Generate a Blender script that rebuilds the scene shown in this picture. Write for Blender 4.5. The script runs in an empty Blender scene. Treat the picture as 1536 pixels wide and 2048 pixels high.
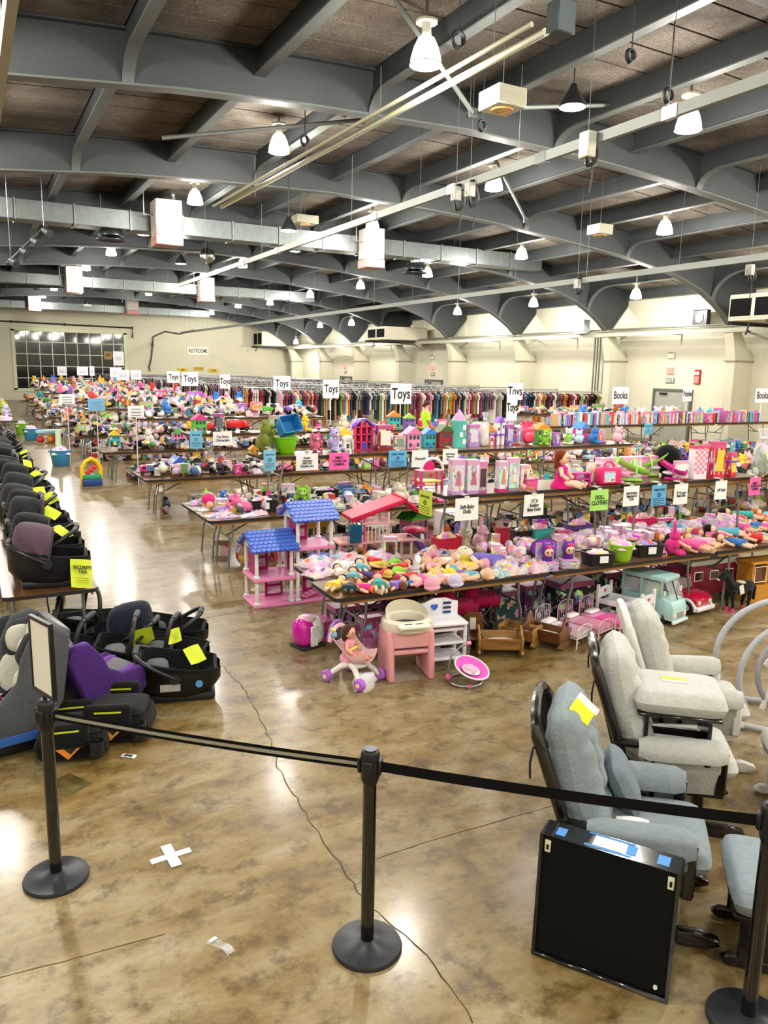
import bpy, bmesh, math, random
from math import sin, cos, pi, radians, sqrt, atan2
from mathutils import Matrix, Vector
R = random.Random(11)
sc = bpy.context.scene
col = sc.collection
# ------------------------------------------------------------------ camera, world, exposure
FPX, CAMH = 1540.0, 2.75
PITCH, YAW, ROLL = radians(10.46), radians(28.4355), radians(1.15)
fw = Vector((sin(YAW)*cos(PITCH), cos(YAW)*cos(PITCH), -sin(PITCH)))
rt0 = Vector((cos(YAW), -sin(YAW), 0)); up0 = rt0.cross(fw)
rt = rt0*cos(ROLL) + up0*sin(ROLL); up = up0*cos(ROLL) - rt0*sin(ROLL)
cam_d = bpy.data.cameras.new('camera'); cam = bpy.data.objects.new('camera', cam_d); col.objects.link(cam)
cam_d.sensor_fit = 'VERTICAL'; cam_d.sensor_height = 36.0; cam_d.lens = 36.0*FPX/2048.0
cam_d.clip_start = 0.05; cam_d.clip_end = 300
cam.matrix_world = Matrix(((rt.x, up.x, -fw.x, 0), (rt.y, up.y, -fw.y, 0), (rt.z, up.z, -fw.z, CAMH), (0, 0, 0, 1)))
sc.camera = cam
world = bpy.data.worlds.new('night'); sc.world = world; world.use_nodes = True
world.node_tree.nodes['Background'].inputs[0].default_value = (0.010, 0.012, 0.018, 1)
world.node_tree.nodes['Background'].inputs[1].default_value = 1.0
sc.view_settings.view_transform = 'Standard'; sc.view_settings.look = 'None'
sc.view_settings.exposure = 0.0; sc.view_settings.gamma = 1.0; sc.view_settings.use_curve_mapping = False
sc.cycles.max_bounces = 4; sc.cycles.diffuse_bounces = 2; sc.cycles.glossy_bounces = 2; sc.cycles.use_adaptive_sampling = True; sc.cycles.adaptive_threshold = 0.05
sc.cycles.transparent_max_bounces = 8; sc.cycles.sample_clamp_indirect = 4.0; sc.cycles.use_denoising = True
sc.cycles.caustics_reflective = False; sc.cycles.caustics_refractive = False
LAMP_W = 525.0      # watts of each high-bay lamp

def ray(x, y): return fw + rt*((x-768)/FPX) + up*((1024-y)/FPX)
def at(x, y, z=0.0):
    d = ray(x, y); return Vector((0, 0, CAMH)) + d*((z-CAMH)/d.z)
def atY(x, y, Y):
    d = ray(x, y); return Vector((0, 0, CAMH)) + d*(Y/d.y)
def atX(x, y, X):
    d = ray(x, y); return Vector((0, 0, CAMH)) + d*(X/d.x)

# ------------------------------------------------------------------ colours and materials
def lin(c): return c/12.92 if c <= 0.04045 else ((c+0.055)/1.055)**2.4
def C(h):
    h = h.lstrip('#'); return tuple(lin(int(h[i:i+2], 16)/255) for i in (0, 2, 4)) + (1.0,)
MATS = {}
def new_mat(name):
    m = bpy.data.materials.new(name); m.use_nodes = True; nt = m.node_tree
    b = nt.nodes['Principled BSDF']; MATS[name] = m
    return m, nt, b
def nd(nt, t, **kw):
    n = nt.nodes.new(t)
    for k, v in kw.items():
        if k.startswith('i_'): n.inputs[int(k[2:])].default_value = v
        else: setattr(n, k, v)
    return n
def mix(nt, a, b, fac, mode='MIX'):
    n = nt.nodes.new('ShaderNodeMix'); n.data_type = 'RGBA'; n.blend_type = mode
    for s, v in ((n.inputs[6], a), (n.inputs[7], b), (n.inputs[0], fac)):
        if hasattr(v, 'is_output'): nt.links.new(v, s)
        else: s.default_value = v
    return n.outputs[2]
def noise(nt, vec, scale, detail=3, rough=.55):
    n = nd(nt, 'ShaderNodeTexNoise'); n.inputs['Scale'].default_value = scale; n.inputs['Detail'].default_value = detail
    n.inputs['Roughness'].default_value = rough; nt.links.new(vec, n.inputs['Vector']); return n
def ramp(nt, src, stops):
    n = nd(nt, 'ShaderNodeValToRGB'); e = n.color_ramp.elements
    e[0].position, e[0].color = stops[0]; e[1].position, e[1].color = stops[-1]
    for p, c in stops[1:-1]:
        k = e.new(p); k.color = c
    nt.links.new(src, n.inputs[0]); return n.outputs[0]
def paint(name, rough=.5, metal=0.0, amt=.10, scale=14, bump=0.0, bscale=60, coat=0.0, sheen=0.0, fixed=None, spec=.5):
    """surface whose colour is the object's own colour, with a little mottling and relief"""
    m, nt, b = new_mat(name); L = nt.links.new
    tc = nd(nt, 'ShaderNodeTexCoord')
    if fixed: base = nd(nt, 'ShaderNodeRGB'); base.outputs[0].default_value = fixed; src = base.outputs[0]
    else: src = nd(nt, 'ShaderNodeObjectInfo').outputs['Color']
    n = noise(nt, tc.outputs['Object'], scale)
    mr = nd(nt, 'ShaderNodeMapRange'); mr.inputs['To Min'].default_value = 1-amt; mr.inputs['To Max'].default_value = 1+amt
    L(n.outputs[0], mr.inputs[0])
    L(mix(nt, src, mr.outputs[0], 1.0, 'MULTIPLY'), b.inputs['Base Color'])
    b.inputs['Roughness'].default_value = rough; b.inputs['Metallic'].default_value = metal
    b.inputs['Coat Weight'].default_value = coat; b.inputs['Sheen Weight'].default_value = sheen
    b.inputs['Specular IOR Level'].default_value = spec
    if bump:
        n2 = noise(nt, tc.outputs['Object'], bscale); bp = nd(nt, 'ShaderNodeBump'); bp.inputs['Strength'].default_value = bump
        bp.inputs['Distance'].default_value = .02
        L(n2.outputs[0], bp.inputs['Height']); L(bp.outputs[0], b.inputs['Normal'])
    return m
paint('plastic', .38, amt=.05, spec=.4); paint('gloss', .12, amt=.04, coat=.4); paint('matte', .8, amt=.07, spec=.15)
paint('cloth', .92, amt=.16, scale=30, bump=.35, bscale=45, sheen=.08, spec=.15)
paint('plush', .95, amt=.22, scale=50, bump=.6, bscale=90, sheen=.2, spec=.1)
paint('metal', .35, metal=.85, amt=.10); paint('chrome', .16, metal=1.0, amt=.05)
paint('paper', .7, amt=.03); paint('rubber', .6, amt=.08); paint('steel', .55, amt=.10, scale=2.2, bump=.12, bscale=25)
paint('galv', .38, metal=.75, amt=.30, scale=6); paint('wall', .8, amt=.06, scale=.9, bump=.10, bscale=30)
paint('varnish', .32, amt=.25, scale=9, coat=.35); paint('card', .8, amt=.08)

def wood(name, a, b_, rough=.3, coat=.3, stretch=(1.5, 14, 14)):
    m, nt, b = new_mat(name); tc = nd(nt, 'ShaderNodeTexCoord'); mp = nd(nt, 'ShaderNodeMapping'); mp.inputs['Scale'].default_value = stretch
    nt.links.new(tc.outputs['Object'], mp.inputs[0]); n = noise(nt, mp.outputs[0], 2.0, 6, .65)
    nt.links.new(ramp(nt, n.outputs[0], [(.3, a), (.7, b_)]), b.inputs['Base Color'])
    b.inputs['Roughness'].default_value = rough; b.inputs['Coat Weight'].default_value = coat; return m
wood('tabletop', C('#4a2e18'), C('#7d5530'), .28, .4); wood('oak', C('#7a5226'), C('#b98a4b'), .4, .2)
wood('walnut', C('#4f2c14'), C('#7c4a24'), .35, .3); wood('espresso', C('#0a0606'), C('#150d0c'), .25, .4)
wood('pine', C('#b8791f'), C('#dc9c35'), .45, .1)

def floor_material():
    m, nt, b = new_mat('stained_concrete'); L = nt.links.new
    tc = nd(nt, 'ShaderNodeTexCoord'); o = tc.outputs['Object']
    n1 = noise(nt, o, .42, 8, .62); n1.inputs['Distortion'].default_value = .15
    mp = nd(nt, 'ShaderNodeMapping'); mp.inputs['Scale'].default_value = (1.0, 2.2, 1); mp.inputs['Rotation'].default_value = (0, 0, .5); L(o, mp.inputs[0])
    n2 = noise(nt, mp.outputs[0], 1.9, 9, .68); n2.inputs['Distortion'].default_value = .25
    n3 = noise(nt, o, 26, 4, .7)
    c1 = ramp(nt, n1.outputs[0], [(.30, C('#5a4626')), (.47, C('#826a38')), (.58, C('#9c8d6c')), (.72, C('#aca394'))])
    c2 = ramp(nt, n2.outputs[0], [(.32, C('#46351b')), (.46, C('#7d6636')), (.58, C('#998a66')), (.75, C('#b0a79a'))])
    c = mix(nt, c1, c2, .55)
    n5 = noise(nt, o, 5.5, 8, .72); f5 = ramp(nt, n5.outputs[0], [(.36, C('#8a7c66')), (.50, C('#ffffff')), (.66, C('#ffffff'))])
    c = mix(nt, c, f5, .75, 'MULTIPLY')
    g = nd(nt, 'ShaderNodeMapRange'); g.inputs['From Min'].default_value = .3; g.inputs['From Max'].default_value = .7
    g.inputs['To Min'].default_value = .86; g.inputs['To Max'].default_value = 1.1; L(n3.outputs[0], g.inputs[0])
    L(mix(nt, c, g.outputs[0], 1.0, 'MULTIPLY'), b.inputs['Base Color'])
    r = nd(nt, 'ShaderNodeMapRange'); r.inputs['To Min'].default_value = .30; r.inputs['To Max'].default_value = .5; L(n2.outputs[0], r.inputs[0])
    L(r.outputs[0], b.inputs['Roughness'])
    b.inputs['Specular IOR Level'].default_value = .35; b.inputs['Coat Weight'].default_value = .32; b.inputs['Coat Roughness'].default_value = .16
    n4 = noise(nt, o, 9, 4); bp = nd(nt, 'ShaderNodeBump'); bp.inputs['Strength'].default_value = .10; bp.inputs['Distance'].default_value = .01
    L(n4.outputs[0], bp.inputs['Height']); L(bp.outputs[0], b.inputs['Normal'])
floor_material()
def deck_material():
    m, nt, b = new_mat('fibre_deck'); L = nt.links.new; tc = nd(nt, 'ShaderNodeTexCoord'); ge = nd(nt, 'ShaderNodeNewGeometry')
    n = noise(nt, ge.outputs['Position'], 28, 5, .7); n2 = noise(nt, ge.outputs['Position'], .8, 3)
    c = ramp(nt, n.outputs[0], [(.3, C('#4a443e')), (.55, C('#7a7268')), (.75, C('#9a9286'))])
    L(mix(nt, c, ramp(nt, n2.outputs[0], [(.3, C('#8d8378')), (.7, C('#ffffff'))]), 1.0, 'MULTIPLY'), b.inputs['Base Color']); b.inputs['Roughness'].default_value = .95
deck_material()
def print_material():
    """printed packaging: the object's colour with a header band and a patch of picture blocks"""
    m, nt, b = new_mat('print'); L = nt.links.new; tc = nd(nt, 'ShaderNodeTexCoord'); oi = nd(nt, 'ShaderNodeObjectInfo')
    ad = nd(nt, 'ShaderNodeVectorMath', operation='MULTIPLY_ADD'); L(oi.outputs['Random'], ad.inputs[0]); ad.inputs[1].default_value = (37, 51, 23); L(tc.outputs['Generated'], ad.inputs[2])
    v = nd(nt, 'ShaderNodeTexVoronoi'); v.inputs['Scale'].default_value = 5.5; L(ad.outputs[0], v.inputs['Vector'])
    hs = nd(nt, 'ShaderNodeHueSaturation'); hs.inputs['Saturation'].default_value = .8; hs.inputs['Value'].default_value = 1.0; L(v.outputs['Color'], hs.inputs['Color'])
    n = noise(nt, ad.outputs[0], 3.0, 2); th = ramp(nt, n.outputs[0], [(.50, (0, 0, 0, 1)), (.56, (1, 1, 1, 1))])
    sx = nd(nt, 'ShaderNodeSeparateXYZ'); L(tc.outputs['Generated'], sx.inputs[0])
    band = nd(nt, 'ShaderNodeMath', operation='GREATER_THAN'); band.inputs[1].default_value = .84; L(sx.outputs[2], band.inputs[0])
    c = mix(nt, oi.outputs['Color'], hs.outputs[0], th)
    dk = mix(nt, oi.outputs['Color'], (.6, .12, .35, 1), .55)
    L(mix(nt, c, dk, band.outputs[0]), b.inputs['Base Color']); b.inputs['Roughness'].default_value = .35
print_material()
def film_material():
    m, nt, b = new_mat('film'); L = nt.links.new; tc = nd(nt, 'ShaderNodeTexCoord')
    b.inputs['Base Color'].default_value = (.9, .9, .93, 1); b.inputs['Roughness'].default_value = .18; b.inputs['Specular IOR Level'].default_value = .8
    n = noise(nt, tc.outputs['Object'], 22, 3); bp = nd(nt, 'ShaderNodeBump'); bp.inputs['Strength'].default_value = .9; bp.inputs['Distance'].default_value = .03
    L(n.outputs[0], bp.inputs['Height']); L(bp.outputs[0], b.inputs['Normal'])
    n2 = noise(nt, tc.outputs['Object'], 11, 2); a = nd(nt, 'ShaderNodeMapRange'); a.inputs['From Min'].default_value = .35; a.inputs['From Max'].default_value = .65
    a.inputs['To Min'].default_value = .12; a.inputs['To Max'].default_value = .48; L(n2.outputs[0], a.inputs[0]); L(a.outputs[0], b.inputs['Alpha'])
film_material()
def mixed_material():
    """many small things seen through a bag or heaped in a tray: patches of several colours around the object's own"""
    m, nt, b = new_mat('assorted'); L = nt.links.new; tc = nd(nt, 'ShaderNodeTexCoord'); oi = nd(nt, 'ShaderNodeObjectInfo')
    ad = nd(nt, 'ShaderNodeVectorMath', operation='MULTIPLY_ADD'); L(oi.outputs['Random'], ad.inputs[0]); ad.inputs[1].default_value = (31, 17, 43); L(tc.outputs['Object'], ad.inputs[2])
    v = nd(nt, 'ShaderNodeTexVoronoi'); v.inputs['Scale'].default_value = 15; L(ad.outputs[0], v.inputs['Vector'])
    sp = nd(nt, 'ShaderNodeSeparateColor'); L(v.outputs['Color'], sp.inputs[0])
    f = ramp(nt, sp.outputs[0], [(.6, (0, 0, 0, 1)), (.64, (1, 1, 1, 1))])
    c = mix(nt, oi.outputs['Color'], v.outputs['Color'], f)
    L(mix(nt, c, (.85, .85, .87, 1), .10), b.inputs['Base Color']); b.inputs['Roughness'].default_value = .3
mixed_material()
def heap_material():
    m, nt, b = new_mat('toy_heap'); L = nt.links.new; tc = nd(nt, 'ShaderNodeTexCoord')
    v = nd(nt, 'ShaderNodeTexVoronoi'); v.inputs['Scale'].default_value = 7.5; L(tc.outputs['Object'], v.inputs['Vector']); sp = nd(nt, 'ShaderNodeSeparateColor'); L(v.outputs['Color'], sp.inputs[0])
    L(ramp(nt, sp.outputs[0], [(0, C('#ddd8d0')), (.10, C('#e6b2c2')), (.20, C('#4f78a8')), (.28, C('#d9cdb8')), (.38, C('#b83a3a')), (.44, C('#1e1f24')), (.56, C('#d8b04a')), (.63, C('#b9aecb')), (.72, C('#2a2c33')), (.79, C('#6a9a58')), (.84, C('#e6e2da')), (.93, C('#8a6a52')), (1, C('#d06a98'))]), b.inputs['Base Color']); b.inputs['Roughness'].default_value = .5
    for n in nt.nodes:
        if n.bl_idname == 'ShaderNodeValToRGB': n.color_ramp.interpolation = 'CONSTANT'
heap_material()
def emit(name, c, s):
    m, nt, b = new_mat(name); b.inputs['Base Color'].default_value = c; b.inputs['Emission Color'].default_value = c; b.inputs['Emission Strength'].default_value = s
    m.cycles.emission_sampling = 'NONE'
emit('lamp_glow', (1.0, .97, .90, 1), 12.0); emit('dome_glow', (1.0, .96, .88, 1), 6.0); emit('exit_glow', (1, .16, .12, 1), 1.6)
m, nt, b = new_mat('night_glass'); b.inputs['Base Color'].default_value = (.012, .013, .016, 1); b.inputs['Roughness'].default_value = .05
m, nt, b = new_mat('clear'); b.inputs['Base Color'].default_value = (.8, .9, .95, 1); b.inputs['Roughness'].default_value = .08; b.inputs['Alpha'].default_value = .3

# ------------------------------------------------------------------ geometry helpers
_rb = {}
class G:
    def __init__(s): s.v = []; s.f = []; s.m = Matrix()
    def tf(s, loc=(0, 0, 0), rx=0, ry=0, rz=0, sc=1):
        S = Matrix.Diagonal((*((sc,)*3 if not hasattr(sc, '__len__') else sc), 1))
        s.m = Matrix.Translation(loc) @ Matrix.Rotation(rz, 4, 'Z') @ Matrix.Rotation(ry, 4, 'Y') @ Matrix.Rotation(rx, 4, 'X') @ S; return s
    def add(s, vs, fs):
        n = len(s.v); s.v += [s.m @ Vector(v) for v in vs]; s.f += [tuple(i+n for i in f) for f in fs]; return s
    def box(s, c, d, r=0.0, seg=1):
        x, y, z = (k/2 for k in d)
        if not r:
            vs = [(c[0]+a*x, c[1]+b*y, c[2]+e*z) for a in (-1, 1) for b in (-1, 1) for e in (-1, 1)]
            return s.add(vs, [(0, 1, 3, 2), (4, 6, 7, 5), (0, 4, 5, 1), (2, 3, 7, 6), (0, 2, 6, 4), (1, 5, 7, 3)])
        k = (round(d[0], 4), round(d[1], 4), round(d[2], 4), r, seg)
        if k not in _rb:
            bm = bmesh.new(); bmesh.ops.create_cube(bm, size=1)
            for v in bm.verts: v.co = Vector((v.co.x*d[0], v.co.y*d[1], v.co.z*d[2]))
            bmesh.ops.bevel(bm, geom=bm.edges[:], offset=r, segments=seg, affect='EDGES', profile=.5)
            bm.verts.index_update(); _rb[k] = ([v.co.copy() for v in bm.verts], [tuple(v.index for v in f.verts) for f in bm.faces]); bm.free()
        return s.add([(v.x+c[0], v.y+c[1], v.z+c[2]) for v in _rb[k][0]], _rb[k][1])
    def b2(s, a, b, r=0.0, seg=1):
        return s.box([(a[i]+b[i])/2 for i in range(3)], [abs(b[i]-a[i]) for i in range(3)], r, seg)
    def cyl(s, p, q, r, r2=None, n=12, caps=True):
        p, q = Vector(p), Vector(q); r2 = r if r2 is None else r2; d = (q-p).normalized()
        a = d.orthogonal().normalized(); b = d.cross(a); vs = []
        for c, k in ((p, r), (q, r2)): vs += [c + (a*cos(2*pi*i/n) + b*sin(2*pi*i/n))*k for i in range(n)]
        fs = [(i, (i+1) % n, n+(i+1) % n, n+i) for i in range(n)]
        if caps: fs += [tuple(range(n-1, -1, -1)), tuple(range(n, 2*n))]
        return s.add(vs, fs)
    def tube(s, pts, r, n=8, closed=False, flat=None):
        pts = [Vector(p) for p in pts]; N = len(pts); rs = r if hasattr(r, '__len__') else [r]*N; vs = []; a = None
        for i, p in enumerate(pts):
            t = (pts[(i+1) % N]-pts[i-1]) if closed else (pts[min(i+1, N-1)]-pts[max(i-1, 0)])
            t.normalize()
            a = t.orthogonal().normalized() if a is None else (a - t*a.dot(t)).normalized()
            b = t.cross(a)
            vs += [p + (a*cos(2*pi*k/n) + b*sin(2*pi*k/n))*rs[i] for k in range(n)]
        fs = [(i*n+k, i*n+(k+1) % n, ((i+1) % N)*n+(k+1) % n, ((i+1) % N)*n+k) for i in range(N if closed else N-1) for k in range(n)]
        if not closed: fs += [tuple(range(n-1, -1, -1)), tuple(range((N-1)*n, N*n))]
        return s.add(vs, fs)
    def ell(s, c, r, n=12, k=8, e=1.0, e2=None):
        """ellipsoid; e < 1 squares it off like a cushion"""
        r = (r,)*3 if not hasattr(r, '__len__') else r; e2 = e if e2 is None else e2
        P = lambda x, q: math.copysign(abs(x)**q, x); vs = [(c[0], c[1], c[2]-r[2])]
        for j in range(1, k):
            f = -pi/2 + pi*j/k; cf, sf = P(cos(f), e2), P(sin(f), e2)
            vs += [(c[0]+r[0]*cf*P(cos(2*pi*i/n), e), c[1]+r[1]*cf*P(sin(2*pi*i/n), e), c[2]+r[2]*sf) for i in range(n)]
        vs.append((c[0], c[1], c[2]+r[2])); L = len(vs)-1
        fs = [(0, 1+(i+1) % n, 1+i) for i in range(n)]
        fs += [(1+j*n+i, 1+j*n+(i+1) % n, 1+(j+1)*n+(i+1) % n, 1+(j+1)*n+i) for j in range(k-2) for i in range(n)]
        fs += [(L, 1+(k-2)*n+i, 1+(k-2)*n+(i+1) % n) for i in range(n)]
        return s.add(vs, fs)
    def lathe(s, prof, n=20, c=(0, 0, 0)):
        vs = [(c[0]+r*cos(2*pi*i/n), c[1]+r*sin(2*pi*i/n), c[2]+z) for r, z in prof for i in range(n)]
        fs = [(j*n+i, j*n+(i+1) % n, (j+1)*n+(i+1) % n, (j+1)*n+i) for j in range(len(prof)-1) for i in range(n)]
        if prof[0][0] > 1e-4: fs.append(tuple(range(n-1, -1, -1)))
        if prof[-1][0] > 1e-4: fs.append(tuple(range((len(prof)-1)*n, len(prof)*n)))
        return s.add(vs, fs)
    def loft(s, loops, cap=True):
        n = len(loops[0]); vs = [p for l in loops for p in l]
        fs = [(j*n+i, j*n+(i+1) % n, (j+1)*n+(i+1) % n, (j+1)*n+i) for j in range(len(loops)-1) for i in range(n)]
        if cap: fs += [tuple(range(n-1, -1, -1)), tuple(range((len(loops)-1)*n, len(loops)*n))]
        return s.add(vs, fs)
    def prism(s, poly, a, b, ax='y'):
        """2-D outline pushed along an axis; the outline is given in the two other axes in x, y, z order"""
        if ax == 'y': l = [[(p[0], t, p[1]) for p in poly] for t in (a, b)]
        elif ax == 'x': l = [[(t, p[0], p[1]) for p in poly] for t in (a, b)]
        else: l = [[(p[0], p[1], t) for p in poly] for t in (a, b)]
        return s.loft(l)
    def surf(s, fn, nu, nv):
        vs = [fn(i/nu, j/nv) for j in range(nv+1) for i in range(nu+1)]
        return s.add(vs, [(j*(nu+1)+i, j*(nu+1)+i+1, (j+1)*(nu+1)+i+1, (j+1)*(nu+1)+i) for j in range(nv) for i in range(nu)])
    def pillow(s, w, h, t, nu=14, nv=14, p=4.0, q=.55, dent=None, bend=None):
        """cushion lying in local x (w) and y (h), puffed by t to both sides; dent(u, v) makes channels"""
        def side(sg):
            def f(u, v):
                a, b = u*2-1, v*2-1; k = max(0.0, (1-abs(a)**p)*(1-abs(b)**p))**q
                if dent: k *= dent(a, b)
                z = sg*t/2*k + (bend(a, b) if bend else 0)
                rr = 1 - .06*(a*b)**4
                return (a*w/2*rr, b*h/2*rr, z)
            return f
        s.surf(side(1), nu, nv); n = len(s.f); s.surf(side(-1), nu, nv)
        for i in range(n, len(s.f)): s.f[i] = tuple(reversed(s.f[i]))
        return s
    def mesh(s, name, smooth=True, angle=42):
        me = bpy.data.meshes.new(name); me.from_pydata([tuple(v) for v in s.v], [], s.f)
        bm = bmesh.new(); bm.from_mesh(me); bmesh.ops.recalc_face_normals(bm, faces=bm.faces[:]); bm.to_mesh(me); bm.free()
        if smooth: me.shade_smooth(); me.set_sharp_from_angle(angle=radians(angle))
        me.update(); return me
def arc(c, r, a0, a1, n, plane='xz', y=0.0, r2=None):
    out = []
    for i in range(n+1):
        t = a0+(a1-a0)*i/n; u, w = c[0]+r*cos(t), c[1]+(r2 or r)*sin(t)
        out.append((u, y, w) if plane == 'xz' else (y, u, w) if plane == 'yz' else (u, w, y))
    return out
MESH = {}
THINGS = []
def O(name, g, mat, color=None, parent=None, loc=(0, 0, 0), rot=(0, 0, 0), s=1, key=None, smooth=True, angle=42):
    """one mesh object; alike pieces share mesh data through key; g may be a function that builds the shape"""
    if key and (key, mat) in MESH: me = MESH[(key, mat)]
    else:
        me = (g() if callable(g) else g).mesh(name, smooth, angle); me.materials.append(MATS[mat])
        if key: MESH[(key, mat)] = me
    o = bpy.data.objects.new(name, me); col.objects.link(o)
    o.location = loc; o.rotation_euler = rot; o.scale = (s,)*3 if not hasattr(s, '__len__') else s
    if color is not None: o.color = C(color) if isinstance(color, str) else color
    if parent: o.parent = parent
    return o
def tag(o, label, cat, group=None, order='x'):
    o['label'] = label; o['category'] = cat
    if group: o['group'] = group
    THINGS.append((o, order)); return o
def T(name, label, cat, loc=(0, 0, 0), rz=0.0, group=None, s=1, rot=None, order='x'):
    o = bpy.data.objects.new(name, None); col.objects.link(o); o.location = loc
    o.rotation_euler = rot if rot else (0, 0, rz); o.scale = (s,)*3 if not hasattr(s, '__len__') else s
    o.empty_display_size = .1
    return tag(o, label, cat, group, order)
def ST(o, label=None, cat=None):
    o['kind'] = 'structure'
    if label: o['label'] = label
    if cat: o['category'] = cat
    return o
TEXTS = []
def text(parent, body, size, loc, rot, color='#111111', name='lettering', bold=.0, sx=1.0, align='CENTER', spacing=1.0, shear=0):
    cu = bpy.data.curves.new(name, 'FONT'); cu.body = body; cu.size = size; cu.align_x = align; cu.align_y = 'CENTER'
    cu.offset = bold; cu.extrude = .0006; cu.space_line = spacing; cu.shear = shear; cu.resolution_u = 3
    cu.materials.append(MATS['paper'])
    o = bpy.data.objects.new(name, cu); col.objects.link(o); o.location = loc; o.rotation_euler = rot; o.scale = (sx, 1, 1); o.color = C(color)
    o.parent = parent; TEXTS.append(o); return o
# ------------------------------------------------------------------ the hall: x across, y along, camera above the entrance end
XC, XR, XL, YB, YF = 8.5, 25.2, -8.2, 64.0, -5.5
FRAMES = [18.9+6.1*k for k in range(-3, 8)]
STEEL = '#323637'; CREAM = '#cfcbb6'
def lerp_tab(tab, x):
    for (a, p), (b, q) in zip(tab, tab[1:]):
        if x <= b: return p+(q-p)*(x-a)/(b-a)
    return tab[-1][1]
ZB = [(0, 7.12), (3.3, 7.02), (5.3, 6.90), (8.2, 6.62), (10.25, 6.41), (12.5, 6.04), (13.8, 5.62), (14.9, 5.02), (15.5, 4.52)]
def zb(x): return lerp_tab(ZB, abs(x-XC))
def zt(x): return 7.85 - .0058*(x-XC)**2
g = G().b2((XL-.3, YF-.3, -.2), (XR+.3, YB+.3, 0)); floor = ST(O('floor', g, 'stained_concrete', smooth=False), 'polished brown stained concrete floor of the hall', 'floor')
# joints and cracks in the slab: shallow strips let into the floor
def crack(pts, w, name, colr, jag=.012):
    gg = G(); q = []
    for a, b in zip(pts, pts[1:]):
        n = max(2, int((Vector(b)-Vector(a)).length/.06))
        q += [Vector(a).lerp(Vector(b), i/n) + Vector((R.uniform(-jag, jag), R.uniform(-jag, jag), 0)) for i in range(n)]
    q.append(Vector(pts[-1])); L, M_ = [], []
    for i, p in enumerate(q):
        t = (q[min(i+1, len(q)-1)]-q[max(i-1, 0)]).normalized(); s = Vector((-t.y, t.x, 0))*w*R.uniform(.5, 1.2)
        L.append(p+s); M_.append(p-s)
    n = len(q); vs = [(p.x, p.y, .0012) for p in L+M_]
    gg.add(vs, [(i, i+1, n+i+1, n+i) for i in range(n-1)]); return O(name, gg, 'matte', colr, floor, smooth=False)
crack([at(*p) for p in [(443, 1330), (492, 1382), (545, 1490), (556, 1535), (612, 1628), (668, 1712), (735, 1812), (815, 1872), (872, 1930), (945, 2046)]], .004, 'crack', '#4e4434')
crack([at(*p) for p in [(752, 1718), (860, 1682), (1040, 1630), (1130, 1605)]], .003, 'crack', '#4a4236', .003)
crack([at(*p) for p in [(0, 1955), (120, 1925), (330, 1868)]], .003, 'crack', '#5a4e3a', .003)
crack([at(*p) for p in [(240, 1266), (445, 1230), (640, 1205)]], .004, 'crack', '#6a5f48', .003)
for yj in (10.6, 16.7, 22.8): crack([(-3, yj, 0), (12, yj, 0)], .004, 'slab_joint', '#5a503c', .001)

# walls
g = G().b2((XR, YF, 0), (XR+.3, YB, 6.4)); wall_right = ST(O('wall_right', g, 'wall', CREAM, smooth=False), 'cream painted side wall with steel columns', 'wall')
g = G().b2((XL-.3, YF, 0), (XL, YB, 6.4)); ST(O('wall_left', g, 'wall', CREAM, smooth=False), 'cream painted wall on the far side of the aisle', 'wall')
g = G().b2((XL, YF-.3, 0), (XR, YF, 8)); ST(O('wall_front', g, 'wall', '#d5d1bd', smooth=False), 'plain cream wall at the entrance end', 'wall')
WX0, WX1, WZ0, WZ1 = 3.35, 11.3, .75, 5.17
g = G()
for a, b in (((XL, 0), (WX0, 8)), ((WX1, 0), (XR, 8)), ((WX0, 0), (WX1, WZ0)), ((WX0, WZ1), (WX1, 8))): g.b2((a[0], YB, a[1]), (b[0], YB+.3, b[1]))
wall_back = ST(O('wall_back', g, 'wall', '#d2ceb6', smooth=False), 'cream end wall with the large dark window', 'wall')
gw = G().b2((XR-.04, YF, 0), (XR, YB, .14)); ST(O('baseboard_right', gw, 'matte', '#8d8a7a', smooth=False), 'grey skirting along the cream side wall', 'baseboard')
# the big gridded window in the end wall
win = bpy.data.objects.new('window_1', None); col.objects.link(win); ST(win, 'large gridded window, black with night, in the end wall', 'window')
g = G()
for z in (WZ0, WZ1): g.b2((WX0-.12, YB-.06, z-.12), (WX1+.12, YB+.1, z+.12))
for x in (WX0, WX1): g.b2((x-.12, YB-.06, WZ0), (x+.12, YB+.1, WZ1))
O('window_frame', g, 'wall', '#d6dab8', win, smooth=False)
NC, NR = 9, 5; pw, ph = (WX1-WX0)/NC, (WZ1-WZ0)/NR
for i in range(1, NC): O('muntin', lambda: G().b2((-.03, -.04, WZ0), (.03, .04, WZ1)), 'steel', '#c2c4b2', win, (WX0+i*pw, YB+.08, 0), key='muntin_v')
for j in range(1, NR): O('muntin', lambda: G().b2((WX0, -.045, -.03), (WX1, .045, .03)), 'steel', '#c2c4b2', win, (0, YB+.08, WZ0+j*ph), key='muntin_h')
for i in range(NC):
    for j in range(NR):
        O('pane', lambda: G().box((0, 0, 0), (pw-.05, .012, ph-.05)), 'night_glass', None, win, (WX0+(i+.5)*pw, YB+.1, WZ0+(j+.5)*ph), (0, 0, R.uniform(-.012, .012)), key='pane')

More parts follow.
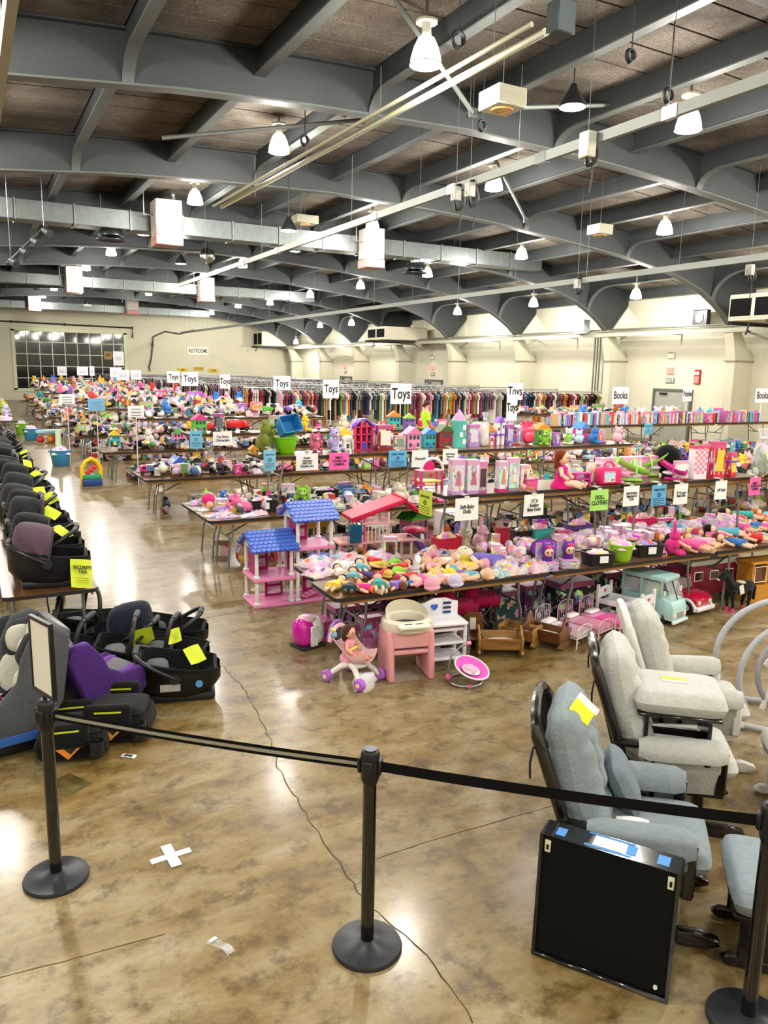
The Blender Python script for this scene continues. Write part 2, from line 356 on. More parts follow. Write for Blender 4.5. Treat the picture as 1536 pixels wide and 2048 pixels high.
# roof: dark backing sheet, fibre deck panels, purlins with curved knees, arched frames
def roof_sheet(dz):
    g = G(); n = 34; xs = [XL-.3+(XR-XL+.6)*i/n for i in range(n+1)]
    g.surf(lambda u, v: (XL-.3+(XR-XL+.6)*u, YF-.3+(YB-YF+.6)*v, zt(XL-.3+(XR-XL+.6)*u)+dz), n, 4); return g
ceiling = ST(O('ceiling', roof_sheet(.03), 'matte', '#23211f'), 'low arched ceiling of fibre deck panels between steel frames', 'ceiling')
PX = [2.45+2.05*j for j in range(-5, 12)]
SUB = 8; sw = 6.1/SUB
def panel_mesh(j):
    xa, xb = PX[j]+.04, PX[j+1]-.04; za, zb_ = zt(xa)-.02, zt(xb)-.02
    return G().add([(xa, .022, za), (xb, .022, zb_), (xb, sw-.022, zb_), (xa, sw-.022, za), (xa, .022, za+.05), (xb, .022, zb_+.05), (xb, sw-.022, zb_+.05), (xa, sw-.022, za+.05)],
                   [(0, 1, 2, 3), (7, 6, 5, 4), (0, 4, 5, 1), (1, 5, 6, 2), (2, 6, 7, 3), (3, 7, 4, 0)])
rest = G()
for j in range(len(PX)-1):
    for k in range(-1, 10):
        for q in range(SUB):
            y0 = FRAMES[0]+6.1*k+sw*q
            if y0 < YF or y0+sw > YB+.3: continue
            if 1 <= k <= 3 and PX[j] > .3: O('deck_panel', (lambda j=j: panel_mesh(j)), 'fibre_deck', None, ceiling, (0, y0, 0), key=('deck', j), smooth=False)
            else:
                t = panel_mesh(j); rest.add([(v.x, v.y+y0, v.z) for v in t.v], t.f)
far_deck = O('distant_deck_panels', rest, 'fibre_deck', None, ceiling, smooth=False); far_deck['kind'] = 'stuff'

def purlin_mesh(j, part):
    x = PX[j]; top = zt(x)+.0; low = top-.42; knee = (j % 2 == 1); fz = max(zb(x)+.02, 4.6); L = 6.1; prof = []
    N = 10; kl = min(1.5, (low-fz)*1.05+.25) if knee else 0
    if knee and low > fz:
        prof += [(.02+kl*(1-sin(a)), low-(low-fz)*(1-cos(a))) for a in [pi/2*(1-i/N) for i in range(N+1)]]
        prof = [(.02+kl*(1-sin(pi/2*(1-i/N))), low-(low-fz)*(1-cos(pi/2*(1-i/N)))) for i in range(N+1)]
        prof += [(L-y, z) for y, z in reversed(prof)]
    else: prof = [(.02, low), (L-.02, low)]
    g = G()
    if part == 'web':
        n = len(prof); vs = []
        for s in (-.012, .012): vs += [(x+s, y, z) for y, z in prof] + [(x+s, y, top) for y, z in prof]
        fs = [(i, i+1, n+i+1, n+i) for i in range(n-1)] + [(2*n+i, 2*n+i+1, 3*n+i+1, 3*n+i) for i in range(n-1)]
        g.add(vs, fs)
    else:
        loops = []
        for i, (y, z) in enumerate(prof):
            a, b = prof[max(i-1, 0)], prof[min(i+1, len(prof)-1)]; t = Vector((0, b[0]-a[0], b[1]-a[1])).normalized(); nrm = Vector((0, -t.z, t.y))*.012
            loops.append([Vector((x-.09, y, z))-nrm, Vector((x+.09, y, z))-nrm, Vector((x+.09, y, z))+nrm, Vector((x-.09, y, z))+nrm])
        g.loft(loops)
    return g
for j in range(len(PX)):
    if abs(PX[j]-XC) > 16.6: continue
    for k in range(0, len(FRAMES)-1):
        p = O('purlin', (lambda j=j: purlin_mesh(j, 'web')), 'steel', STEEL, ceiling, (0, FRAMES[k], 0), key=('pw', j), smooth=False)
        O('purlin_flange', (lambda j=j: purlin_mesh(j, 'fl')), 'steel', '#505452', p, key=('pf', j), angle=30)
def frame_web():
    g = G(); n = 60; ds = [-16.7+33.4*i/n for i in range(n+1)]; ds = sorted(set([round(d, 3) for d in ds]+[-15.5, 15.5, -15.75, 15.75]))
    lo = [zb(XC+d) if abs(d) <= 15.5 else (4.5 if abs(d) <= 15.75 else 4.5+(abs(d)-15.75)*1.2) for d in ds]; m = len(ds); vs = []
    for y in (-.015, .015): vs += [(XC+d, y, z) for d, z in zip(ds, lo)] + [(XC+d, y, zt(XC+d)+.02) for d in ds]
    return g.add(vs, [(i, i+1, m+i+1, m+i) for i in range(m-1)]+[(2*m+i, 2*m+i+1, 3*m+i+1, 3*m+i) for i in range(m-1)])
def strip(pts, w, t):
    """flat bar bent along points in the x-z plane"""
    loops = []
    for i, (x, z) in enumerate(pts):
        a, b = pts[max(i-1, 0)], pts[min(i+1, len(pts)-1)]; d = Vector((b[0]-a[0], 0, b[1]-a[1])).normalized(); n = Vector((-d.z, 0, d.x))*t/2; p = Vector((x, 0, z))
        loops.append([p-n+Vector((0, -w, 0)), p-n+Vector((0, w, 0)), p+n+Vector((0, w, 0)), p+n+Vector((0, -w, 0))])
    return G().loft(loops)
def frame_flange(): return strip([(XC-15.5+31*i/70, zb(XC-15.5+31*i/70)) for i in range(71)], .13, .03)
def frame_top(): return strip([(XC-16.5+33*i/30, zt(XC-16.5+33*i/30)-.05) for i in range(31)], .13, .03)
def haunch(sg): return strip([(XC+sg*(15.72+.05*i), 4.5+.06*i) for i in range(0, 20, 3)], .07, .025)
def column(sg):
    o = [(15.45, 4.56), (15.5, 4.2), (15.62, 3.8), (15.72, 3.3), (15.72, 0), (16.7, 0), (16.7, 3.4), (16.35, 3.75), (15.85, 4.4), (15.72, 4.56)]
    return G().prism([(XC+sg*a, b) for a, b in o], -.19, .19, 'y')
for i, Y in enumerate(FRAMES):
    f = bpy.data.objects.new('roof_frame', None); col.objects.link(f); f.location = (0, Y, 0); ST(f, 'arched grey steel roof frame spanning the hall', 'beam'); f['group'] = 'arched roof frames'
    O('web', frame_web, 'steel', STEEL, f, key='fweb', smooth=False); O('bottom_flange', frame_flange, 'steel', '#585c59', f, key='ffl', angle=30)
    O('top_flange', frame_top, 'steel', STEEL, f, key='ftp', angle=30)
    for sg in (-1, 1):
        O('haunch_flange', (lambda sg=sg: haunch(sg)), 'steel', '#6c7374', f, key=('hau', sg), angle=30)
        O('column', (lambda sg=sg: column(sg)), 'wall', '#c6c2ad', f, key=('colm', sg), smooth=False)
        O('column_collar', (lambda sg=sg: G().b2((XC+sg*15.66, -.24, 3.28), (XC+sg*16.7, .24, 3.33))), 'steel', '#8a8872', f, key=('coll', sg), smooth=False)
# upper wall panels, rail and pipes along the cream wall
for Y in FRAMES[1:-1]:
    O('wall_recess', lambda: G().b2((XR-.03, -1.6, 4.95), (XR, 1.6, 5.5)).b2((XR-.05, -1.7, 5.5), (XR, 1.7, 5.56)), 'wall', '#d9d5bd', wall_right, (0, Y+3.05, 0), key='recess', smooth=False)
O('rail_beam', G().b2((23.92, 0, 4.30), (24.05, YB, 4.46)), 'steel', '#a9a896', ST(bpy.data.objects.new('trim_1', None), 'steel rail with pipes running along the cream side wall', 'rail'), smooth=False)
trim = bpy.data.objects['trim_1']; col.objects.link(trim)
for dx, dz, r in ((.02, .28, .035), (-.12, .20, .03), (.10, .12, .05)): O('pipe', G().cyl((24.0+dx, 0, 4.30+dz), (24.0+dx, YB, 4.30+dz), r, n=8), 'metal', '#b5b3a2', trim)
for y in range(1, 64, 3): O('bracket', lambda: G().b2((23.95, -.03, 4.33), (25.2, .03, 4.38)), 'steel', '#98968a', trim, (0, y, 0), key='brk', smooth=False)

# doors in the side wall
def wall_door(n, Y, lab):
    d = bpy.data.objects.new('door_%d' % n, None); col.objects.link(d); d.location = (XR, Y, 0); ST(d, lab, 'door')
    O('door_leaf', G().b2((-.05, -.88, 0), (-.02, .88, 2.12)), 'steel', '#9a9b90', d, smooth=False)
    O('door_frame', G().b2((-.09, -.98, 0), (0, -.88, 2.22)).b2((-.09, .88, 0), (0, .98, 2.22)).b2((-.09, -.88, 2.12), (0, .88, 2.22)), 'steel', '#54554e', d, smooth=False)
    O('door_closer', G().b2((-.14, .25, 1.98), (-.05, .6, 2.06), .01), 'metal', '#3a3a38', d)
    O('panic_bar', G().b2((-.12, -.8, 1.0), (-.05, -.1, 1.08), .01), 'metal', '#8a8a84', d)
    O('panic_bar', G().b2((-.12, .1, 1.0), (-.05, .8, 1.08), .01), 'metal', '#8a8a84', d)
def exit_set(Y, near):
    e = T('exit_sign', 'red lit exit sign above the side door, %s' % near, 'sign', (XR, Y, 2.95), group='exit signs over side doors')
    O('sign_face', G().b2((-.10, -.17, -.13), (-.01, .17, .13), .01), 'exit_glow', None, e)
    O('mount_plate', G().b2((-.03, -.2, -.15), (0, .2, .15), .005), 'paper', '#e8e0d8', e)
    e2 = T('exit_placard', 'black and white EXIT placard under the red sign, %s' % near, 'sign', (XR, Y, 2.55), group='exit placards')
    O('placard', G().b2((-.03, -.22, -.11), (0, .22, .11)), 'paper', '#6d6b66', e2, smooth=False)
    text(e2, 'EXIT', .2, (-.034, 0, -.0), (pi/2, 0, -pi/2), '#f2efe6', bold=.004)
    e3 = T('emergency_light_box', 'small pale emergency box high on the wall, %s' % near, 'box', (XR, Y, 3.55), group='emergency boxes')
    O('housing', G().b2((-.09, -.16, -.12), (0, .16, .12), .015), 'plastic', '#d9d5c2', e3); O('louver', G().b2((-.1, -.13, .08), (-.09, .13, .12)), 'plastic', '#55524a', e3)
for n, p, near in ((1, (1345, 800), 'nearest the books'), (2, (868, 780), 'behind the clothes racks'), (3, (693, 770), 'farthest from the books')):
    Y = atX(p[0], p[1], XR).y; wall_door(n, Y, 'grey metal double door in the cream wall, ' + near); exit_set(Y+.2, near)
fa = T('fire_alarm', 'red fire alarm panel on the cream wall beside the exit', 'alarm', (XR, atX(1396, 754, XR).y, atX(1396, 754, XR).z))
O('alarm_box', G().b2((-.07, -.14, -.28), (0, .14, .28), .015), 'plastic', '#b3202a', fa)
O('alarm_face', G().b2((-.08, -.1, -.24), (-.07, .1, .02)), 'paper', '#d98a86', fa); O('alarm_lens', G().b2((-.085, -.1, .08), (-.07, .1, .2)), 'paper', '#f2dada', fa)
# vertical pipes dropping from the switch box
sb = T('switch_box', 'grey electrical switch box on the wall rail above vertical pipes', 'box', (23.85, atX(1165, 655, 23.85).y, 4.5))
O('box_body', G().b2((-.2, -.3, -.05), (.15, .3, .55), .02), 'steel', '#b9bfc0', sb)
for k, dy in enumerate((-.5, -.22, -.05, .12)): O('pipe', G().cyl((.9, dy, -4.45), (.9, dy, .05), .035, n=8), 'metal', '#7c7b70', sb)

# air units on the wall rail
def air_unit(px, X, lab):
    a, b = atX(*px[0], X), atX(*px[1], X); y0, y1 = sorted((a.y, b.y)); zlo, zhi = 4.5, max(a.z, b.z)
    u = T('air_unit', lab, 'air unit', (X, (y0+y1)/2, zlo), group='air units on the wall rail'); w = (y1-y0)/2; h = zhi-zlo
    O('casing', G().b2((0, -w, 0), (2.9, w, h), .03), 'steel', '#d8d2bb', u)
    for s in (-1, 1):
        O('grille', G().b2((-.02, s*w*.08 if s > 0 else -w*.92, .14), (.0, s*w*.92 if s > 0 else -w*.08, h-.14)), 'matte', '#0c0d10', u, smooth=False)
        for z0 in (.08, h-.14): O('grille_frame', G().b2((-.03, s*w*.5-w*.45, z0), (-.0, s*w*.5+w*.45, z0+.06)), 'steel', '#c9c3ab', u, smooth=False)
    for s in (-1, 1): O('support_bar', G().b2((-.25, s*w*.8-.04, -.12), (3.0, s*w*.8+.04, -.01)), 'steel', '#1d1e20', u, smooth=False)
    O('drain_hook', G().tube([(-.1, 0, -.1)]+[(-.1+.12*sin(t), 0, -.45-.12*cos(t)) for t in [pi*1.5-.3*i for i in range(8)]], .03), 'rubber', '#1a1a1a', u)
air_unit(((1460, 590), (1555, 640)), 21.8, 'beige twin-grille air unit on the wall rail, closest one over the books')
air_unit(((735, 655), (770, 680)), 21.8, 'beige twin-grille air unit on the wall rail above the toy signs')
air_unit(((507, 664), (524, 690)), 21.8, 'small looking beige air unit on the rail beside the restroom wall')
fan = T('wall_fan', 'black square ventilation fan high on the cream wall', 'fan', tuple(atX(1403, 636, 24.6)))
O('fan_frame', G().b2((-.1, -.35, -.3), (.1, .35, .3), .03), 'plastic', '#1c1d1f', fan); O('fan_hub', G().cyl((-.12, 0, 0), (-.1, 0, 0), .18, n=16), 'metal', '#4c4d50', fan)

# ducts across the hall, with heaters and round diffusers
def duct(Y, zlo, h, x0, x1, lab):
    d = T('air_duct', lab, 'duct', ((x0+x1)/2, Y, zlo), group='galvanised cross ducts'); L = (x1-x0)/2; n = int((x1-x0)/1.5)
    for i in range(n):
        a, b = -L+2*L*i/n, -L+2*L*(i+1)/n
        O('duct_section', (lambda a=a, b=b: G().b2((0, -.35, 0), (b-a-.03, .35, h), .01)), 'galv', '#6d7372', d, (a, 0, 0), key=('ds', Y))
        O('duct_seam', lambda: G().b2((-.02, -.37, -.02), (.02, .37, h+.02)), 'galv', '#7f8583', d, (a, 0, 0), key=('dj', Y), smooth=False)
    for i in range(0, n, 2): O('hanger_rod', (lambda: G().cyl((0, 0, h), (0, 0, max(h+.1, 7.5-zlo)), .008, n=6)), 'steel', '#5c5f5b', d, (-L+2*L*(i+.5)/n, 0, 0), key=('hr', Y))
duct(24.2, 6.55, .52, -6, 19.5, 'long galvanised air duct under the arches, closest to the camera')
duct(42.4, 6.5, .5, -6, 18, 'galvanised air duct farther down the hall behind the mirror ball')
duct(60.5, 6.45, .5, -6, 17, 'galvanised air duct close to the end wall above the window')
def heater(px, py, Y, w, lab):
    p = atY(px, py, Y); h = T('unit_heater', lab, 'heater', tuple(p), group='hanging unit heaters')
    O('cabinet', G().b2((-w/2, -.35, -.35), (w/2, .35, .62), .03), 'steel', '#b3a9a2', h); O('painted_reflection', G().b2((-w/2-.01, -.37, -.62), (w/2+.01, .37, -.35), .02), 'steel', '#b8827c', h)  # pink box below the cabinet puts a reddish reflection into its colour
    for k in range(3): O('louver', (lambda: G().b2((-w*.4, -.38, -.01), (w*.4, -.34, .01))), 'steel', '#c9bdb6', h, (0, 0, -.15+.22*k), key=('lv', w), smooth=False)
    O('flue_pipe', G().cyl((w*.3, .1, .6), (w*.3, .1, .85), .07, n=10), 'galv', '#a5aaa8', h)
    O('gas_pipe', G().tube([(-w/2, 0, .2), (-w/2-.25, 0, .2), (-w/2-.25, 0, .9)], .02), 'metal', '#8a8a84', h)
for px, py, Y, w, lab in ((333, 448, 23.4, .75, 'white unit heater with pink shroud hanging over the aisle'), (743, 498, 23.4, .62, 'white unit heater with pink shroud under the middle track'), (147, 560, 41.5, .75, 'white unit heater farther off, left of the mirror ball'),
                          (412, 580, 41.5, .75, 'white unit heater just under the middle track end'), (68, 604, 59.5, .8, 'white unit heater above the dark window edge'), (264, 612, 59.5, .8, 'white unit heater above the window, close to the restrooms')): heater(px, py, Y, w, lab)
for px, py, Y, lab in ((222, 468, 24.3, 'round dark diffuser under the duct above the aisle'), (830, 536, 24.3, 'round dark diffuser under the duct over the toy signs')):
    p = atY(px, py, Y); h = T('duct_diffuser', lab, 'diffuser', tuple(p), group='round diffusers')
    O('diffuser_bowl', G().lathe([(.30, .16), (.32, .05), (.36, 0), (.36, -.06), (.2, -.08)], 20), 'metal', '#4a4f50', h); O('diffuser_ring', G().lathe([(.28, -.1), (.42, -.16), (.42, -.18), (.26, -.13)], 20), 'metal', '#2c3032', h); O('neck', G().cyl((0, 0, .1), (0, 0, .4), .16), 'galv', '#9aa0a0', h)
ball = T('mirror_ball', 'mirrored disco ball hanging above the aisle', 'mirror ball', tuple(atY(415, 511, 30)))
O('ball', G().ell((0, 0, 0), .28, 18, 12), 'chrome', '#c9cdca', ball, smooth=False); O('cord', G().cyl((0, 0, .27), (0, 0, zt(ball.location.x)-ball.location.z), .01, n=6), 'metal', '#333333', ball)
# tracks and conduits running along the hall
def run(name, lab, cat, pts, r, mat, color, hang=True):
    t = T(name, lab, cat, pts[0]); p0 = Vector(pts[0])
    if isinstance(r, tuple): O('channel', G().b2((-r[0], 0, -r[1]), (r[0], pts[1][1]-pts[0][1], r[1])), mat, color, t, smooth=False)
    else: O('conduit', G().cyl((0, 0, 0), Vector(pts[1])-p0, r, n=10), mat, color, t)
    if hang:
        y = 1.0
        while y < pts[1][1]-pts[0][1]:
            O('hanger_rod', (lambda: G().cyl((0, 0, 0), (0, 0, zt(p0.x)-p0.z-.35), .005, n=5)), 'steel', '#5c5f5b', t, (0, y, 0), key=(name, lab, 'rod')); y += 3.05
    return t
t2 = run('power_track', 'long grey power track hung over the middle of the hall', 'track', ((8.05, 3.5, 6.0), (7.85, 33, 6.0)), (.035, .07), 'steel', '#7c807a')
for y in (4, 6.5, 9, 12, 15, 18, 21, 24): O('track_joint', lambda: G().b2((-.045, -.12, -.08), (.045, .12, .08)), 'metal', '#8d918c', t2, (0, y, 0), key='tj', smooth=False)
t3 = run('power_track', 'long grey power track hung over the clothes racks side', 'track', ((14.7, 6, 5.2), (14.7, 60, 5.2)), (.035, .07), 'steel', '#7c807a')
for k, (dx, r, lab) in enumerate(((0, .045, 'thick pale conduit sloping over the front tables'), (-.2, .03, 'thin pale conduit running beside the thick one'))):
    run('conduit_run', lab, 'conduit', ((6.15+dx, 7.7, 6.6+.04*k), (5.85+dx, 19.5, 6.6)), r, 'steel', '#a8a68c', k == 0)
run('conduit_run', 'bright strip of track at the top corner by the aisle', 'conduit', ((.62, 3.0, 6.05), (.62, 13.0, 6.05)), (.05, .10), 'steel', '#a8a89c')
def hang_box(name, lab, cat, p, dims, colr, extra=None):
    t = T(name, lab, cat, tuple(p)); O('housing', G().box((0, 0, 0), dims, .015), 'steel', colr, t)
    O('hanger_rod', G().cyl((0, 0, dims[2]/2), (0, 0, max(dims[2]/2+.1, zt(p[0])-p[2]-.05)), .005, n=5), 'steel', '#5c5f5b', t)
    if extra == 'speaker':
        O('speaker_ring', G().lathe([(.16, 0), (.16, -.02), (.11, -.02), (.11, 0)], 16, (0, 0, -dims[2]/2)), 'plastic', '#c99a4a', t); O('speaker_cone', G().cyl((0, 0, -dims[2]/2-.012), (0, 0, -dims[2]/2), .11, n=16), 'plastic', '#e0c07a', t)
    if extra == 'reel':
        O('cable_coil', G().tube([(.06+.10*cos(a), .03*sin(a*3), -.05+.20*sin(a)) for a in [2*pi*i/16 for i in range(16)]], .035, 6, True), 'rubber', '#141416', t)
        O('power_cord', G().tube([(.1, 0, -.15), (.12, 0, -.4), (.1, .02, -.62)], .012, 6), 'rubber', '#141416', t)
    return t
hang_box('ceiling_speaker', 'beige box speaker hung under the arches, closest to the camera', 'speaker', at(1005, 200, 6.6), (.5, .5, .26), '#bdb9a6', 'speaker')
hang_box('ceiling_speaker', 'beige box speaker over the books, hung under an arch', 'speaker', at(1200, 460, 6.3), (.46, .46, .24), '#bdb9a6', 'speaker')
hang_box('ceiling_speaker', 'dim beige box speaker behind the round mirror ball lamp', 'speaker', atY(610, 440, 23), (.7, .5, .24), '#8f8b78', 'speaker')
hang_box('projector_box', 'dark grey steel box at the end of the pale conduits', 'box', at(1122, 38, 6.35), (.24, .2, .32), '#2e3a3c')
hang_box('cable_reel', 'grey box with coiled black cable clipped on the middle track', 'reel', at(1175, 290, 5.9), (.16, .2, .34), '#b5b5a6', 'reel')
for p, lab in (((912, 388), 'small reel with coiled cable, first on the middle track'), ((940, 380), 'small reel with coiled cable, second on the middle track'), ((1155, 568), 'black cable reel hung on the racks side track'), ((1500, 540), 'cable reel on the racks side track over the books')):
    hang_box('cable_reel', lab, 'reel', at(p[0], p[1], 5.85 if p[1] < 450 else 5.1), (.14, .16, .24), '#9a9a90', 'reel')
def coil(px, z, r, lab):
    p = at(*px, z); t = T('hanging_cable', lab, 'cable', tuple(p)); r *= .62
    for k in range(3): O('cable_loop', G().tube([(r*cos(a)*(1-.08*k), .02*k, r*sin(a)*(1+.1*k)) for a in [2*pi*i/16 for i in range(16)]], .018, 6, True), 'rubber', '#16171a', t)
    O('cable_lead', G().cyl((0, 0, r), (0, 0, max(.3, zt(p.x)-p.z-.3)), .008, n=5), 'rubber', '#16171a', t)
for px, z, r, lab in (((1263, 110), 6.6, .10, 'coiled black cable hanging near the upper corner lamp'), ((1338, 190), 6.6, .13, 'tangled black cable bundle beside a bright lamp'), ((965, 250), 6.6, .11, 'round black cable coil under the beige speaker'), ((940, 225), 6.7, .07, 'small black cable coil beside the speaker'), ((918, 78), 6.9, .15, 'long drooping black cable bundle next to the top lamp'), ((610, 280), 6.9, .12, 'drooping cable bundle beside the lamp by the conduits')): coil(px, z, r, lab)
truss = T('stage_light_bar', 'black bar of stage lights hung above the aisle edge', 'light bar', tuple(atY(55, 490, 22)))
O('bar', G().cyl((-.5, 0, -.5), (.5, 0, .55), .04, n=8), 'steel', '#16181a', truss)
for x in (-.4, .4): O('hanger_rod', G().cyl((x, 0, x), (x, 0, zt(truss.location.x+x)-truss.location.z), .01, n=5), 'metal', '#55585a', truss)
for k in range(4): O('stage_lamp', G().cyl((-.42+.27*k, -.05, -.42+.27*k), (-.3+.27*k, -.25, -.52+.27*k), .08, .1, n=10), 'steel', '#202326', truss)

for a, b, Y, lab in (((325, 276), (722, 240), 14.2, 'flat grey brace bar crossing before the second arch'), ((976, 290), (1052, 440), 15.6, 'short slanting grey brace bar beside a bright lamp'), ((790, 0), (946, 226), 10.2, 'slanting pale brace bar behind the topmost lamp'), ((1040, 215), (1400, 205), 11.4, 'level grey brace bar behind the dome lamp')):
    p, q = atY(*a, Y), atY(*b, Y); t = T('brace_bar', lab, 'brace', tuple(p)); O('bar', G().cyl((0, 0, 0), q-p, .035, n=6), 'steel', '#5a5d5a', t); O('end_plate', G().box((0, 0, 0), (.14, .03, .14)), 'steel', '#4a4d4a', t, tuple(q-p), smooth=False)
# lamps
LIGHTN = [0]
def lamp_light(parent, z, w, size=.2, colr=(1.0, .955, .87)):
    l = bpy.data.lights.new('lamp_light', 'POINT'); l.energy = w; l.color = colr; l.shadow_soft_size = size
    o = bpy.data.objects.new('lamp_light', l); col.objects.link(o); o.location = (0, 0, z); o.parent = parent
def high_bay(p, lab):
    t = T('high_bay_lamp', lab, 'lamp', tuple(p), group='glass high-bay lamps', order='y')
    O('reflector', lambda: G().lathe([(.06, .20), (.11, .17), (.165, .06), (.20, -.06), (.215, -.16), (.20, -.17), (.05, -.19)], 24), 'lamp_glow', None, t, key='hb_glass')
    O('socket', lambda: G().cyl((0, 0, .19), (0, 0, .36), .07, .06, n=12).cyl((0, 0, .36), (0, 0, .39), .15, n=12), 'steel', '#c9c7ba', t, key='hb_neck')
    O('stem', G().cyl((0, 0, .39), (0, 0, max(.45, zt(p[0])-p[2]+.01)), .02, n=8), 'metal', '#8a8a86', t)
    O('reflector_rim', lambda: G().lathe([(.212, -.165), (.222, -.16), (.222, -.145), (.212, -.15)], 24), 'metal', '#d8d6ca', t, key='hb_rim')
    lamp_light(t, -.42, LAMP_W)
VIS = [((852, 105), 9.75), ((1378, 240), 9.75), ((558, 288), 15.85), ((988, 365), 15.85), ((1330, 455), 15.85), ((390, 395), 21.95), ((745, 448), 21.95), ((1043, 507), 21.95), ((1272, 588), 21.95),
       ((855, 545), 28.05), ((1067, 605), 28.05), ((222, 502), 34.15), ((485, 527), 34.15), ((721, 570), 34.15), ((915, 622), 34.15), ((172, 533), 40.25), ((407, 551), 40.25), ((620, 588), 40.25), ((540, 604), 46.35),
       ((703, 645), 46.35), ((108, 575), 52.45), ((297, 585), 52.45), ((476, 610), 52.45), ((640, 650), 52.45), ((85, 590), 58.55), ((423, 624), 58.55), ((592, 683), 58.55)]
for q, Y in VIS: high_bay(atY(q[0], q[1], Y), 'glowing glass high-bay lamp below the roof deck')
for X, z in ((.1, 7.25), (-5.7, 6.6)):
    for k in range(7): high_bay((X, -2.45+6.1*k, z), 'glowing glass high-bay lamp below the roof deck')
for X, z in ((5.9, 7.2), (11.3, 7.15), (17.0, 6.7), (22.5, 5.8)):
    for Y in (-2.45, 3.65): high_bay((X, Y, z), 'glowing glass high-bay lamp below the roof deck')
for X, Y, z in ((17.0, 9.75, 6.7), (22.5, 9.75, 5.8), (22.5, 15.85, 5.8)): high_bay((X, Y, z), 'glowing glass high-bay lamp below the roof deck')
def dome(p, lab, w):
    t = T('dome_lamp', lab, 'lamp', tuple(p), group='dark dome pendant lamps', order='y')
    O('shade', lambda: G().lathe([(.05, .34), (.07, .28), (.12, .2), (.2, .06), (.215, 0), (.21, 0), (.19, .06), (.11, .18), (.05, .26)], 24), 'metal', '#4a4d4e', t, key='dome')
    O('bulb', lambda: G().ell((0, 0, .03), (.19, .19, .05), 20, 8), 'dome_glow', None, t, key='dbulb')
    O('cord', G().cyl((0, 0, .33), (0, 0, max(.4, zt(p[0])-p[2]+.01)), .012, n=6), 'rubber', '#202224', t); lamp_light(t, -.1, w, .15)
for q, Y in (((1145, 215), 10.2), ((577, 462), 18.6), ((287, 470), 28.05), ((362, 528), 29.5), ((590, 503), 28.05), ((175, 610), 43)): dome(atY(q[0], q[1], Y), 'dark dome pendant lamp hanging among the high-bay lamps', 250)
# ------------------------------------------------------------------ more shape helpers
def bevelled(g, r, seg=2, ang=50):
    bm = bmesh.new(); vs = [bm.verts.new(v) for v in g.v]
    for f in g.f:
        try: bm.faces.new([vs[i] for i in f])
        except ValueError: pass
    bmesh.ops.recalc_face_normals(bm, faces=bm.faces[:])
    ed = [e for e in bm.edges if len(e.link_faces) == 2 and e.calc_face_angle(0) > radians(ang)]
    bmesh.ops.bevel(bm, geom=ed, offset=r, segments=seg, affect='EDGES', profile=.5, clamp_overlap=True)
    bm.verts.index_update(); o = G(); o.v = [v.co.copy() for v in bm.verts]; o.f = [tuple(v.index for v in f.verts) for f in bm.faces]; bm.free(); return o
def basis(ex, ey, ez): return Matrix((ex, ey, ez)).transposed().to_euler()
def lean(b): return basis(Vector((0, 1, 0)), Vector((-sin(b), 0, cos(b))), Vector((cos(b), 0, sin(b))))

# ------------------------------------------------------------------ queue posts with belts
def stanchion(x, y, lab, belt=None, sign=False, stripe=False):
    t = T('queue_post', lab, 'queue post', (x, y, 0), group='black queue posts')
    O('base', lambda: G().lathe([(.168, 0), (.170, .012), (.165, .022), (.06, .038), (.045, .05), (.0, .05)], 40), 'plastic', '#23262c', t, key='qb')
    O('post', lambda: G().cyl((0, 0, .04), (0, 0, .95), .032, n=20), 'gloss', '#0b0b0d', t, key='qp')
    O('head', lambda: G().lathe([(.034, .865), (.040, .88), (.044, .90), (.044, 1.01), (.040, 1.025), (.036, 1.03), (0, 1.03)], 24), 'plastic', '#121214', t, key='qh')
    O('cap', lambda: G().cyl((0, 0, 1.03), (0, 0, 1.036), .03, n=20), 'metal', '#50535a', t, key='qc')
    for a in (0, pi/2, pi, 3*pi/2): O('clip', lambda: G().b2((.04, -.022, .915), (.056, .022, .99), .004), 'plastic', '#17171a', t, (0, 0, 0), (0, 0, a+radians(-44)), key='qclip')
    if belt:
        dx, dy = belt[0]-x, belt[1]-y; L = sqrt(dx*dx+dy*dy); a = atan2(dy, dx)
        def web(h, off):
            def f(u, v): return (.05+(L-.1)*u, off, .952+(v-.5)*h-.012*4*u*(1-u))
            g = G().surf(f, 24, 1); return g
        gb = G(); gb.surf(lambda u, v: (.05+(L-.1)*u, -.001, .952+(v-.5)*.05-.012*4*u*(1-u)), 24, 1); gb.surf(lambda u, v: (.05+(L-.1)*u, .001, .952+(v-.5)*.05-.012*4*u*(1-u)), 24, 1)
        b = O('belt', gb, 'matte', '#08080a', t, (0, 0, 0), (0, 0, a), smooth=False)
        if stripe:
            gs = G().surf(lambda u, v: (.05+(L-.1)*u, -.002, .952+(v-.5)*.018-.012*4*u*(1-u)), 24, 1)
            O('belt_stripe', gs, 'matte', '#8f8d80', b, smooth=False)
        O('belt_end', G().b2((L-.06, -.012, .92), (L-.04, .012, .985), .003), 'plastic', '#141416', b)
    if sign:
        s = O('sign_holder', bevelled(G().b2((-.12, -.012, 1.06), (.12, .012, 1.08)).b2((-.12, -.012, 1.45), (.12, .012, 1.47)).b2((-.12, -.012, 1.08), (-.105, .012, 1.45)).b2((.105, -.012, 1.08), (.12, .012, 1.45)), .002, 1), 'plastic', '#101012', t, (0, 0, 0), (0, 0, radians(110)))
        O('notice_sheet', G().b2((-.105, -.006, 1.08), (.105, .006, 1.45)), 'paper', '#dcdbd2', s, smooth=False)
        O('sign_stem', G().cyl((0, 0, 1.02), (0, 0, 1.07), .012, n=8), 'plastic', '#101012', s)
QL, QM, QR = (.255, 4.12), (1.53, 2.91), (2.80, 1.77)
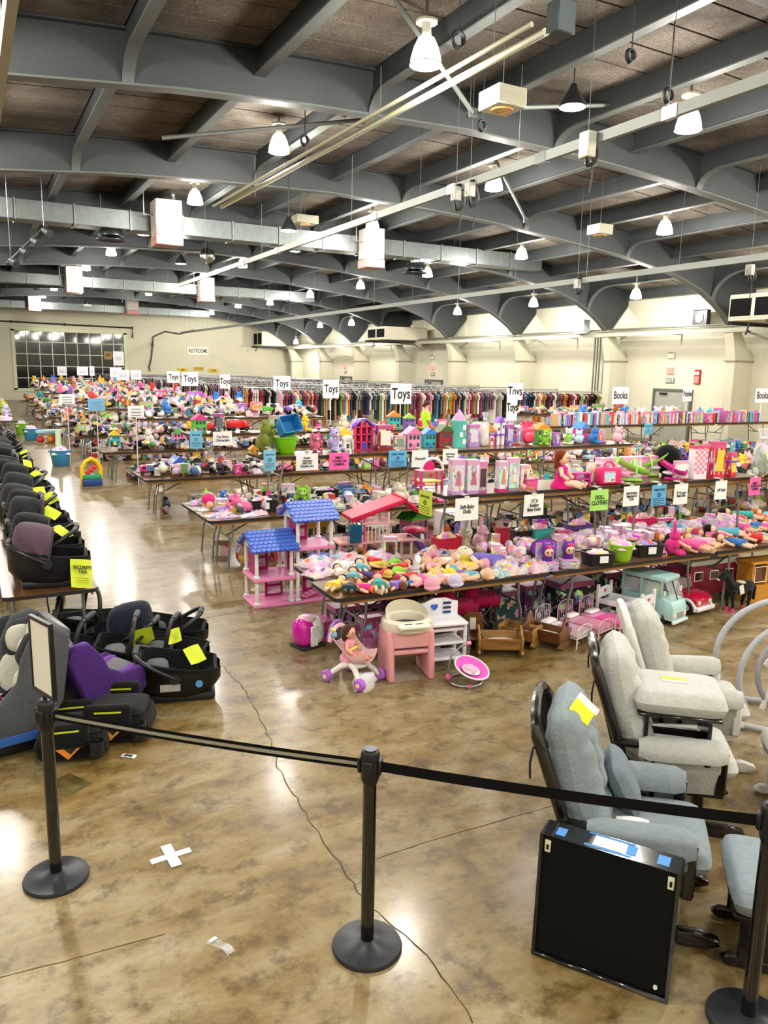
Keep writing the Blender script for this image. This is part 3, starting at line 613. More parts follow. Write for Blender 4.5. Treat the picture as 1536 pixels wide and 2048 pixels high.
stanchion(*QL, 'black queue post with a framed notice on top beside the car seats', QM, True, True)
stanchion(*QM, 'black queue post standing alone in the middle of the floor', QR)
stanchion(*QR, 'black queue post beside the small grey footstool, cut by the frame')

# ------------------------------------------------------------------ marks on the floor
t = T('tape_cross', 'white tape cross stuck on the floor between the queue posts', 'tape', tuple(at(342, 1712)))
O('tape_strip', bevelled(G().b2((-.115, -.024, 0), (.115, .024, .002)), .008, 2), 'paper', '#f2f1f6', t, (0, 0, .001), (0, 0, radians(4))); O('tape_strip', bevelled(G().b2((-.11, -.03, 0), (.11, .03, .002)), .008, 2), 'paper', '#f6f5fa', t, (0, 0, .0035), (0, 0, radians(93)))
t = T('floor_label', 'crumpled white label scrap on the floor near the booster seats', 'label', tuple(at(257, 1513))); O('label_sheet', G().surf(lambda u, v: (.05*(u-.5), .11*(v-.5), .002+.006*abs(sin(9*v))), 3, 8), 'paper', '#e6e2da', t, rot=(0, 0, .9)); O('label_print', G().b2((-.012, -.03, .008), (.012, .03, .009)), 'paper', '#3a3836', t, rot=(0, 0, .9))
t = T('floor_outlet', 'square brass outlet cover set in the floor behind the queue post', 'outlet cover', tuple(at(136, 1570)), .55)
O('cover_plate', G().b2((-.10, -.12, 0), (.10, .12, .003)), 'metal', '#8d8352', t, smooth=False)
for k in (-1, 0, 1): O('outlet_cap', lambda: G().cyl((0, 0, .003), (0, 0, .006), .03, n=18), 'metal', '#a0965e', t, (0, .07*k, 0), key='ocap')
t = T('clear_tape', 'torn scrap of clear tape on the floor behind the middle post', 'tape', tuple(at(442, 1893)), .4); O('tape_film', G().surf(lambda u, v: (.045*(u-.5)+.01*sin(5*v), .15*(v-.5), .002+.004*abs(sin(7*v+3*u))), 4, 10), 'film', None, t); O('tape_edge', G().b2((-.02, .05, .006), (.02, .07, .008)), 'paper', '#efeee9', t)

# ------------------------------------------------------------------ gliders and footstools
def glider(x, y, a, lab, wood_m, wcol, cush, s=1.0, arm_cover=True, sticker=False):
    t = T('glider_chair', lab, 'glider chair', (x, y, 0), a, 'padded glider chairs', s)
    wd = lambda n, g, **k: O(n, g, wood_m, wcol, t, **k)
    for sg in (-1, 1):
        wd('runner', bevelled(G().prism([(-.34, 0), (.30, 0), (.40, .012), (.455, .035), (.44, .06), (.36, .085), (.2, .075), (-.3, .075), (-.36, .04)], sg*.24-.028, sg*.24+.028), .012, 2))
        wd('upright', G().b2((-.20, sg*.24-.02, .07), (-.13, sg*.24+.02, .30), .008)); wd('upright', G().b2((.13, sg*.24-.02, .07), (.20, sg*.24+.02, .30), .008))
        wd('side_rail', G().b2((-.30, sg*.285-.02, .27), (.30, sg*.285+.02, .33), .01))
        wd('arm_post', G().b2((.24, sg*.305-.025, .3), (.30, sg*.305+.025, .57), .01)); wd('arm_rail', bevelled(G().b2((-.36, sg*.31-.035, .555), (.30, sg*.31+.035, .585)), .01, 2))
        for k in range(3): wd('spindle', G().b2((-.12+.12*k-.012, sg*.305-.012, .32), (-.12+.12*k+.012, sg*.305+.012, .56)))
        p = G().tube([(-.24, sg*.275, .28), (-.32, sg*.275, .55), (-.43, sg*.27, .86), (-.475, sg*.265, .985), (-.485, sg*.262, 1.02)], [.028, .032, .032, .034, .024], 10); wd('back_post', p)
        pad = G().loft([[(xx, sg*.31+(.082+.012*(1-abs(xx-.04)*4))*cos(q)*(.75 if abs(xx-.04) > .235 else 1), .545+.085*max(-.35, sin(q))*(.8 if abs(xx-.04) > .235 else 1)+.010*sin(6*xx)) for q in [2*pi*i/18 for i in range(18)]] for xx in [-.21, -.2, -.15, -.08, 0, .08, .16, .24, .28, .29]])
        O('arm_pad', pad, 'cloth', cush, t)
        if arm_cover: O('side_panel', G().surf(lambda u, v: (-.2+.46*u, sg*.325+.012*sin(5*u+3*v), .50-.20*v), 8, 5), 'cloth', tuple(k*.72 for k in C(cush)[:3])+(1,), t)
    wd('front_rail', G().b2((.26, -.27, .27), (.30, .27, .33), .008)); wd('rear_rail', G().b2((-.30, -.27, .27), (-.26, .27, .33), .008)); wd('base_bar', G().b2((-.05, -.24, .02), (.05, .24, .06), .008)); wd('seat_deck', G().b2((-.27, -.27, .31), (.27, .27, .335)))
    wd('top_rail', G().tube([(-.475-.03*cos(q)*1.0, .265*sin(q), .985+.11*cos(q)) for q in [-pi/2+pi*i/14 for i in range(15)]], .026, 8))
    for k in range(-2, 3): wd('back_slat', G().tube([(-.29, .10*k, .3), (-.375, .10*k, .6), (-.50, .10*k, 1.03)], .012, 6))
    O('seat_cushion', G().pillow(.60, .56, .17, 22, 20, 5, .42, dent=lambda u, v: 1-.10*math.exp(-(u*u+v*v)*5)), 'cloth', cush, t, (.09, 0, .415), (0, radians(-4), 0), angle=80)
    def chan(u, v):
        k = 1.0
        for c in (-.36, .36): k -= .38*math.exp(-((u-c)/.07)**2)*(1 if v < .55 else .35)
        k -= .40*math.exp(-((v-.52)/.06)**2) * (.5+.5*cos(u*3.0)); k -= .22*math.exp(-((v+.38)/.06)**2); return max(.25, k) + .04*sin(19*v+7*u)
    O('back_cushion', G().pillow(.54, .76, .25, 30, 36, 4, .5, dent=chan, bend=lambda u, v: .02*v*v), 'cloth', cush, t, (-.275, 0, .735), lean(radians(17)), angle=80)
    for sg in (-1, 1): O('tie_string', G().tube([(-.45, sg*.25, .95), (-.49, sg*.29, .93), (-.50, sg*.31, .86), (-.495, sg*.315, .78)], .006, 5), 'cloth', '#20242c' if wood_m == 'espresso' else '#d8d8d2', t)
    if sticker:
        O('price_tag', G().b2((-.06, -.04, 0), (.06, .04, .004)), 'paper', '#e6e22a', t, (-.275, -.135, 1.085), (radians(38), radians(40), 0), smooth=False)
        O('price_sheet', G().b2((-.06, .04, 0), (.07, .08, .004)), 'paper', '#e8e8ee', t, (-.275, -.135, 1.085), (radians(38), radians(40), 0), smooth=False)
    return t
def footstool(x, y, z, a, lab, wood_m, wcol, cush, label=None):
    t = T('footstool', lab, 'footstool', (x, y, z), a, 'padded footstools')
    for sg in (-1, 1):
        O('runner', bevelled(G().prism([(-.2, 0), (.2, 0), (.24, .03), (.2, .06), (-.2, .06), (-.24, .03)], sg*.17-.02, sg*.17+.02), .008, 1), wood_m, wcol, t)
        O('side_panel', G().b2((-.16, sg*.18-.012, .05), (.16, sg*.18+.012, .30), .006), wood_m, wcol, t)
    O('cross_bar', G().b2((-.02, -.17, .1), (.02, .17, .15), .006), wood_m, wcol, t); O('seat_board', G().b2((-.2, -.24, .285), (.2, .24, .31), .008), wood_m, wcol, t)
    O('cushion', G().pillow(.44, .54, .15, 20, 22, 7, .34), 'cloth', cush, t, (0, 0, .375), angle=80)
    if label:
        O('price_label', G().b2((-.02, -.075, .452), (.02, .075, .455)), 'paper', label, t, (.03, .02, 0)); O('price_print', G().b2((-.05, -.075, .4505), (-.02, .075, .4535)), 'paper', '#dfe3f2', t, (.03, .02, 0))
    return t
glider(2.90, 2.60, radians(-45), 'blue-grey padded glider with dark frame and yellow tag, closest to the black case', 'espresso', None, '#87939a', 1.0, sticker=True)
glider(3.78, 3.14, radians(-41), 'pale grey padded glider with dark frame carrying a footstool on its seat', 'espresso', None, '#c3c4c0', 1.0)
footstool(3.72, 3.05, .46, radians(-41+90), 'pale grey footstool with yellow label lying on the glider seat', 'espresso', None, '#c9c9c6', '#e6e032')
glider(4.52, 3.62, radians(-38), 'light grey padded glider with a white painted frame', 'plastic', '#e4e4e0', '#c2c3be', 1.0)
footstool(3.27, 2.02, 0, radians(-45), 'blue-grey footstool with dark base beside the cut queue post', 'espresso', None, '#8d9aa3', '#2f55a8')
footstool(4.58, 2.72, 0, radians(-38), 'white framed footstool with pale grey cushion beyond the second glider', 'plastic', '#e4e4e0', '#c6c7c2')
gp = T('throw_cushion', 'small blue-grey cushion propped on the first glider seat', 'cushion', (2.98, 2.74, .60), 0); gp.rotation_euler = (radians(62), 0, radians(48)); O('cover', G().pillow(.34, .30, .13, 16, 16, 4, .5), 'cloth', '#75828c', gp, angle=80); O('piping', G().tube([(.17*math.copysign(abs(cos(q))**.45, cos(q)), .15*math.copysign(abs(sin(q))**.45, sin(q)), 0) for q in [2*pi*i/24 for i in range(24)]], .006, 5, True), 'cloth', '#6a7782', gp)
pp = T('paper_sheet', 'white paper sheet lying on the first glider seat', 'paper', (2.82, 2.50, .52), radians(-40)); O('sheet', G().surf(lambda u, v: (.16*(u-.5), .09*(v-.5), .004+.012*sin(3*u)), 5, 3), 'paper', '#f2f2f2', pp); O('sheet_fold', G().b2((-.01, -.045, .01), (.0, .045, .014)), 'paper', '#dcdcdc', pp)

# ------------------------------------------------------------------ black case with blue tape
ca = at(1065, 1908); cb = at(1332, 2008); ang = atan2(cb.y-ca.y, cb.x-ca.x); CL = (cb-ca).length
t = T('folding_game_case', 'flat black case with blue tape standing upright in front of the glider', 'case', ((ca.x+cb.x)/2, (ca.y+cb.y)/2, 0), ang)
t.rotation_euler = (radians(-3), 0, ang)
HC = .62; hw = CL/2
O('panel', G().b2((-hw, .012, .02), (hw, .13, HC), .006), 'matte', '#0a0b0d', t); O('top_cover', G().b2((-hw-.003, 0, HC), (hw+.003, .142, HC+.004)), 'gloss', '#1d1f25', t, smooth=False)
for sx in (-1, 1): O('edge_band', G().b2((sx*hw-.008, 0, .0), (sx*hw+.008, .142, HC)), 'gloss', '#141518', t, smooth=False)
O('bottom_rim', G().b2((-hw, -.008, 0), (hw, .142, .022), .006), 'gloss', '#101114', t)
for sx in (-.9, .9): lt = O('latch', G().b2((sx*hw-.014, .004, HC-.085), (sx*hw+.014, .014, HC-.025), .003), 'plastic', '#d8d8b8', t); O('latch_slot', G().b2((sx*hw-.005, .001, HC-.07), (sx*hw+.006, .004, HC-.045)), 'plastic', '#101010', lt, smooth=False)
O('screw_cap', G().cyl((hw*.83, .002, .055), (hw*.83, .013, .055), .009, n=14), 'plastic', '#eeeeee', t)
for cx, cy, w, d in ((-.74, .06, .022, .07), (-.02, .128, .105, .014), (-.02, .018, .105, .014), (.30, .075, .022, .08), (.76, .07, .026, .08)): O('blue_tape', (G().b2((cx*hw-w, cy-d/2, HC+.004), (cx*hw+w, cy+d/2, HC+.006))), 'paper', '#4d8fd6', t, smooth=False)
O('price_paper', G().b2((-.01*hw-.075, .03, HC+.004), (-.01*hw+.06, .118, HC+.0055)), 'paper', '#efe9ea', t, smooth=False)

# ------------------------------------------------------------------ child car seats
def tag_note(parent, loc, rot, s=1.0, words=True, colr='#c8d62a'):
    n = O('paper_tag', lambda: G().surf(lambda u, v: (.2*(u-.5), .012*sin(4*u+2*v), .26*(v-.5)), 6, 6), 'paper', colr, parent, loc, rot, s, key='tagn')
    if words:
        text(n, 'SECURITY\nTAG', .042, (0, -.022, .03), (pi/2, 0, 0), '#20260c', bold=.0015, spacing=.95)
        for k in range(3): O('print_line', lambda: G().b2((-.06, -.02, -.002), (.06, -.019, .002)), 'paper', '#6d7416', n, (0, 0, -.045-.022*k), key='pline', smooth=False)
    return n
def tub(k=1.0, inner=False, n=18, m=14):
    def f(u, v):
        t_ = 2*u-1; e = max(0.0, 1-abs(t_)**7)**.5; w = .225*(1-.16*t_*t_)*(.35+.65*e)*k; r = .36-.15*u+.10*max(0, u-.62)+(.02 if not inner else .025)
        b = (.0+.15*abs(t_)**2.6) + (0 if not inner else .06); b = min(b, r-.03); q = pi*v
        return (-.35*k+.70*k*u, w*math.copysign(abs(cos(q))**.75, cos(q)), r-(r-b)*abs(sin(q))**.62)
    return G().surf(f, n, m)
def infant_seat(x, y, z, a, lab, shell='#0b0b0d', pad='#1c1d20', canopy=None, handle='up', note=False, s=1.0, roll=0, insert='#6d7074', grp='infant car seats along the aisle', side=False, order='y', note_words=True):
    t = T('infant_car_seat', lab, 'car seat', (x, y, z), 0, grp, s, (roll, 0, a), order)
    O('shell', lambda: tub(), 'plastic', shell, t, key='tub_o', angle=70); O('lining', lambda: tub(.90, True), 'cloth', pad, t, key='tub_i', angle=70)
    O('shell_rim', lambda: G().tube([tub_edge(u, 0) for u in [i/18 for i in range(1, 18)]]+[tub_edge(u, 1) for u in [i/18 for i in range(17, 0, -1)]], .017, 6, True), 'cloth', shell, t, key='tub_r')
    O('head_insert', lambda: G().ell((-.17, 0, .25), (.10, .13, .07), 14, 8, .7), 'cloth', insert, t, key='hins'); O('seat_insert', lambda: G().ell((.02, 0, .12), (.15, .12, .05), 14, 8, .7), 'cloth', pad, t, key='sins')
    for sg in (-1, 1): O('harness_strap', (lambda sg=sg: G().tube([(-.2, sg*.05, .31), (-.08, sg*.055, .23), (.03, sg*.03, .19)], .012, 5)), 'cloth', '#101114', t, key=('hst', sg))
    O('buckle', lambda: G().b2((.03, -.025, .165), (.07, .025, .195), .008), 'plastic', '#8d1f22', t, key='bck')
    ha = {'up': radians(8), 'back': radians(-62), 'front': radians(58)}[handle]
    pts = [(0, .235*math.copysign(abs(cos(q))**.55, cos(q)), .36*abs(sin(q))**.7) for q in [pi*i/20 for i in range(21)]]
    O('carry_handle', (lambda: G().tube([(px*1, py, pz) for px, py, pz in pts], .021, 8)), 'plastic', '#1b1c20', t, (-.02, 0, .24), (0, ha, 0), key='chan')
    O('handle_grip', (lambda: G().tube([(0, py, pz) for px, py, pz in pts if abs(py) < .12], .027, 8)), 'rubber', '#26282c', t, (-.02, 0, .24), (0, ha, 0), key='cgrip')
    for sg in (-1, 1): O('handle_hub', (lambda sg=sg: G().cyl((-.02, sg*.215, .24), (-.02, sg*.25, .24), .045, n=14)), 'plastic', '#202227', t, key=('hub', sg))
    O('base_foot', lambda: bevelled(G().b2((-.25, -.16, 0), (.30, .16, .075)), .03, 2), 'plastic', '#1e2024', t, key='bfoot')
    if canopy:
        def hood(u, v):
            th = radians(12)+radians(118)*u; ph = pi*v; rr = 1+.025*cos(u*pi*4)
            return (-.06-.30*cos(th-radians(30))*sin(ph)**.5*rr+.05, .235*cos(ph)*rr, .26+.33*sin(th)*sin(ph)**.6*rr)
        O('canopy', lambda: G().surf(hood, 12, 16), 'cloth', canopy, t, key='hood', angle=70)
        O('canopy_trim', lambda: G().tube([hood(1, v/16) for v in range(17)], .009, 5), 'cloth', '#3a3d42', t, key='hoodt')
    if note: tag_note(t, (.16, -.20, .30) if note is True else note, (radians(-22), radians(14), radians(28)) if note_words else (radians(-58), radians(R.uniform(-25, 25)), radians(R.uniform(0, 60))), 1.0 if note_words else .68, note_words)
    if side:
        O('side_badge', G().cyl((.17, -.232, .18), (.17, -.22, .18), .03, n=16), 'plastic', '#5a94c8', t, rot=(0, 0, 0)); O('side_sticker', G().b2((-.14, -.226, .13), (.02, -.219, .19)), 'paper', '#a9a9a2', t, smooth=False)
    return t
def tub_edge(u, v):
    t_ = 2*u-1; e = max(0.0, 1-abs(t_)**7)**.5; w = .225*(1-.16*t_*t_)*(.35+.65*e); r = .36-.15*u+.10*max(0, u-.62)+.02
    return (-.35+.70*u, w if v == 0 else -w, r)
def convertible(x, y, a, lab, shell, pad, light, s=1.0, lean_=0.0, base='#1c1e22', band=None):
    t = T('convertible_car_seat', lab, 'car seat', (x, y, 0), a, 'large child car seats on the floor', s); t.rotation_euler = (0, lean_, a)
    out = [(-.34, .70), (-.24, .78), (-.12, .74), (-.05, .60), (-.02, .46), (.08, .36), (.26, .32), (.33, .24), (.30, .12), (.1, .09), (-.16, .10), (-.28, .30)]
    for sg in (-1, 1):
        O('side_shell', bevelled(G().prism(out, sg*.19, sg*.25), .025, 3), 'cloth', shell, t, angle=60)
        O('head_wing', bevelled(G().prism([(-.27, .52), (-.25, .75), (-.1, .73), (-.03, .60), (-.07, .50)], sg*.12, sg*.185), .03, 3), 'cloth', pad, t, angle=60)
        O('wing_pad', G().ell((-.14, sg*.125, .62), (.085, .028, .09), 14, 10, .8), 'cloth', light, t)
        O('bolster', G().ell((-.10, sg*.15, .38), (.09, .035, .15), 14, 10, .8), 'cloth', light, t); O('thigh_bolster', G().ell((.12, sg*.15, .26), (.18, .05, .07), 14, 8, .8), 'cloth', pad, t)
        O('harness_strap', G().tube([(-.2, sg*.05, .55), (-.13, sg*.05, .36), (.06, sg*.03, .27)], .013, 5), 'cloth', '#15161a', t)
    O('back_shell', bevelled(G().prism([(-.36, .72), (-.28, .76), (-.14, .12), (-.22, .10)], -.2, .2), .02, 2), 'plastic', shell, t, angle=60)
    O('back_pad', G().pillow(.34, .5, .10, 14, 18, 4, .5), 'cloth', light, t, (-.17, 0, .44), lean(radians(16)), angle=80); O('head_pad', G().pillow(.24, .2, .10, 12, 12, 4, .5), 'cloth', light, t, (-.21, 0, .66), lean(radians(14)), angle=80)
    O('seat_pad', G().pillow(.42, .32, .12, 14, 14, 5, .5), 'cloth', light, t, (.09, 0, .24), (0, radians(-6), 0), angle=80)
    O('base', bevelled(G().prism([(-.22, 0), (.30, 0), (.34, .05), (.30, .13), (-.2, .13), (-.26, .06)], -.2, .2), .03, 3), 'plastic', base, t, angle=60)
    if band:
        for y0 in (-.262, .25): O('rating_band', G().b2((-.18, y0, .10), (.24, y0+.012, .15)), 'paper', band, t, smooth=False)
    O('buckle', G().b2((.02, -.03, .28), (.08, .03, .32), .008), 'plastic', '#8d1f22', t)
    return t
def booster(x, y, a, lab, s=1.0, label='#e08a2c'):
    t = T('booster_seat', lab, 'booster seat', (x, y, 0), a, 'backless booster seats', s)
    O('body', bevelled(G().prism([(-.22, .02), (.20, .0), (.24, .06), (.22, .17), (.1, .20), (-.2, .22), (-.25, .12)], -.2, .2), .045, 3), 'cloth', '#0f1012', t, angle=70); O('seat_pad', G().pillow(.40, .34, .08, 14, 14, 4, .5), 'cloth', '#1c1d20', t, (0, 0, .205), angle=80)
    for sg in (-1, 1):
        O('armrest', bevelled(G().b2((-.2, sg*.2-.035, .12), (.12, sg*.2+.035, .30)), .03, 3), 'cloth', '#121315', t, angle=70)
        O('arm_trim', G().b2((-.12, sg*.2-.037, .25), (.06, sg*.2+.037, .262)), 'cloth', '#c8d62c', t)
    O('cup_holder', G().lathe([(.05, .06), (.055, .17), (.048, .17), (.043, .08), (0, .08)], 18, (.17, -.23, .0)), 'plastic', '#141518', t)
    wl = O('warning_label', G().b2((-.06, -.001, -.06), (.06, .001, .06)), 'paper', label, t, (-.02, -.222, .13), (0, radians(45), 0), smooth=False); O('label_print', G().b2((-.045, -.003, -.02), (.045, -.001, .055)), 'paper', '#241d1c', wl, smooth=False)
    return t
convertible(.10, 5.92, radians(192), 'tall grey and cream convertible car seat behind the notice post', '#4b4e53', '#37393e', '#c9c8bd', 1.18, band='#2458a8')
convertible(.84, 6.22, radians(28), 'purple and grey convertible car seat lying back beside the grey one', '#43246b', '#7b44a8', '#77797d', 1.0, radians(-14))
booster(.52, 5.58, radians(-12), 'black booster seat with orange label and cup holder beside the post'); booster(.86, 5.74, radians(-20), 'black booster seat with yellow corner label under the belt', 1.05, '#dba22c')
infant_seat(1.42, 6.22, 0, radians(-14), 'black infant car seat with blue badge, frontmost on the floor', pad='#141518', insert='#55585c', handle='back', note=(.14, -.02, .36), side=True, grp='infant car seats on the floor', note_words=False)
infant_seat(1.16, 6.72, 0, radians(-18), 'black infant car seat with upright handle behind the frontmost one', pad='#101113', insert='#6a6d70', handle='up', grp='infant car seats on the floor')
infant_seat(1.12, 7.22, 0, radians(150), 'infant car seat with a raised navy hood on the floor', canopy='#141c2c', pad='#20222a', handle='back', note=(-.30, .23, .30), grp='infant car seats on the floor')
infant_seat(1.62, 7.25, 0, radians(-20), 'black infant car seat by the crack, farthest out on the floor', pad='#1c1d20', insert='#3c3e42', handle='front', grp='infant car seats on the floor', s=.95)
infant_seat(1.50, 6.72, 0, radians(-30), 'black infant car seat with a folded tag between two others', pad='#222428', insert='#4c4f53', handle='up', note=(.0, .03, .38), grp='infant car seats on the floor', s=.9, note_words=False)
infant_seat(.78, 6.85, 0, radians(-30), 'black infant car seat with pink piping under the table edge', pad='#1b1c20', insert='#8a2a44', grp='infant car seats on the floor')
infant_seat(.30, 7.0, 0, radians(-50), 'charcoal infant car seat under the left table', pad='#1e2024', canopy='#17181b', grp='infant car seats on the floor', handle='front')
infant_seat(.62, 7.55, 0, radians(-12), 'grey trimmed infant car seat deep under the left table', pad='#26282c', insert='#a5a6a2', grp='infant car seats on the floor')
infant_seat(.95, 7.75, 0, radians(10), 'black infant car seat under the table beside the aisle', pad='#232529', insert='#8c8e90', grp='infant car seats on the floor')
infant_seat(.15, 6.45, 0, radians(70), 'black infant car seat with striped lining behind the convertible seat', pad='#2b2d31', insert='#b9b9b2', grp='infant car seats on the floor', handle='back')

# ------------------------------------------------------------------ folding tables
def folding_table(cx, cy, L, W, z=.74, lab='', rz=0.0, base=0.0, order='x', grp='folding tables', top='tabletop'):
    t = T('folding_table', lab, 'table', (cx, cy, base), rz, grp, order=order); hx, hy = L/2, W/2
    O('tabletop', lambda: bevelled(G().b2((-hx, -hy, z-.022), (hx, hy, z)), .03, 3, 80) if 0 else G().loft([[(a*(1 if k else 1), b, zz) for a, b in rr_outline(hx, hy, .05)] for k, zz in ((0, z-.03), (1, z))]), top, None, t, key=('tt', L, W, z), angle=60)
    O('edge_trim', lambda: G().loft([[(a, b, zz) for a, b in rr_outline(hx+.004, hy+.004, .052)] for zz in (z-.036, z-.004)]), 'rubber', '#191512', t, key=('te', L, W, z))
    O('apron', lambda: G().b2((-hx+.06, -hy+.03, z-.075), (hx-.06, -hy+.045, z-.03)), 'oak', None, t, key=('ta', L, W, z), smooth=False); O('apron', lambda: G().b2((-hx+.06, hy-.045, z-.075), (hx-.06, hy-.03, z-.03)), 'oak', None, t, key=('ta2', L, W, z), smooth=False)
    for sx in (-1, 1):
        for sy in (-1, 1):
            O('leg', (lambda sx=sx, sy=sy: G().tube([(sx*(hx-.34), sy*(hy-.09), z-.04), (sx*(hx-.34), sy*(hy-.09), z-.24), (sx*(hx-.30), sy*(hy-.09), z-.38), (sx*(hx-.27), sy*(hy-.09), .0)], .0145, 8)), 'metal', '#8f9294', t, key=('tl', L, W, z, sx, sy))
        O('cross_bar', (lambda sx=sx: G().cyl((sx*(hx-.33), -(hy-.09), z-.30), (sx*(hx-.33), hy-.09, z-.30), .011, n=6)), 'metal', '#85888a', t, key=('tc', L, W, z, sx))
        O('leg_brace', (lambda sx=sx: G().tube([(sx*(hx-.33), 0, z-.30), (sx*(hx-.6), 0, z-.16), (sx*(hx-.85), 0, z-.05)], .009, 6)), 'metal', '#4a4c4e', t, key=('tb', L, W, z, sx))
    return t
def rr_outline(hx, hy, r, n=5):
    out = []
    for sx, sy, a0 in ((1, 1, 0), (-1, 1, pi/2), (-1, -1, pi), (1, -1, 1.5*pi)):
        out += [(sx*(hx-r)+r*cos(a0+pi/2*i/n), sy*(hy-r)+r*sin(a0+pi/2*i/n)) for i in range(n+1)]
    return out
# left tables that carry car seats along the aisle
for k in range(6): folding_table(.55, 8.42+2.46*k, 2.44, .78, .74, 'brown folding table under the row of car seats beside the aisle', pi/2, order='y', grp='tables under the car seats')
SH = ['#0d0e10', '#111215', '#15161a', '#0f1012', '#18191d']
seat_rows = []
y = 7.52; k = 0
while y < 21.5:
    near = y < 9.2
    can = R.choice(['#101114', '#1b1c20', '#0e0f11', '#232529', None, None]); lab = 'dark infant car seat in the row on the aisle tables'
    if k == 0: can, lab = '#54434f', 'dusty purple hooded infant car seat with a security tag at the table corner'
    infant_seat(.62+R.uniform(-.04, .06), y, .742, radians(R.uniform(-10, 8)) if k else radians(-6), lab, R.choice(SH), R.choice(['#17181b', '#101114', '#222428']), can, R.choice(['up', 'back', 'front']) if k else 'back', (.26, -.26, .14) if k == 0 else ((R.uniform(.05, .25), -.1, .40) if k in (1, 3, 5, 6, 9, 12, 15) else False), insert=R.choice(['#6a6c6e', '#2c2e32', '#45484e']), note_words=(k == 0))
    if k and k % 3 == 0: pass
    y += .50 + R.uniform(-.02, .05); k += 1
# ------------------------------------------------------------------ toy builders shared by all tables
SKIN = ['#f0c3a4', '#e8b795', '#d9a078', '#8a5a3c', '#f3cdb4']
HAIR = ['#2a1a14', '#5a3520', '#b5622c', '#e3c25a', '#141214', '#7a4426', '#c23a5a', '#d9b98a']
CLOTH = ['#e85d9e', '#d6338a', '#f2a7c3', '#8f6fd0', '#5fb0c9', '#3c6fb0', '#f2d24a', '#8cc63f', '#d93a3a', '#f28c3a', '#f4f0ea', '#5a3f8a', '#3aa6a0', '#b85fd0']
TOYC = ['#e23b3b', '#f2c53a', '#3a7fd0', '#58b947', '#f07aa8', '#8a5fc4', '#f28a2e', '#35b2b8', '#f4f2ea', '#2b2d33', '#d6338a', '#9ad04a']
CNAME = {'#e85d9e': 'pink', '#d6338a': 'magenta', '#f2a7c3': 'pale pink', '#8f6fd0': 'lilac', '#5fb0c9': 'sky blue', '#3c6fb0': 'blue', '#f2d24a': 'yellow', '#8cc63f': 'lime', '#d93a3a': 'red', '#f28c3a': 'orange', '#f4f0ea': 'white', '#5a3f8a': 'purple', '#3aa6a0': 'teal', '#b85fd0': 'violet',
         '#e23b3b': 'red', '#f2c53a': 'yellow', '#3a7fd0': 'blue', '#58b947': 'green', '#f07aa8': 'pink', '#8a5fc4': 'purple', '#f28a2e': 'orange', '#35b2b8': 'turquoise', '#f4f2ea': 'white', '#2b2d33': 'black', '#9ad04a': 'lime',
         '#c9a36a': 'tan', '#8a5a33': 'brown', '#b9b2a6': 'grey', '#e9dcc2': 'cream', '#f0b6c8': 'pink', '#cfc4e4': 'lavender', '#bfe0ee': 'pale blue', '#f3efe6': 'white', '#d8c8a8': 'beige', '#9aa6b2': 'grey', '#6b4a8a': 'plum', '#3d4f78': 'navy', '#76303c': 'maroon', '#4a6b46': 'dark green'}
PLUSH = ['#c9a36a', '#8a5a33', '#b9b2a6', '#e9dcc2', '#f0b6c8', '#cfc4e4', '#bfe0ee', '#f3efe6', '#d93a3a', '#f2c53a', '#8cc63f', '#3a7fd0']
def cn(c): return CNAME.get(c, 'coloured')
def doll(p, a, lab, skin, hair, dress, s=1.0, legs=None, grp=None, tilt=0.0, cat='doll', baby=False, shoe=None):
    t = T('baby_doll' if baby else 'doll', lab, cat, p, 0, grp, s, (0, tilt, a)); h = .046 if not baby else .056
    O('head', lambda: G().ell((-.16, 0, .055), (h*1.05, h, h), 12, 10), 'plastic', skin, t, key=('dh', baby)); O('hair', lambda: G().ell((-.188 if not baby else -.182, 0, .056), (h*1.1, h*1.25, h*1.12), 12, 10).ell((-.20, 0, .03), (h*1.0, h*1.35, .026), 10, 6), 'plush', hair, t, key=('dhr', baby))
    for sg in (-1, 1):
        O('eye', (lambda sg=sg: G().ell((-.158, sg*.02, .055+h*.93), (.007, .007, .004), 6, 4)), 'plastic', '#20242c', t, key=('de', baby, sg))
        O('arm', (lambda sg=sg: G().tube([(-.085, sg*.045, .045), (-.03, sg*.09, .04), (.02, sg*.10, .03), (.045, sg*.105, .03)], [.020, .018, .015, .017] if not baby else [.026, .025, .021, .02], 8)), 'plastic', skin, t, key=('da', baby, sg))
        O('leg', (lambda sg=sg: G().tube([(.03, sg*.028, .035), (.11, sg*.035, .035), (.19, sg*.035, .026), (.205, sg*.037, .05)] if not baby else [(.02, sg*.035, .04), (.08, sg*.055, .05), (.13, sg*.045, .03), (.145, sg*.047, .05)], [.024, .020, .015, .014] if not baby else [.034, .032, .025, .02], 8)), 'plastic', legs or skin, t, key=('dl', baby, sg))
        if shoe: O('shoe', (lambda sg=sg: G().ell((.20, sg*.036, .036), (.018, .016, .028), 8, 6)), 'gloss', shoe, t, key=('dsh', sg))
    O('dress', lambda: G().loft([[(x, w*cos(q), .045+hh*sin(q)) for q in [2*pi*i/14 for i in range(14)]] for x, w, hh in ((-.10, .02, .02), (-.09, .045, .032), (-.03, .04, .036), (.02, .052, .040), (.10 if not baby else .05, .09 if not baby else .055, .044), (.104 if not baby else .054, .06, .02))]), 'cloth', dress, t, key=('dd', baby), angle=80)
    return t
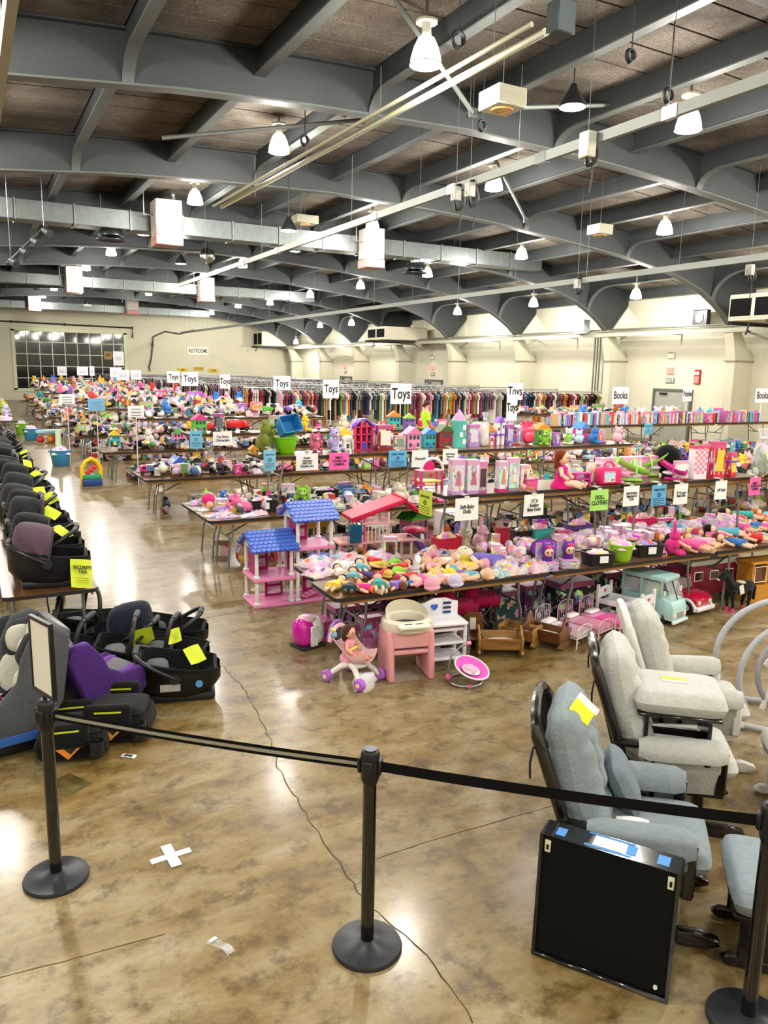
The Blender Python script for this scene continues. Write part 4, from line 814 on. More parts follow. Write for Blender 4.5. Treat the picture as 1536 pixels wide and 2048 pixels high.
def doll_sit(p, a, lab, skin, hair, dress, s=1.0, grp=None, baby=False):
    """doll sitting upright, legs forward along +x"""
    t = T('seated_doll', lab, 'doll', p, a, grp, s)
    O('head', lambda: G().ell((.0, 0, .27), (.055, .055, .062), 14, 10), 'plastic', skin, t, key='sh'); O('hair', lambda: G().ell((-.02, 0, .285), (.062, .066, .062), 12, 10).ell((-.05, 0, .23), (.03, .06, .07), 10, 8), 'plush', hair, t, key='shr')
    for sg in (-1, 1):
        O('eye', (lambda sg=sg: G().ell((.052, sg*.022, .275), (.004, .008, .010), 6, 5)), 'plastic', '#20242c', t, key=('se', sg)); O('arm', (lambda sg=sg: G().tube([(0, sg*.05, .18), (.03, sg*.085, .12), (.08, sg*.07, .085)], [.020, .019, .016], 8)), 'plastic', skin, t, key=('sa', sg))
        O('leg', (lambda sg=sg: G().tube([(.0, sg*.035, .04), (.12, sg*.05, .045), (.20, sg*.055, .025), (.21, sg*.057, .06)], [.028, .025, .019, .016], 8)), 'plastic', skin, t, key=('sl', sg))
    O('dress', lambda: G().lathe([(.10, .0), (.095, .03), (.06, .08), (.045, .14), (.05, .18), (.02, .205)], 14), 'cloth', dress, t, key='sd', angle=80); O('mouth', lambda: G().ell((.055, 0, .245), (.003, .012, .004), 6, 4), 'plastic', '#b5404a', t, key='smo')
    return t
def plush(p, a, lab, c, s=1.0, grp=None, belly=None, far=False, tilt=0.0, ears='round', name='plush_toy'):
    if far:
        def one():
            g = G().ell((0, 0, .10), (.085, .095, .10), 10, 8).ell((.03, 0, .23), (.07, .075, .068), 10, 8).ell((.09, 0, .215), (.028, .03, .024), 8, 6)
            for sg in (-1, 1): g.ell((.02, sg*.06, .295), (.018, .03, .03), 8, 6).ell((.05, sg*.10, .14), (.03, .03, .055), 8, 6).ell((.10, sg*.06, .03), (.065, .032, .03), 8, 6)
            return g
        o = O(name, one, 'plush', c, None, p, (0, tilt, a), s, key='pl_far'); return tag(o, lab, 'plush toy', grp)
    t = T(name, lab, 'plush toy', p, 0, grp, s, (0, tilt, a))
    O('body', lambda: G().ell((0, 0, .10), (.085, .095, .10), 14, 10), 'plush', c, t, key='pb'); O('head', lambda: G().ell((.03, 0, .23), (.07, .075, .068), 14, 10), 'plush', c, t, key='ph'); O('muzzle', lambda: G().ell((.09, 0, .215), (.028, .03, .024), 10, 8), 'plush', belly or '#f1e6d2', t, key='pm')
    O('nose', lambda: G().ell((.118, 0, .222), (.008, .01, .008), 8, 6), 'gloss', '#1c1512', t, key='pn')
    for sg in (-1, 1):
        O('ear', (lambda sg=sg: G().ell((.02, sg*.06, .295 if ears == 'round' else .33), (.018, .03, .03) if ears == 'round' else (.018, .022, .075), 10, 8)), 'plush', c, t, key=('pe', sg, ears)); O('eye', (lambda sg=sg: G().ell((.092, sg*.032, .252), (.008, .009, .011), 8, 6)), 'gloss', '#101014', t, key=('py', sg))
        O('arm', (lambda sg=sg: G().ell((.05, sg*.10, .14), (.03, .03, .055), 10, 8)), 'plush', c, t, key=('pa', sg)); O('leg', (lambda sg=sg: G().ell((.10, sg*.06, .03), (.065, .032, .03), 10, 8)), 'plush', c, t, key=('pg', sg))
    return t
def bag(p, a, lab, c, s=(1, 1, 1), grp=None, c2=None, far=False, name='clear_bag', v=None):
    """soft clear plastic bag with toys inside, lying flat; about 0.24 x 0.18 x 0.09"""
    v = R.randrange(4) if v is None else v
    def lump(k, q):
        rr = random.Random(k)
        def f(u, w):
            a_, b_ = u*2-1, w*2-1; e = max(0, (1-a_**4)*(1-b_**4))**.5
            return (.12*a_*q*(1+.06*sin(9*b_+k)), .09*b_*q*(1+.06*sin(8*a_+2*k)), .004+e*q*(.062+.022*sin(6*a_+k)*cos(5*b_+2*k)))
        return f
    if far:
        o = O(name, (lambda: G().surf(lump(v, 1.0), 10, 8)), 'assorted', c, None, p, (0, 0, a), s, key=('bgf', v)); return tag(o, lab, 'bag', grp)
    if s[2] > 1.9:
        t = T(name, lab, 'bag', p, a, grp, (s[0], s[1], s[2]/2.4))
        def sack(k_, n=16):
            pr = [(.085, 0), (.10, .03), (.105, .09), (.10, .16), (.08, .22), (.035, .265), (.06, .30), (.075, .33)]
            return G().loft([[(r*k_*(1+.10*sin(5*q+9*z*8+v))*cos(q), r*k_*(1+.10*sin(5*q+9*z*8+v))*sin(q)*.8, z*(.86 if k_ < 1 else 1)+.003) for q in [2*pi*i/n for i in range(n)]] for r, z in (pr if k_ == 1 else pr[:6])])
        O('film', (lambda: sack(1)), 'film', None, t, key=('tbo', v), angle=80); O('bagged_toys', (lambda: sack(.86)), 'assorted', c, t, key=('tbi', v), angle=80); O('twist_tie', lambda: G().lathe([(.038, .258), (.044, .265), (.038, .272)], 12), 'plastic', '#d9d6e2', t, key='tbt')
        return t
    t = T(name, lab, 'bag', p, a, grp, s)
    O('film', (lambda: G().surf(lump(v, 1.0), 16, 14)), 'film', None, t, key=('bgo', v), angle=80); O('bagged_cloth', (lambda: G().surf(lump(v+7, .86), 12, 10)), 'assorted', c, t, key=('bgi', v), angle=80)
    O('bagged_piece', (lambda: G().ell((.03, -.02, .05), (.04, .03, .022), 10, 6)), 'plastic', c2 or R.choice(CLOTH), t, key='bgp1'); O('bagged_piece', (lambda: G().ell((-.05, .02, .052), (.035, .025, .02), 10, 6)), 'plastic', R.choice(CLOTH), t, key='bgp2')
    O('seal_strip', (lambda: G().b2((-.11, .084, .004), (.11, .094, .010))), 'plastic', '#c9c3e0', t, key='bgs')
    return t
def carton(p, a, lab, c, d, grp=None, window=None, panel=None, name='boxed_toy', cat='boxed toy', fig=None):
    """printed toy carton d = (depth x, width y, height z), front toward -y side of local x-y, i.e. face at local -y"""
    t = T(name, lab, cat, p, a, grp); w, e, h = d
    O('carton', (lambda: G().b2((-w/2, -e/2, 0), (w/2, e/2, h), .004)), 'print', c, t, key=('ct', d)); O('foot_band', (lambda: G().b2((-w/2-.001, -e/2-.001, 0), (w/2+.001, e/2+.001, h*.10))), 'paper', panel or c, t, key=('cf', d), smooth=False)
    if window: O('window', (lambda: G().b2((-w*.34, -e/2-.003, h*.2), (w*.34, -e/2, h*.78))), 'gloss', window, t, key=('cw', d), smooth=False)
    if fig:
        f = O('pictured_doll', (lambda: G().ell((0, -e/2-.006, h*.60), (w*.16, .006, h*.085), 10, 6).prism([(-w*.10, h*.52), (w*.10, h*.52), (w*.26, h*.28), (-w*.26, h*.28)], -e/2-.008, -e/2-.003)), 'paper', fig, t, key=('cg', d))
    return t
def tub_bin(p, a, lab, c, d, grp=None, round_=False, name='storage_bin', cat='bin', fill=None, tagpaper=False):
    t = T(name, lab, cat, p, a, grp); w, e, h = d
    if round_:
        O('bucket_wall', (lambda: G().lathe([(w*.36, 0), (w*.38, .01), (w*.5, h), (w*.53, h), (w*.53, h-.02), (w*.485, h-.02), (w*.36, .02), (0, .02)], 28)), 'plastic', c, t, key=('bk', d), angle=50)
        for sg in (-1, 1): O('rope_handle', (lambda sg=sg: G().tube([(sg*w*.5, -.06, h-.03), (sg*w*.56, 0, h-.08), (sg*w*.5, .06, h-.03)], .008, 6)), 'plastic', c, t, key=('bh', d, sg))
    else:
        lo, up_ = rr_outline(w*.45, e*.45, .02, 3), rr_outline(w*.5, e*.5, .025, 3); inn = rr_outline(w*.48, e*.48, .02, 3); inl = rr_outline(w*.435, e*.435, .015, 3)
        O('bin_wall', (lambda: G().loft([[(x, y, 0) for x, y in lo], [(x, y, h) for x, y in up_], [(x, y, h) for x, y in inn], [(x, y, .012) for x, y in inl]])), 'plastic', c, t, key=('bn', d), angle=50)
        O('bin_rim', (lambda: G().tube([(x*1.02, y*1.02, h) for x, y in up_], .007, 5, True)), 'plastic', c, t, key=('br', d))
    if fill:
        O('fill_heap', (lambda: G().surf(lambda u, v: (w*.88*(u-.5), e*.88*(v-.5), h*.72+h*.5*max(0, (1-(2*u-1)**2)*(1-(2*v-1)**2))**.6*(1+.3*sin(17*u+5)*cos(15*v))), 12, 10)), 'assorted', fill, t, key=('bf', d))['kind'] = 'stuff'
    if tagpaper: O('paper_label', (lambda: G().b2((-.05, -e/2-.012, h*.3), (.05, -e/2-.004, h*.85))), 'paper', '#eeeef0', t, key=('bl', d), smooth=False)
    return t
def toy_truck(p, a, lab, c, s=1.0, grp=None, cab=None, far=False, kind='truck'):
    def shape():
        return G().b2((-.16, -.07, .05), (.06, .07, .16), .015).b2((.06, -.068, .04), (.16, .068, .13), .02)
    if far:
        def one():
            g = shape()
            for x in (-.10, .09):
                for y in (-.07, .07): g.cyl((x, y-.012, .035), (x, y+.012, .035), .035, n=10)
            return g
        return tag(O('toy_truck', one, 'plastic', c, None, p, (0, 0, a), s, key='tkf'), lab, 'toy truck', grp)
    t = T('toy_truck', lab, 'toy truck', p, a, grp, s); O('body', lambda: G().b2((-.17, -.07, .05), (.05, .07, .17), .015, 2), 'gloss', c, t, key='tk1'); O('cab', lambda: bevelled(G().prism([(.055, .045), (.17, .045), (.175, .09), (.14, .10), (.115, .155), (.055, .16)], -.066, .066), .01, 2), 'gloss', cab or c, t, key='tk2')
    O('windscreen', lambda: G().prism([(.125, .105), (.142, .102), (.122, .148), (.112, .148)], -.056, .056), 'gloss', '#1c2630', t, key='tk3'); O('bumper', lambda: G().b2((.165, -.068, .03), (.185, .068, .055), .005), 'plastic', '#c9c9c9', t, key='tk4')
    for x in (-.11, .10):
        for y in (-1, 1): O('wheel', lambda: G().cyl((0, -.014, 0), (0, .014, 0), .038, n=14), 'rubber', '#17171a', t, (x, y*.068, .038), key='tkw')
    return t
def toy_house(p, a, lab, c, roof, s=1.0, grp=None, floors=2, name='toy_house'):
    t = T(name, lab, 'toy house', p, a, grp, s); h = .13*floors
    O('wall', (lambda: G().b2((-.13, -.09, 0), (.13, .09, h), .004)), 'plastic', c, t, key=('hw', floors)); O('roof', (lambda: G().prism([(-.16, h-.005), (.16, h-.005), (.0, h+.12)], -.11, .11)), 'plastic', roof, t, key=('hrf', floors), smooth=False)
    for f in range(floors):
        for x in (-.075, 0, .075):
            if f == 0 and x == 0: O('door', lambda: G().b2((-.03, -.094, 0), (.03, -.09, .09)), 'plastic', roof, t, key='hdr', smooth=False)
            else: O('window', lambda: G().b2((-.025, -.094, -.035), (.025, -.09, .035)), 'gloss', '#3d4a5e', t, (x, 0, .07+.13*f), key='hwn', smooth=False)
    return t
def ball(p, lab, c, r, grp=None, dome=False):
    t = T('toy_helmet' if dome else 'toy_ball', lab, 'toy', p, R.uniform(0, 6), grp)
    if dome: O('helmet_dome', (lambda: G().lathe([(r*1.25, 0), (r*1.22, .008), (r, .015), (r*.92, r*.5), (r*.6, r*.85), (0, r)], 20)), 'gloss', c, t, key=('hd', r)); O('helmet_ridge', (lambda: G().tube([(r*.98*cos(q), 0, r*sin(q)+.008) for q in [pi*i/10 for i in range(1, 10)]], .008, 6)), 'gloss', c, t, key=('hr', r))
    else: O('ball', (lambda: G().ell((0, 0, r), r, 16, 12)), 'gloss', c, t, key=('bb', r)); O('ball_band', (lambda: G().lathe([(r*1.005, r*.9), (r*1.005, r*1.1)], 20)), 'gloss', '#f4f2ea', t, key=('bbd', r))
    return t
def blockset(p, a, lab, c, s=1.0, grp=None):
    """chunky plastic play set: base, tower, arch and knob"""
    t = T('plastic_playset', lab, 'play set', p, a, grp, s); O('base', lambda: G().b2((-.12, -.09, 0), (.12, .09, .035), .01), 'plastic', c, t, key='ps1'); O('tower', lambda: G().b2((-.10, -.05, .035), (-.02, .05, .19), .012), 'plastic', R.choice(TOYC), t, key='ps2')
    O('arch', lambda: G().tube([(.02+.045+.045*cos(q), 0, .035+.11*sin(q)) for q in [pi*i/10 for i in range(11)]], .013, 8), 'plastic', R.choice(TOYC), t, key='ps3'); O('knob', lambda: G().ell((-.06, 0, .21), (.03, .03, .03), 10, 8), 'gloss', R.choice(TOYC), t, key='ps4')
    for sg in (-1, 1): O('wheel', (lambda sg=sg: G().cyl((.06, sg*.09, .03), (.06, sg*.105, .03), .03, n=12)), 'plastic', R.choice(TOYC), t, key=('ps5', sg))
    return t
def scatter(x0, x1, y0, y1, z, cell, place, kinds, pal, far=False, skip=(), layers=1, sc_=1.0, rnd=None, density=1.0):
    """fill a table top with toys on a jittered grid; kinds is a list of builder names; skip holds (x, y, r) kept free"""
    nx, ny = max(1, int((x1-x0)/cell)), max(1, int((y1-y0)/cell)); dx, dy = (x1-x0)/nx, (y1-y0)/ny
    for l in range(layers):
        for i in range(nx):
            for j in range(ny):
                if R.random() > density*(1 if l == 0 else .45): continue
                x, y = x0+(i+.5+R.uniform(-.18, .18))*dx, y0+(j+.5+R.uniform(-.18, .18))*dy
                if any((x-a)**2+(y-b)**2 < r*r for a, b, r in skip): continue
                k = R.choice(kinds); c = R.choice(pal); zz = z+(.0 if l == 0 else .075*sc_); a = R.uniform(0, 6.28); s = sc_*R.uniform(.85, 1.15)
                if k == 'bag': bag((x, y, zz), a, '%s bagged toy on %s' % (cn(c), place), c, (s, s, s*R.uniform(.7, 1.3)), 'bagged toys on '+place, far=far)
                elif k == 'plush': c = R.choice(PLUSH); plush((x, y, zz), a, '%s plush toy on %s' % (cn(c), place), c, s*.9, 'plush toys on '+place, far=far)
                elif k == 'doll': d = R.choice(CLOTH); doll((x, y, zz), a, '%s dressed doll lying on %s' % (cn(d), place), R.choice(SKIN), R.choice(HAIR), d, s*.8, grp='dolls on '+place)
                elif k == 'baby': d = R.choice(['#f2a7c3', '#f4f0ea', '#5fb0c9', '#f2d24a', '#e85d9e']); doll((x, y, zz), a, '%s dressed baby doll on %s' % (cn(d), place), R.choice(SKIN[:3]), R.choice(['#f2a7c3', '#f4f0ea']+HAIR[:4]), d, s*.95, grp='baby dolls on '+place, baby=True)
                elif k == 'truck': c = R.choice(TOYC); toy_truck((x, y, zz), a, '%s plastic toy truck on %s' % (cn(c), place), c, s*.8, 'toy trucks on '+place, far=far)
                elif k == 'box':
                    c = R.choice(TOYC+CLOTH); d = R.choice([(.20, .07, .16), (.14, .08, .22), (.26, .08, .18), (.16, .12, .12)])
                    if far: tag(O('boxed_toy', (lambda d=d: G().b2((-d[0]/2, -d[1]/2, 0), (d[0]/2, d[1]/2, d[2]))), 'print', c, None, (x, y, zz), (0, 0, R.uniform(-.3, .3)), s*1.2, key=('bxf', d), smooth=False), '%s boxed toy on %s' % (cn(c), place), 'boxed toy', 'boxed toys on '+place)
                    else: carton((x, y, zz), R.uniform(-.3, .3), '%s boxed toy on %s' % (cn(c), place), c, d, 'boxed toys on '+place, window=R.choice([None, '#d9d2e2', '#2b2d33']))
                elif k == 'set':
                    c = R.choice(TOYC)
                    if far: tag(O('plastic_playset', lambda: G().b2((-.12, -.09, 0), (.12, .09, .04), .01).b2((-.10, -.05, .04), (-.02, .05, .2), .012).ell((.05, 0, .09), (.06, .06, .06), 10, 8).cyl((-.06, 0, .2), (-.06, 0, .26), .03, .005, n=10), 'plastic', c, None, (x, y, zz), (0, 0, a), s, key='psf'), '%s plastic play set on %s' % (cn(c), place), 'play set', 'plastic play sets on '+place)
                    else: blockset((x, y, zz), a, '%s based plastic play set on %s' % (cn(c), place), c, s*.9, 'plastic play sets on '+place)
                elif k == 'house': c, r_ = R.choice(TOYC), R.choice(TOYC); toy_house((x, y, zz), R.uniform(-.4, .4), '%s toy house with %s roof on %s' % (cn(c), cn(r_), place), c, r_, s*.9, 'toy houses on '+place)
                elif k == 'ball': c = R.choice(TOYC); ball((x, y, zz), '%s toy ball on %s' % (cn(c), place), c, .06, 'toy balls on '+place)

# ------------------------------------------------------------------ signs
def sheet_sign(px, py, Y, w, h, words, paper, lab, size=.04, ink='#16161a', side=False, extra=None, z=None, rz=0.0):
    w *= 1.18; size *= 1.22; p = atY(px, py, Y); p.x = max(p.x, 3.78)
    s = T('paper_sign', lab, 'sign', (p.x, p.y, p.z), rz, 'paper signs taped to the raised tables')
    O('sheet', G().surf(lambda u, v: (w*(u-.5), -.004-.006*sin(3*u+2*v), h*(v-.5)), 6, 6), 'paper', paper, s)
    O('tape', G().b2((-.03, -.006, h*.5-.01), (.03, -.001, max(h*.5+.03, 1.46-p.z))).b2((-.03, -.006, max(h*.5+.02, 1.45-p.z)), (.03, .10, max(h*.5+.03, 1.46-p.z))), 'paper', '#d9d6cc', s, smooth=False)
    text(s, words, size, (0, -.014, .0 if not extra else h*.26), (pi/2, 0, 0), ink, bold=.0012, sx=.82, spacing=.92)
    if extra == 'lines':
        for k in range(4): O('print_line', (lambda: G().b2((-w*.36, -.0125, -.0025), (w*.36, -.0115, .0025))), 'paper', ink, s, (0, 0, -h*.16-.022*k), key=('pl', w, ink), smooth=False)
        O('printed_face', G().tube([(.022*cos(q), -.012, .004+.022*sin(q)) for q in [2*pi*i/14 for i in range(14)]], .004, 5, True), 'paper', ink, s)
    return s
def board_sign(px, py, Y, w, h, words, lab, size, rz=0.0, base=1.48, shear=0.0, bold=.006):
    p = atY(px, py, Y); s = T('board_sign', lab, 'sign', (p.x, p.y, base), rz, 'white boards on poles'); zc = p.z-base
    O('board', G().b2((-w/2, -.006, zc-h/2), (w/2, .006, zc+h/2)), 'paper', '#eeeef4', s, smooth=False); O('pole', G().cyl((0, .02, 0), (0, .02, zc+h*.3), .012, n=8), 'plastic', '#e3e3e0', s); O('pole_foot', G().b2((-.06, -.04, 0), (.06, .08, .02), .004), 'plastic', '#d9d9d6', s)
    text(s, words, size, (0, -.008, zc), (pi/2, 0, 0), '#0d0d10', bold=bold, sx=.72, shear=shear)
    return s

# ------------------------------------------------------------------ row one: doll tables
RA = radians(-1.6)
for k in range(3):
    folding_table(2.78+1.2+2.42*k, 6.26-.06*k, 2.40, .62, .74, 'brown folding table in the front row of doll tables', RA, grp='front doll tables')
    folding_table(2.86+1.2+2.42*k, 6.90-.06*k, 2.40, .62, .74, 'brown folding table just behind the front row, under the raised one', RA, grp='front doll tables')
for k in range(2): folding_table(4.30+1.2+2.42*k, 6.88-.07*k, 2.40, .66, .74, 'raised brown folding table set on top of the doll tables', RA, .742, grp='raised tables')
FT = 'the front table'
Z1, Z2 = .742, 1.484
def on(px, py, z):
    p = at(px, py, z); x = max(2.92, p.x); dr = .028*(x-4.3)
    if z > 1.2: x = max(4.40, x); return (x, min(max(p.y, 6.66-dr), 7.08-dr), z)
    return (x, min(max(p.y, 6.04-dr), 7.12-dr), z)
# big flat bags at the aisle end
for px, py, c, s in ((628, 1128, '#f2a7c3', (1.6, 1.5, 1.2)), (668, 1112, '#e85d9e', (1.7, 1.6, 1.3)), (712, 1098, '#cfc4e4', (1.8, 1.5, 1.2)), (640, 1150, '#f0b6c8', (1.3, 1.3, 1.0)), (742, 1106, '#f2a7c3', (1.5, 1.4, 1.1)), (602, 1118, '#8f6fd0', (1.1, 1.0, .9)), (690, 1135, '#f4f0ea', (1.4, 1.3, .9)), (820, 1090, '#d6338a', (1.2, 1.1, .8)), (855, 1085, '#f0b6c8', (1.2, 1.0, .9))):
    bag(on(px, py, Z1), R.uniform(-.5, .5), '%s bagged clothes at the end of %s' % (cn(c), FT), c, s, 'bagged doll clothes at the aisle end')
carton(on(780, 1116, Z1), radians(-24), 'boxed dark-haired doll in a pale box standing on %s' % FT, '#cfd3da', (.15, .07, .24), window='#7a4a3c', panel='#b9bdc6', fig='#3a201a')
# fabric dolls heaped at the corner
DL = [(672, 1176, '#f2d24a', '#141214', 2.4, 0), (700, 1182, '#1f4a55', '#5a3520', 2.1, 3), (735, 1186, '#d6338a', '#e3c25a', .6, 0), (752, 1190, '#f28c3a', '#b5622c', 1.2, 2), (775, 1184, '#3aa6a0', '#c23a5a', 2.0, 1), (800, 1180, '#8f6fd0', '#2a1a14', 2.6, 1), (832, 1178, '#3c6fb0', '#7a4426', -.5, 0), (706, 1158, '#5fb0c9', '#141214', 2.0, 1), (736, 1156, '#5a3f8a', '#2a1a14', 1.0, 3), (765, 1152, '#d93a3a', '#5a3520', -.4, 3), (790, 1150, '#8cc63f', '#e3c25a', -.6, 1), (815, 1160, '#d93a3a', '#c23a5a', -.3, 0), (680, 1150, '#f4f0ea', '#141214', 1.8, 1), (722, 1140, '#5fb0c9', '#141214', 1.9, 4), (752, 1135, '#f2d24a', '#e3c25a', .3, 0), (782, 1132, '#8cc63f', '#e3c25a', -.5, 1), (806, 1138, '#d93a3a', '#2a1a14', 2.5, 2)]
for i, (px, py, dr, hr, a, sk) in enumerate(DL):
    p = on(px, py, Z1 + (.03 if i % 3 == 1 else 0)); doll(p, -a, 'soft %s dressed doll at the corner of %s' % (cn(dr) if dr in CNAME else 'dark teal', FT), SKIN[sk], hr, dr, R.uniform(.72, .9), grp='soft dolls heaped at the table corner', shoe=R.choice([None, '#e8dcc8', '#3a2418']))
BL = [(862, 1140, '#f2a7c3'), (888, 1130, '#f4f0ea'), (905, 1150, '#5fb0c9'), (880, 1165, '#f2a7c3'), (912, 1168, '#f4f0ea'), (850, 1172, '#e85d9e'), (935, 1140, '#f2d24a'), (925, 1118, '#f2d24a'), (898, 1112, '#f4f0ea'), (868, 1118, '#f2a7c3'), (942, 1160, '#5fb0c9'), (870, 1184, '#f4f0ea'), (905, 1184, '#cfc4e4')]
for px, py, c in BL: doll(on(px, py, Z1), R.uniform(-3, 3), 'soft baby doll in %s clothes lying on %s' % (cn(c), FT), R.choice(SKIN[:2]), R.choice(['#f0c3a4', '#e3c25a', '#f2a7c3', '#7a4426', '#f4f0ea', '#5a3520', '#e6d24a', '#cfc4e4']), c, R.uniform(.9, 1.1), grp='soft baby dolls on the front table', baby=True, legs=R.choice([None, '#f2a7c3', '#e8b795']))
plush(on(915, 1098, Z1), radians(-60), 'beige plush bear sitting on %s' % FT, '#d8c8a8', .9); plush(on(952, 1095, Z1), radians(-50), 'pink plush rabbit behind the violet-skirted doll on %s' % FT, '#f0b6c8', .95, ears='long')
dd = doll(on(972, 1130, Z1+.02), radians(-66), 'long rag doll in a violet skirt lying on %s' % FT, '#f0d9c4', '#e9dcc2', '#7d6fc8', 1.5, legs='#ead0bd', grp='rag dolls', shoe='#b9a6e0')
bag(on(935, 1190, Z1), -.5, 'pale printed outfit in a clear bag at the edge of %s' % FT, '#f4f0ea', (1.0, .9, .5)); bag(on(975, 1178, Z1), -.3, 'pink striped outfit in a clear bag at the edge of %s' % FT, '#e85d9e', (.9, .8, .8))
plush(on(955, 1168, Z1), 2.2, 'purple and white plush hippo lying on %s' % FT, '#8f6fd0', .7, tilt=1.2)
for px, py, c in ((1010, 1125, '#f2a7c3'), (1040, 1150, '#8f6fd0'), (1045, 1122, '#e85d9e'), (1070, 1140, '#cfc4e4'), (1020, 1158, '#5fb0c9'), (1065, 1162, '#f0b6c8'), (1095, 1150, '#f2a7c3'), (1000, 1140, '#f4f0ea'), (1160, 1080, '#cfc4e4'), (1190, 1072, '#f2a7c3'), (1220, 1065, '#b9b2a6'), (1250, 1070, '#8f6fd0'), (1180, 1095, '#d6338a'), (1215, 1090, '#f4f0ea'), (1160, 1098, '#f0b6c8'), (1275, 1065, '#cfc4e4'), (1300, 1075, '#e85d9e'), (1330, 1060, '#9aa6b2'), (1232, 1100, '#f2d24a')):
    bag(on(px, py, Z1), R.uniform(-1, 1), '%s bagged doll outfit midway along %s' % (cn(c), FT), c, (R.uniform(.9, 1.2),)*2+(R.uniform(.8, 1.5),), 'bagged doll outfits mid table')
def hood_doll(px, py, lab):
    p = on(px, py, Z1); t = T('boxed_hood_doll', lab, 'boxed toy', p, radians(-20), 'boxed dolls in purple hoods')
    O('tray', lambda: bevelled(G().prism([(-.11, 0), (.11, 0), (.10, .10), (.06, .11), (.07, .0)], -.10, .10, 'x') if 0 else G().b2((-.10, -.09, 0), (.10, .08, .10)), .01, 1), 'print', '#b7a7d0', t, key='hdt'); O('back_card', lambda: bevelled(G().b2((-.10, .075, 0), (.10, .085, .27)), .003, 1), 'print', '#cfc9dc', t, key='hdb')
    O('body', lambda: G().ell((0, 0, .11), (.06, .05, .06), 12, 8), 'cloth', '#5b2b86', t, key='hd1'); O('hood', lambda: G().ell((0, .0, .205), (.075, .07, .078), 16, 12), 'plush', '#6a2f9a', t, key='hd2'); O('face', lambda: G().ell((0, -.028, .20), (.056, .050, .056), 14, 10), 'plastic', '#efc3a5', t, key='hd3')
    O('fringe', lambda: G().ell((0, -.045, .25), (.035, .03, .018), 10, 6), 'plush', '#e23b6a', t, key='hd4')
    for sg in (-1, 1): O('eye', (lambda sg=sg: G().ell((sg*.022, -.075, .20), (.010, .005, .013), 8, 6)), 'gloss', '#2a2018', t, key=('hd5', sg)); O('hood_ear', (lambda sg=sg: G().ell((sg*.045, .0, .275), (.018, .012, .03), 8, 6)), 'plush', '#8a3fb8', t, key=('hd6', sg))
hood_doll(1122, 1150, 'boxed doll in a purple hood at the table edge, the one toward the aisle'); hood_doll(1160, 1143, 'boxed doll in a purple hood at the table edge, beside the black bin'); hood_doll(1083, 1085, 'boxed doll in a purple hood standing back behind the oval case')
t = T('oval_case', 'purple oval padded case leaning on the front doll table', 'case', on(1092, 1118, Z1), radians(-28)); t.rotation_euler = (radians(-25), 0, radians(-28)); O('case_shell', G().lathe([(0, -.035), (.15, -.03), (.165, 0), (.15, .03), (0, .035)], 28).tf() if 0 else G().ell((0, 0, .11), (.16, .035, .115), 24, 14, 1.0), 'cloth', '#7a35a8', t); O('zip_band', G().tube([(.163*cos(q), 0, .11+.118*sin(q)) for q in [2*pi*i/28 for i in range(28)]], .008, 6, True), 'rubber', '#18121c', t); O('front_patch', G().ell((0, -.03, .11), (.10, .012, .07), 18, 8), 'cloth', '#a85fd0', t)
t = T('red_gift_box', 'crimson cardboard box with folded edge on the front doll table', 'box', on(1003, 1096, Z1), radians(-18)); O('box_body', G().b2((-.075, -.05, 0), (.075, .05, .24), .004), 'card', '#b3173a', t); O('box_lid_edge', G().b2((-.077, -.052, .225), (.077, .052, .243), .003), 'card', '#8c102c', t)
tub_bin(on(1050, 1088, Z1), radians(-10), 'dark bag heaped with brown doll hair pieces behind the red box', '#201d1c', (.34, .24, .18), name='heaped_bag', cat='bag', fill='#6b4a30')
tub_bin(on(1197, 1128, Z1), radians(-12), 'black bin with white paper label, between hooded dolls and green bucket', '#15161a', (.30, .24, .13), fill='#cfc4e4', tagpaper=True); tub_bin(on(1290, 1110, Z1), radians(-12), 'black bin with white paper label, just past the green bucket', '#15161a', (.34, .24, .14), fill='#8f6fd0', tagpaper=True)
tub_bin(on(1241, 1120, Z1), 0, 'lime green round bucket full of bagged doll clothes on the front table', '#8fc22a', (.27, .27, .19), round_=True, name='bucket', cat='bucket', fill='#f2a7c3')
plush(on(1342, 1108, Z1), -.8, 'hot pink plush rabbit beside the second black bin', '#e0338a', .95, ears='long'); carton(on(1338, 1116, Z1), -.2, 'tiny pink box at the edge beside the hot pink plush', '#d68aa0', (.12, .05, .05), window='#6a2f3c')
# long dolls laid side by side, feet toward the edge
LDX = [(1352, 1090), (1378, 1085), (1404, 1090), (1430, 1080), (1395, 1062), (1425, 1058), (1455, 1072), (1475, 1062), (1500, 1058), (1440, 1040), (1470, 1035), (1505, 1040), (1525, 1060), (1372, 1055), (1345, 1062), (1530, 1035), (1500, 1082), (1468, 1092), (1412, 1105), (1385, 1104)]
for i, (px, py) in enumerate(LDX):
    c = R.choice(['#f2a7c3', '#f4f0ea', '#3aa6a0', '#5fb0c9', '#e85d9e', '#3c6fb0', '#d93a3a']); doll(on(px, py, Z1+(.045 if i % 4 == 2 else 0)), radians(-60+R.uniform(-22, 22)), 'long doll in %s clothes lying feet out past the bins' % cn(c), SKIN[R.choice([0, 1, 1, 2])], R.choice(HAIR), c, R.uniform(1.15, 1.35), grp='long dolls laid past the bins')
scatter(7.4, 9.7, 6.05, 7.0, Z1, .24, 'the far end of the front table', ['doll', 'bag', 'doll', 'doll'], CLOTH)
scatter(3.3, 8.8, 6.72, 7.12, Z1, .24, 'the rear half of the front table', ['bag', 'bag', 'box', 'doll'], ['#f2a7c3', '#cfc4e4', '#e85d9e', '#f4f0ea', '#8f6fd0', '#9aa6b2'], density=.85, skip=[(3.9, 6.9, .25), (5.0, 6.9, .3), (5.5, 6.9, .2)])

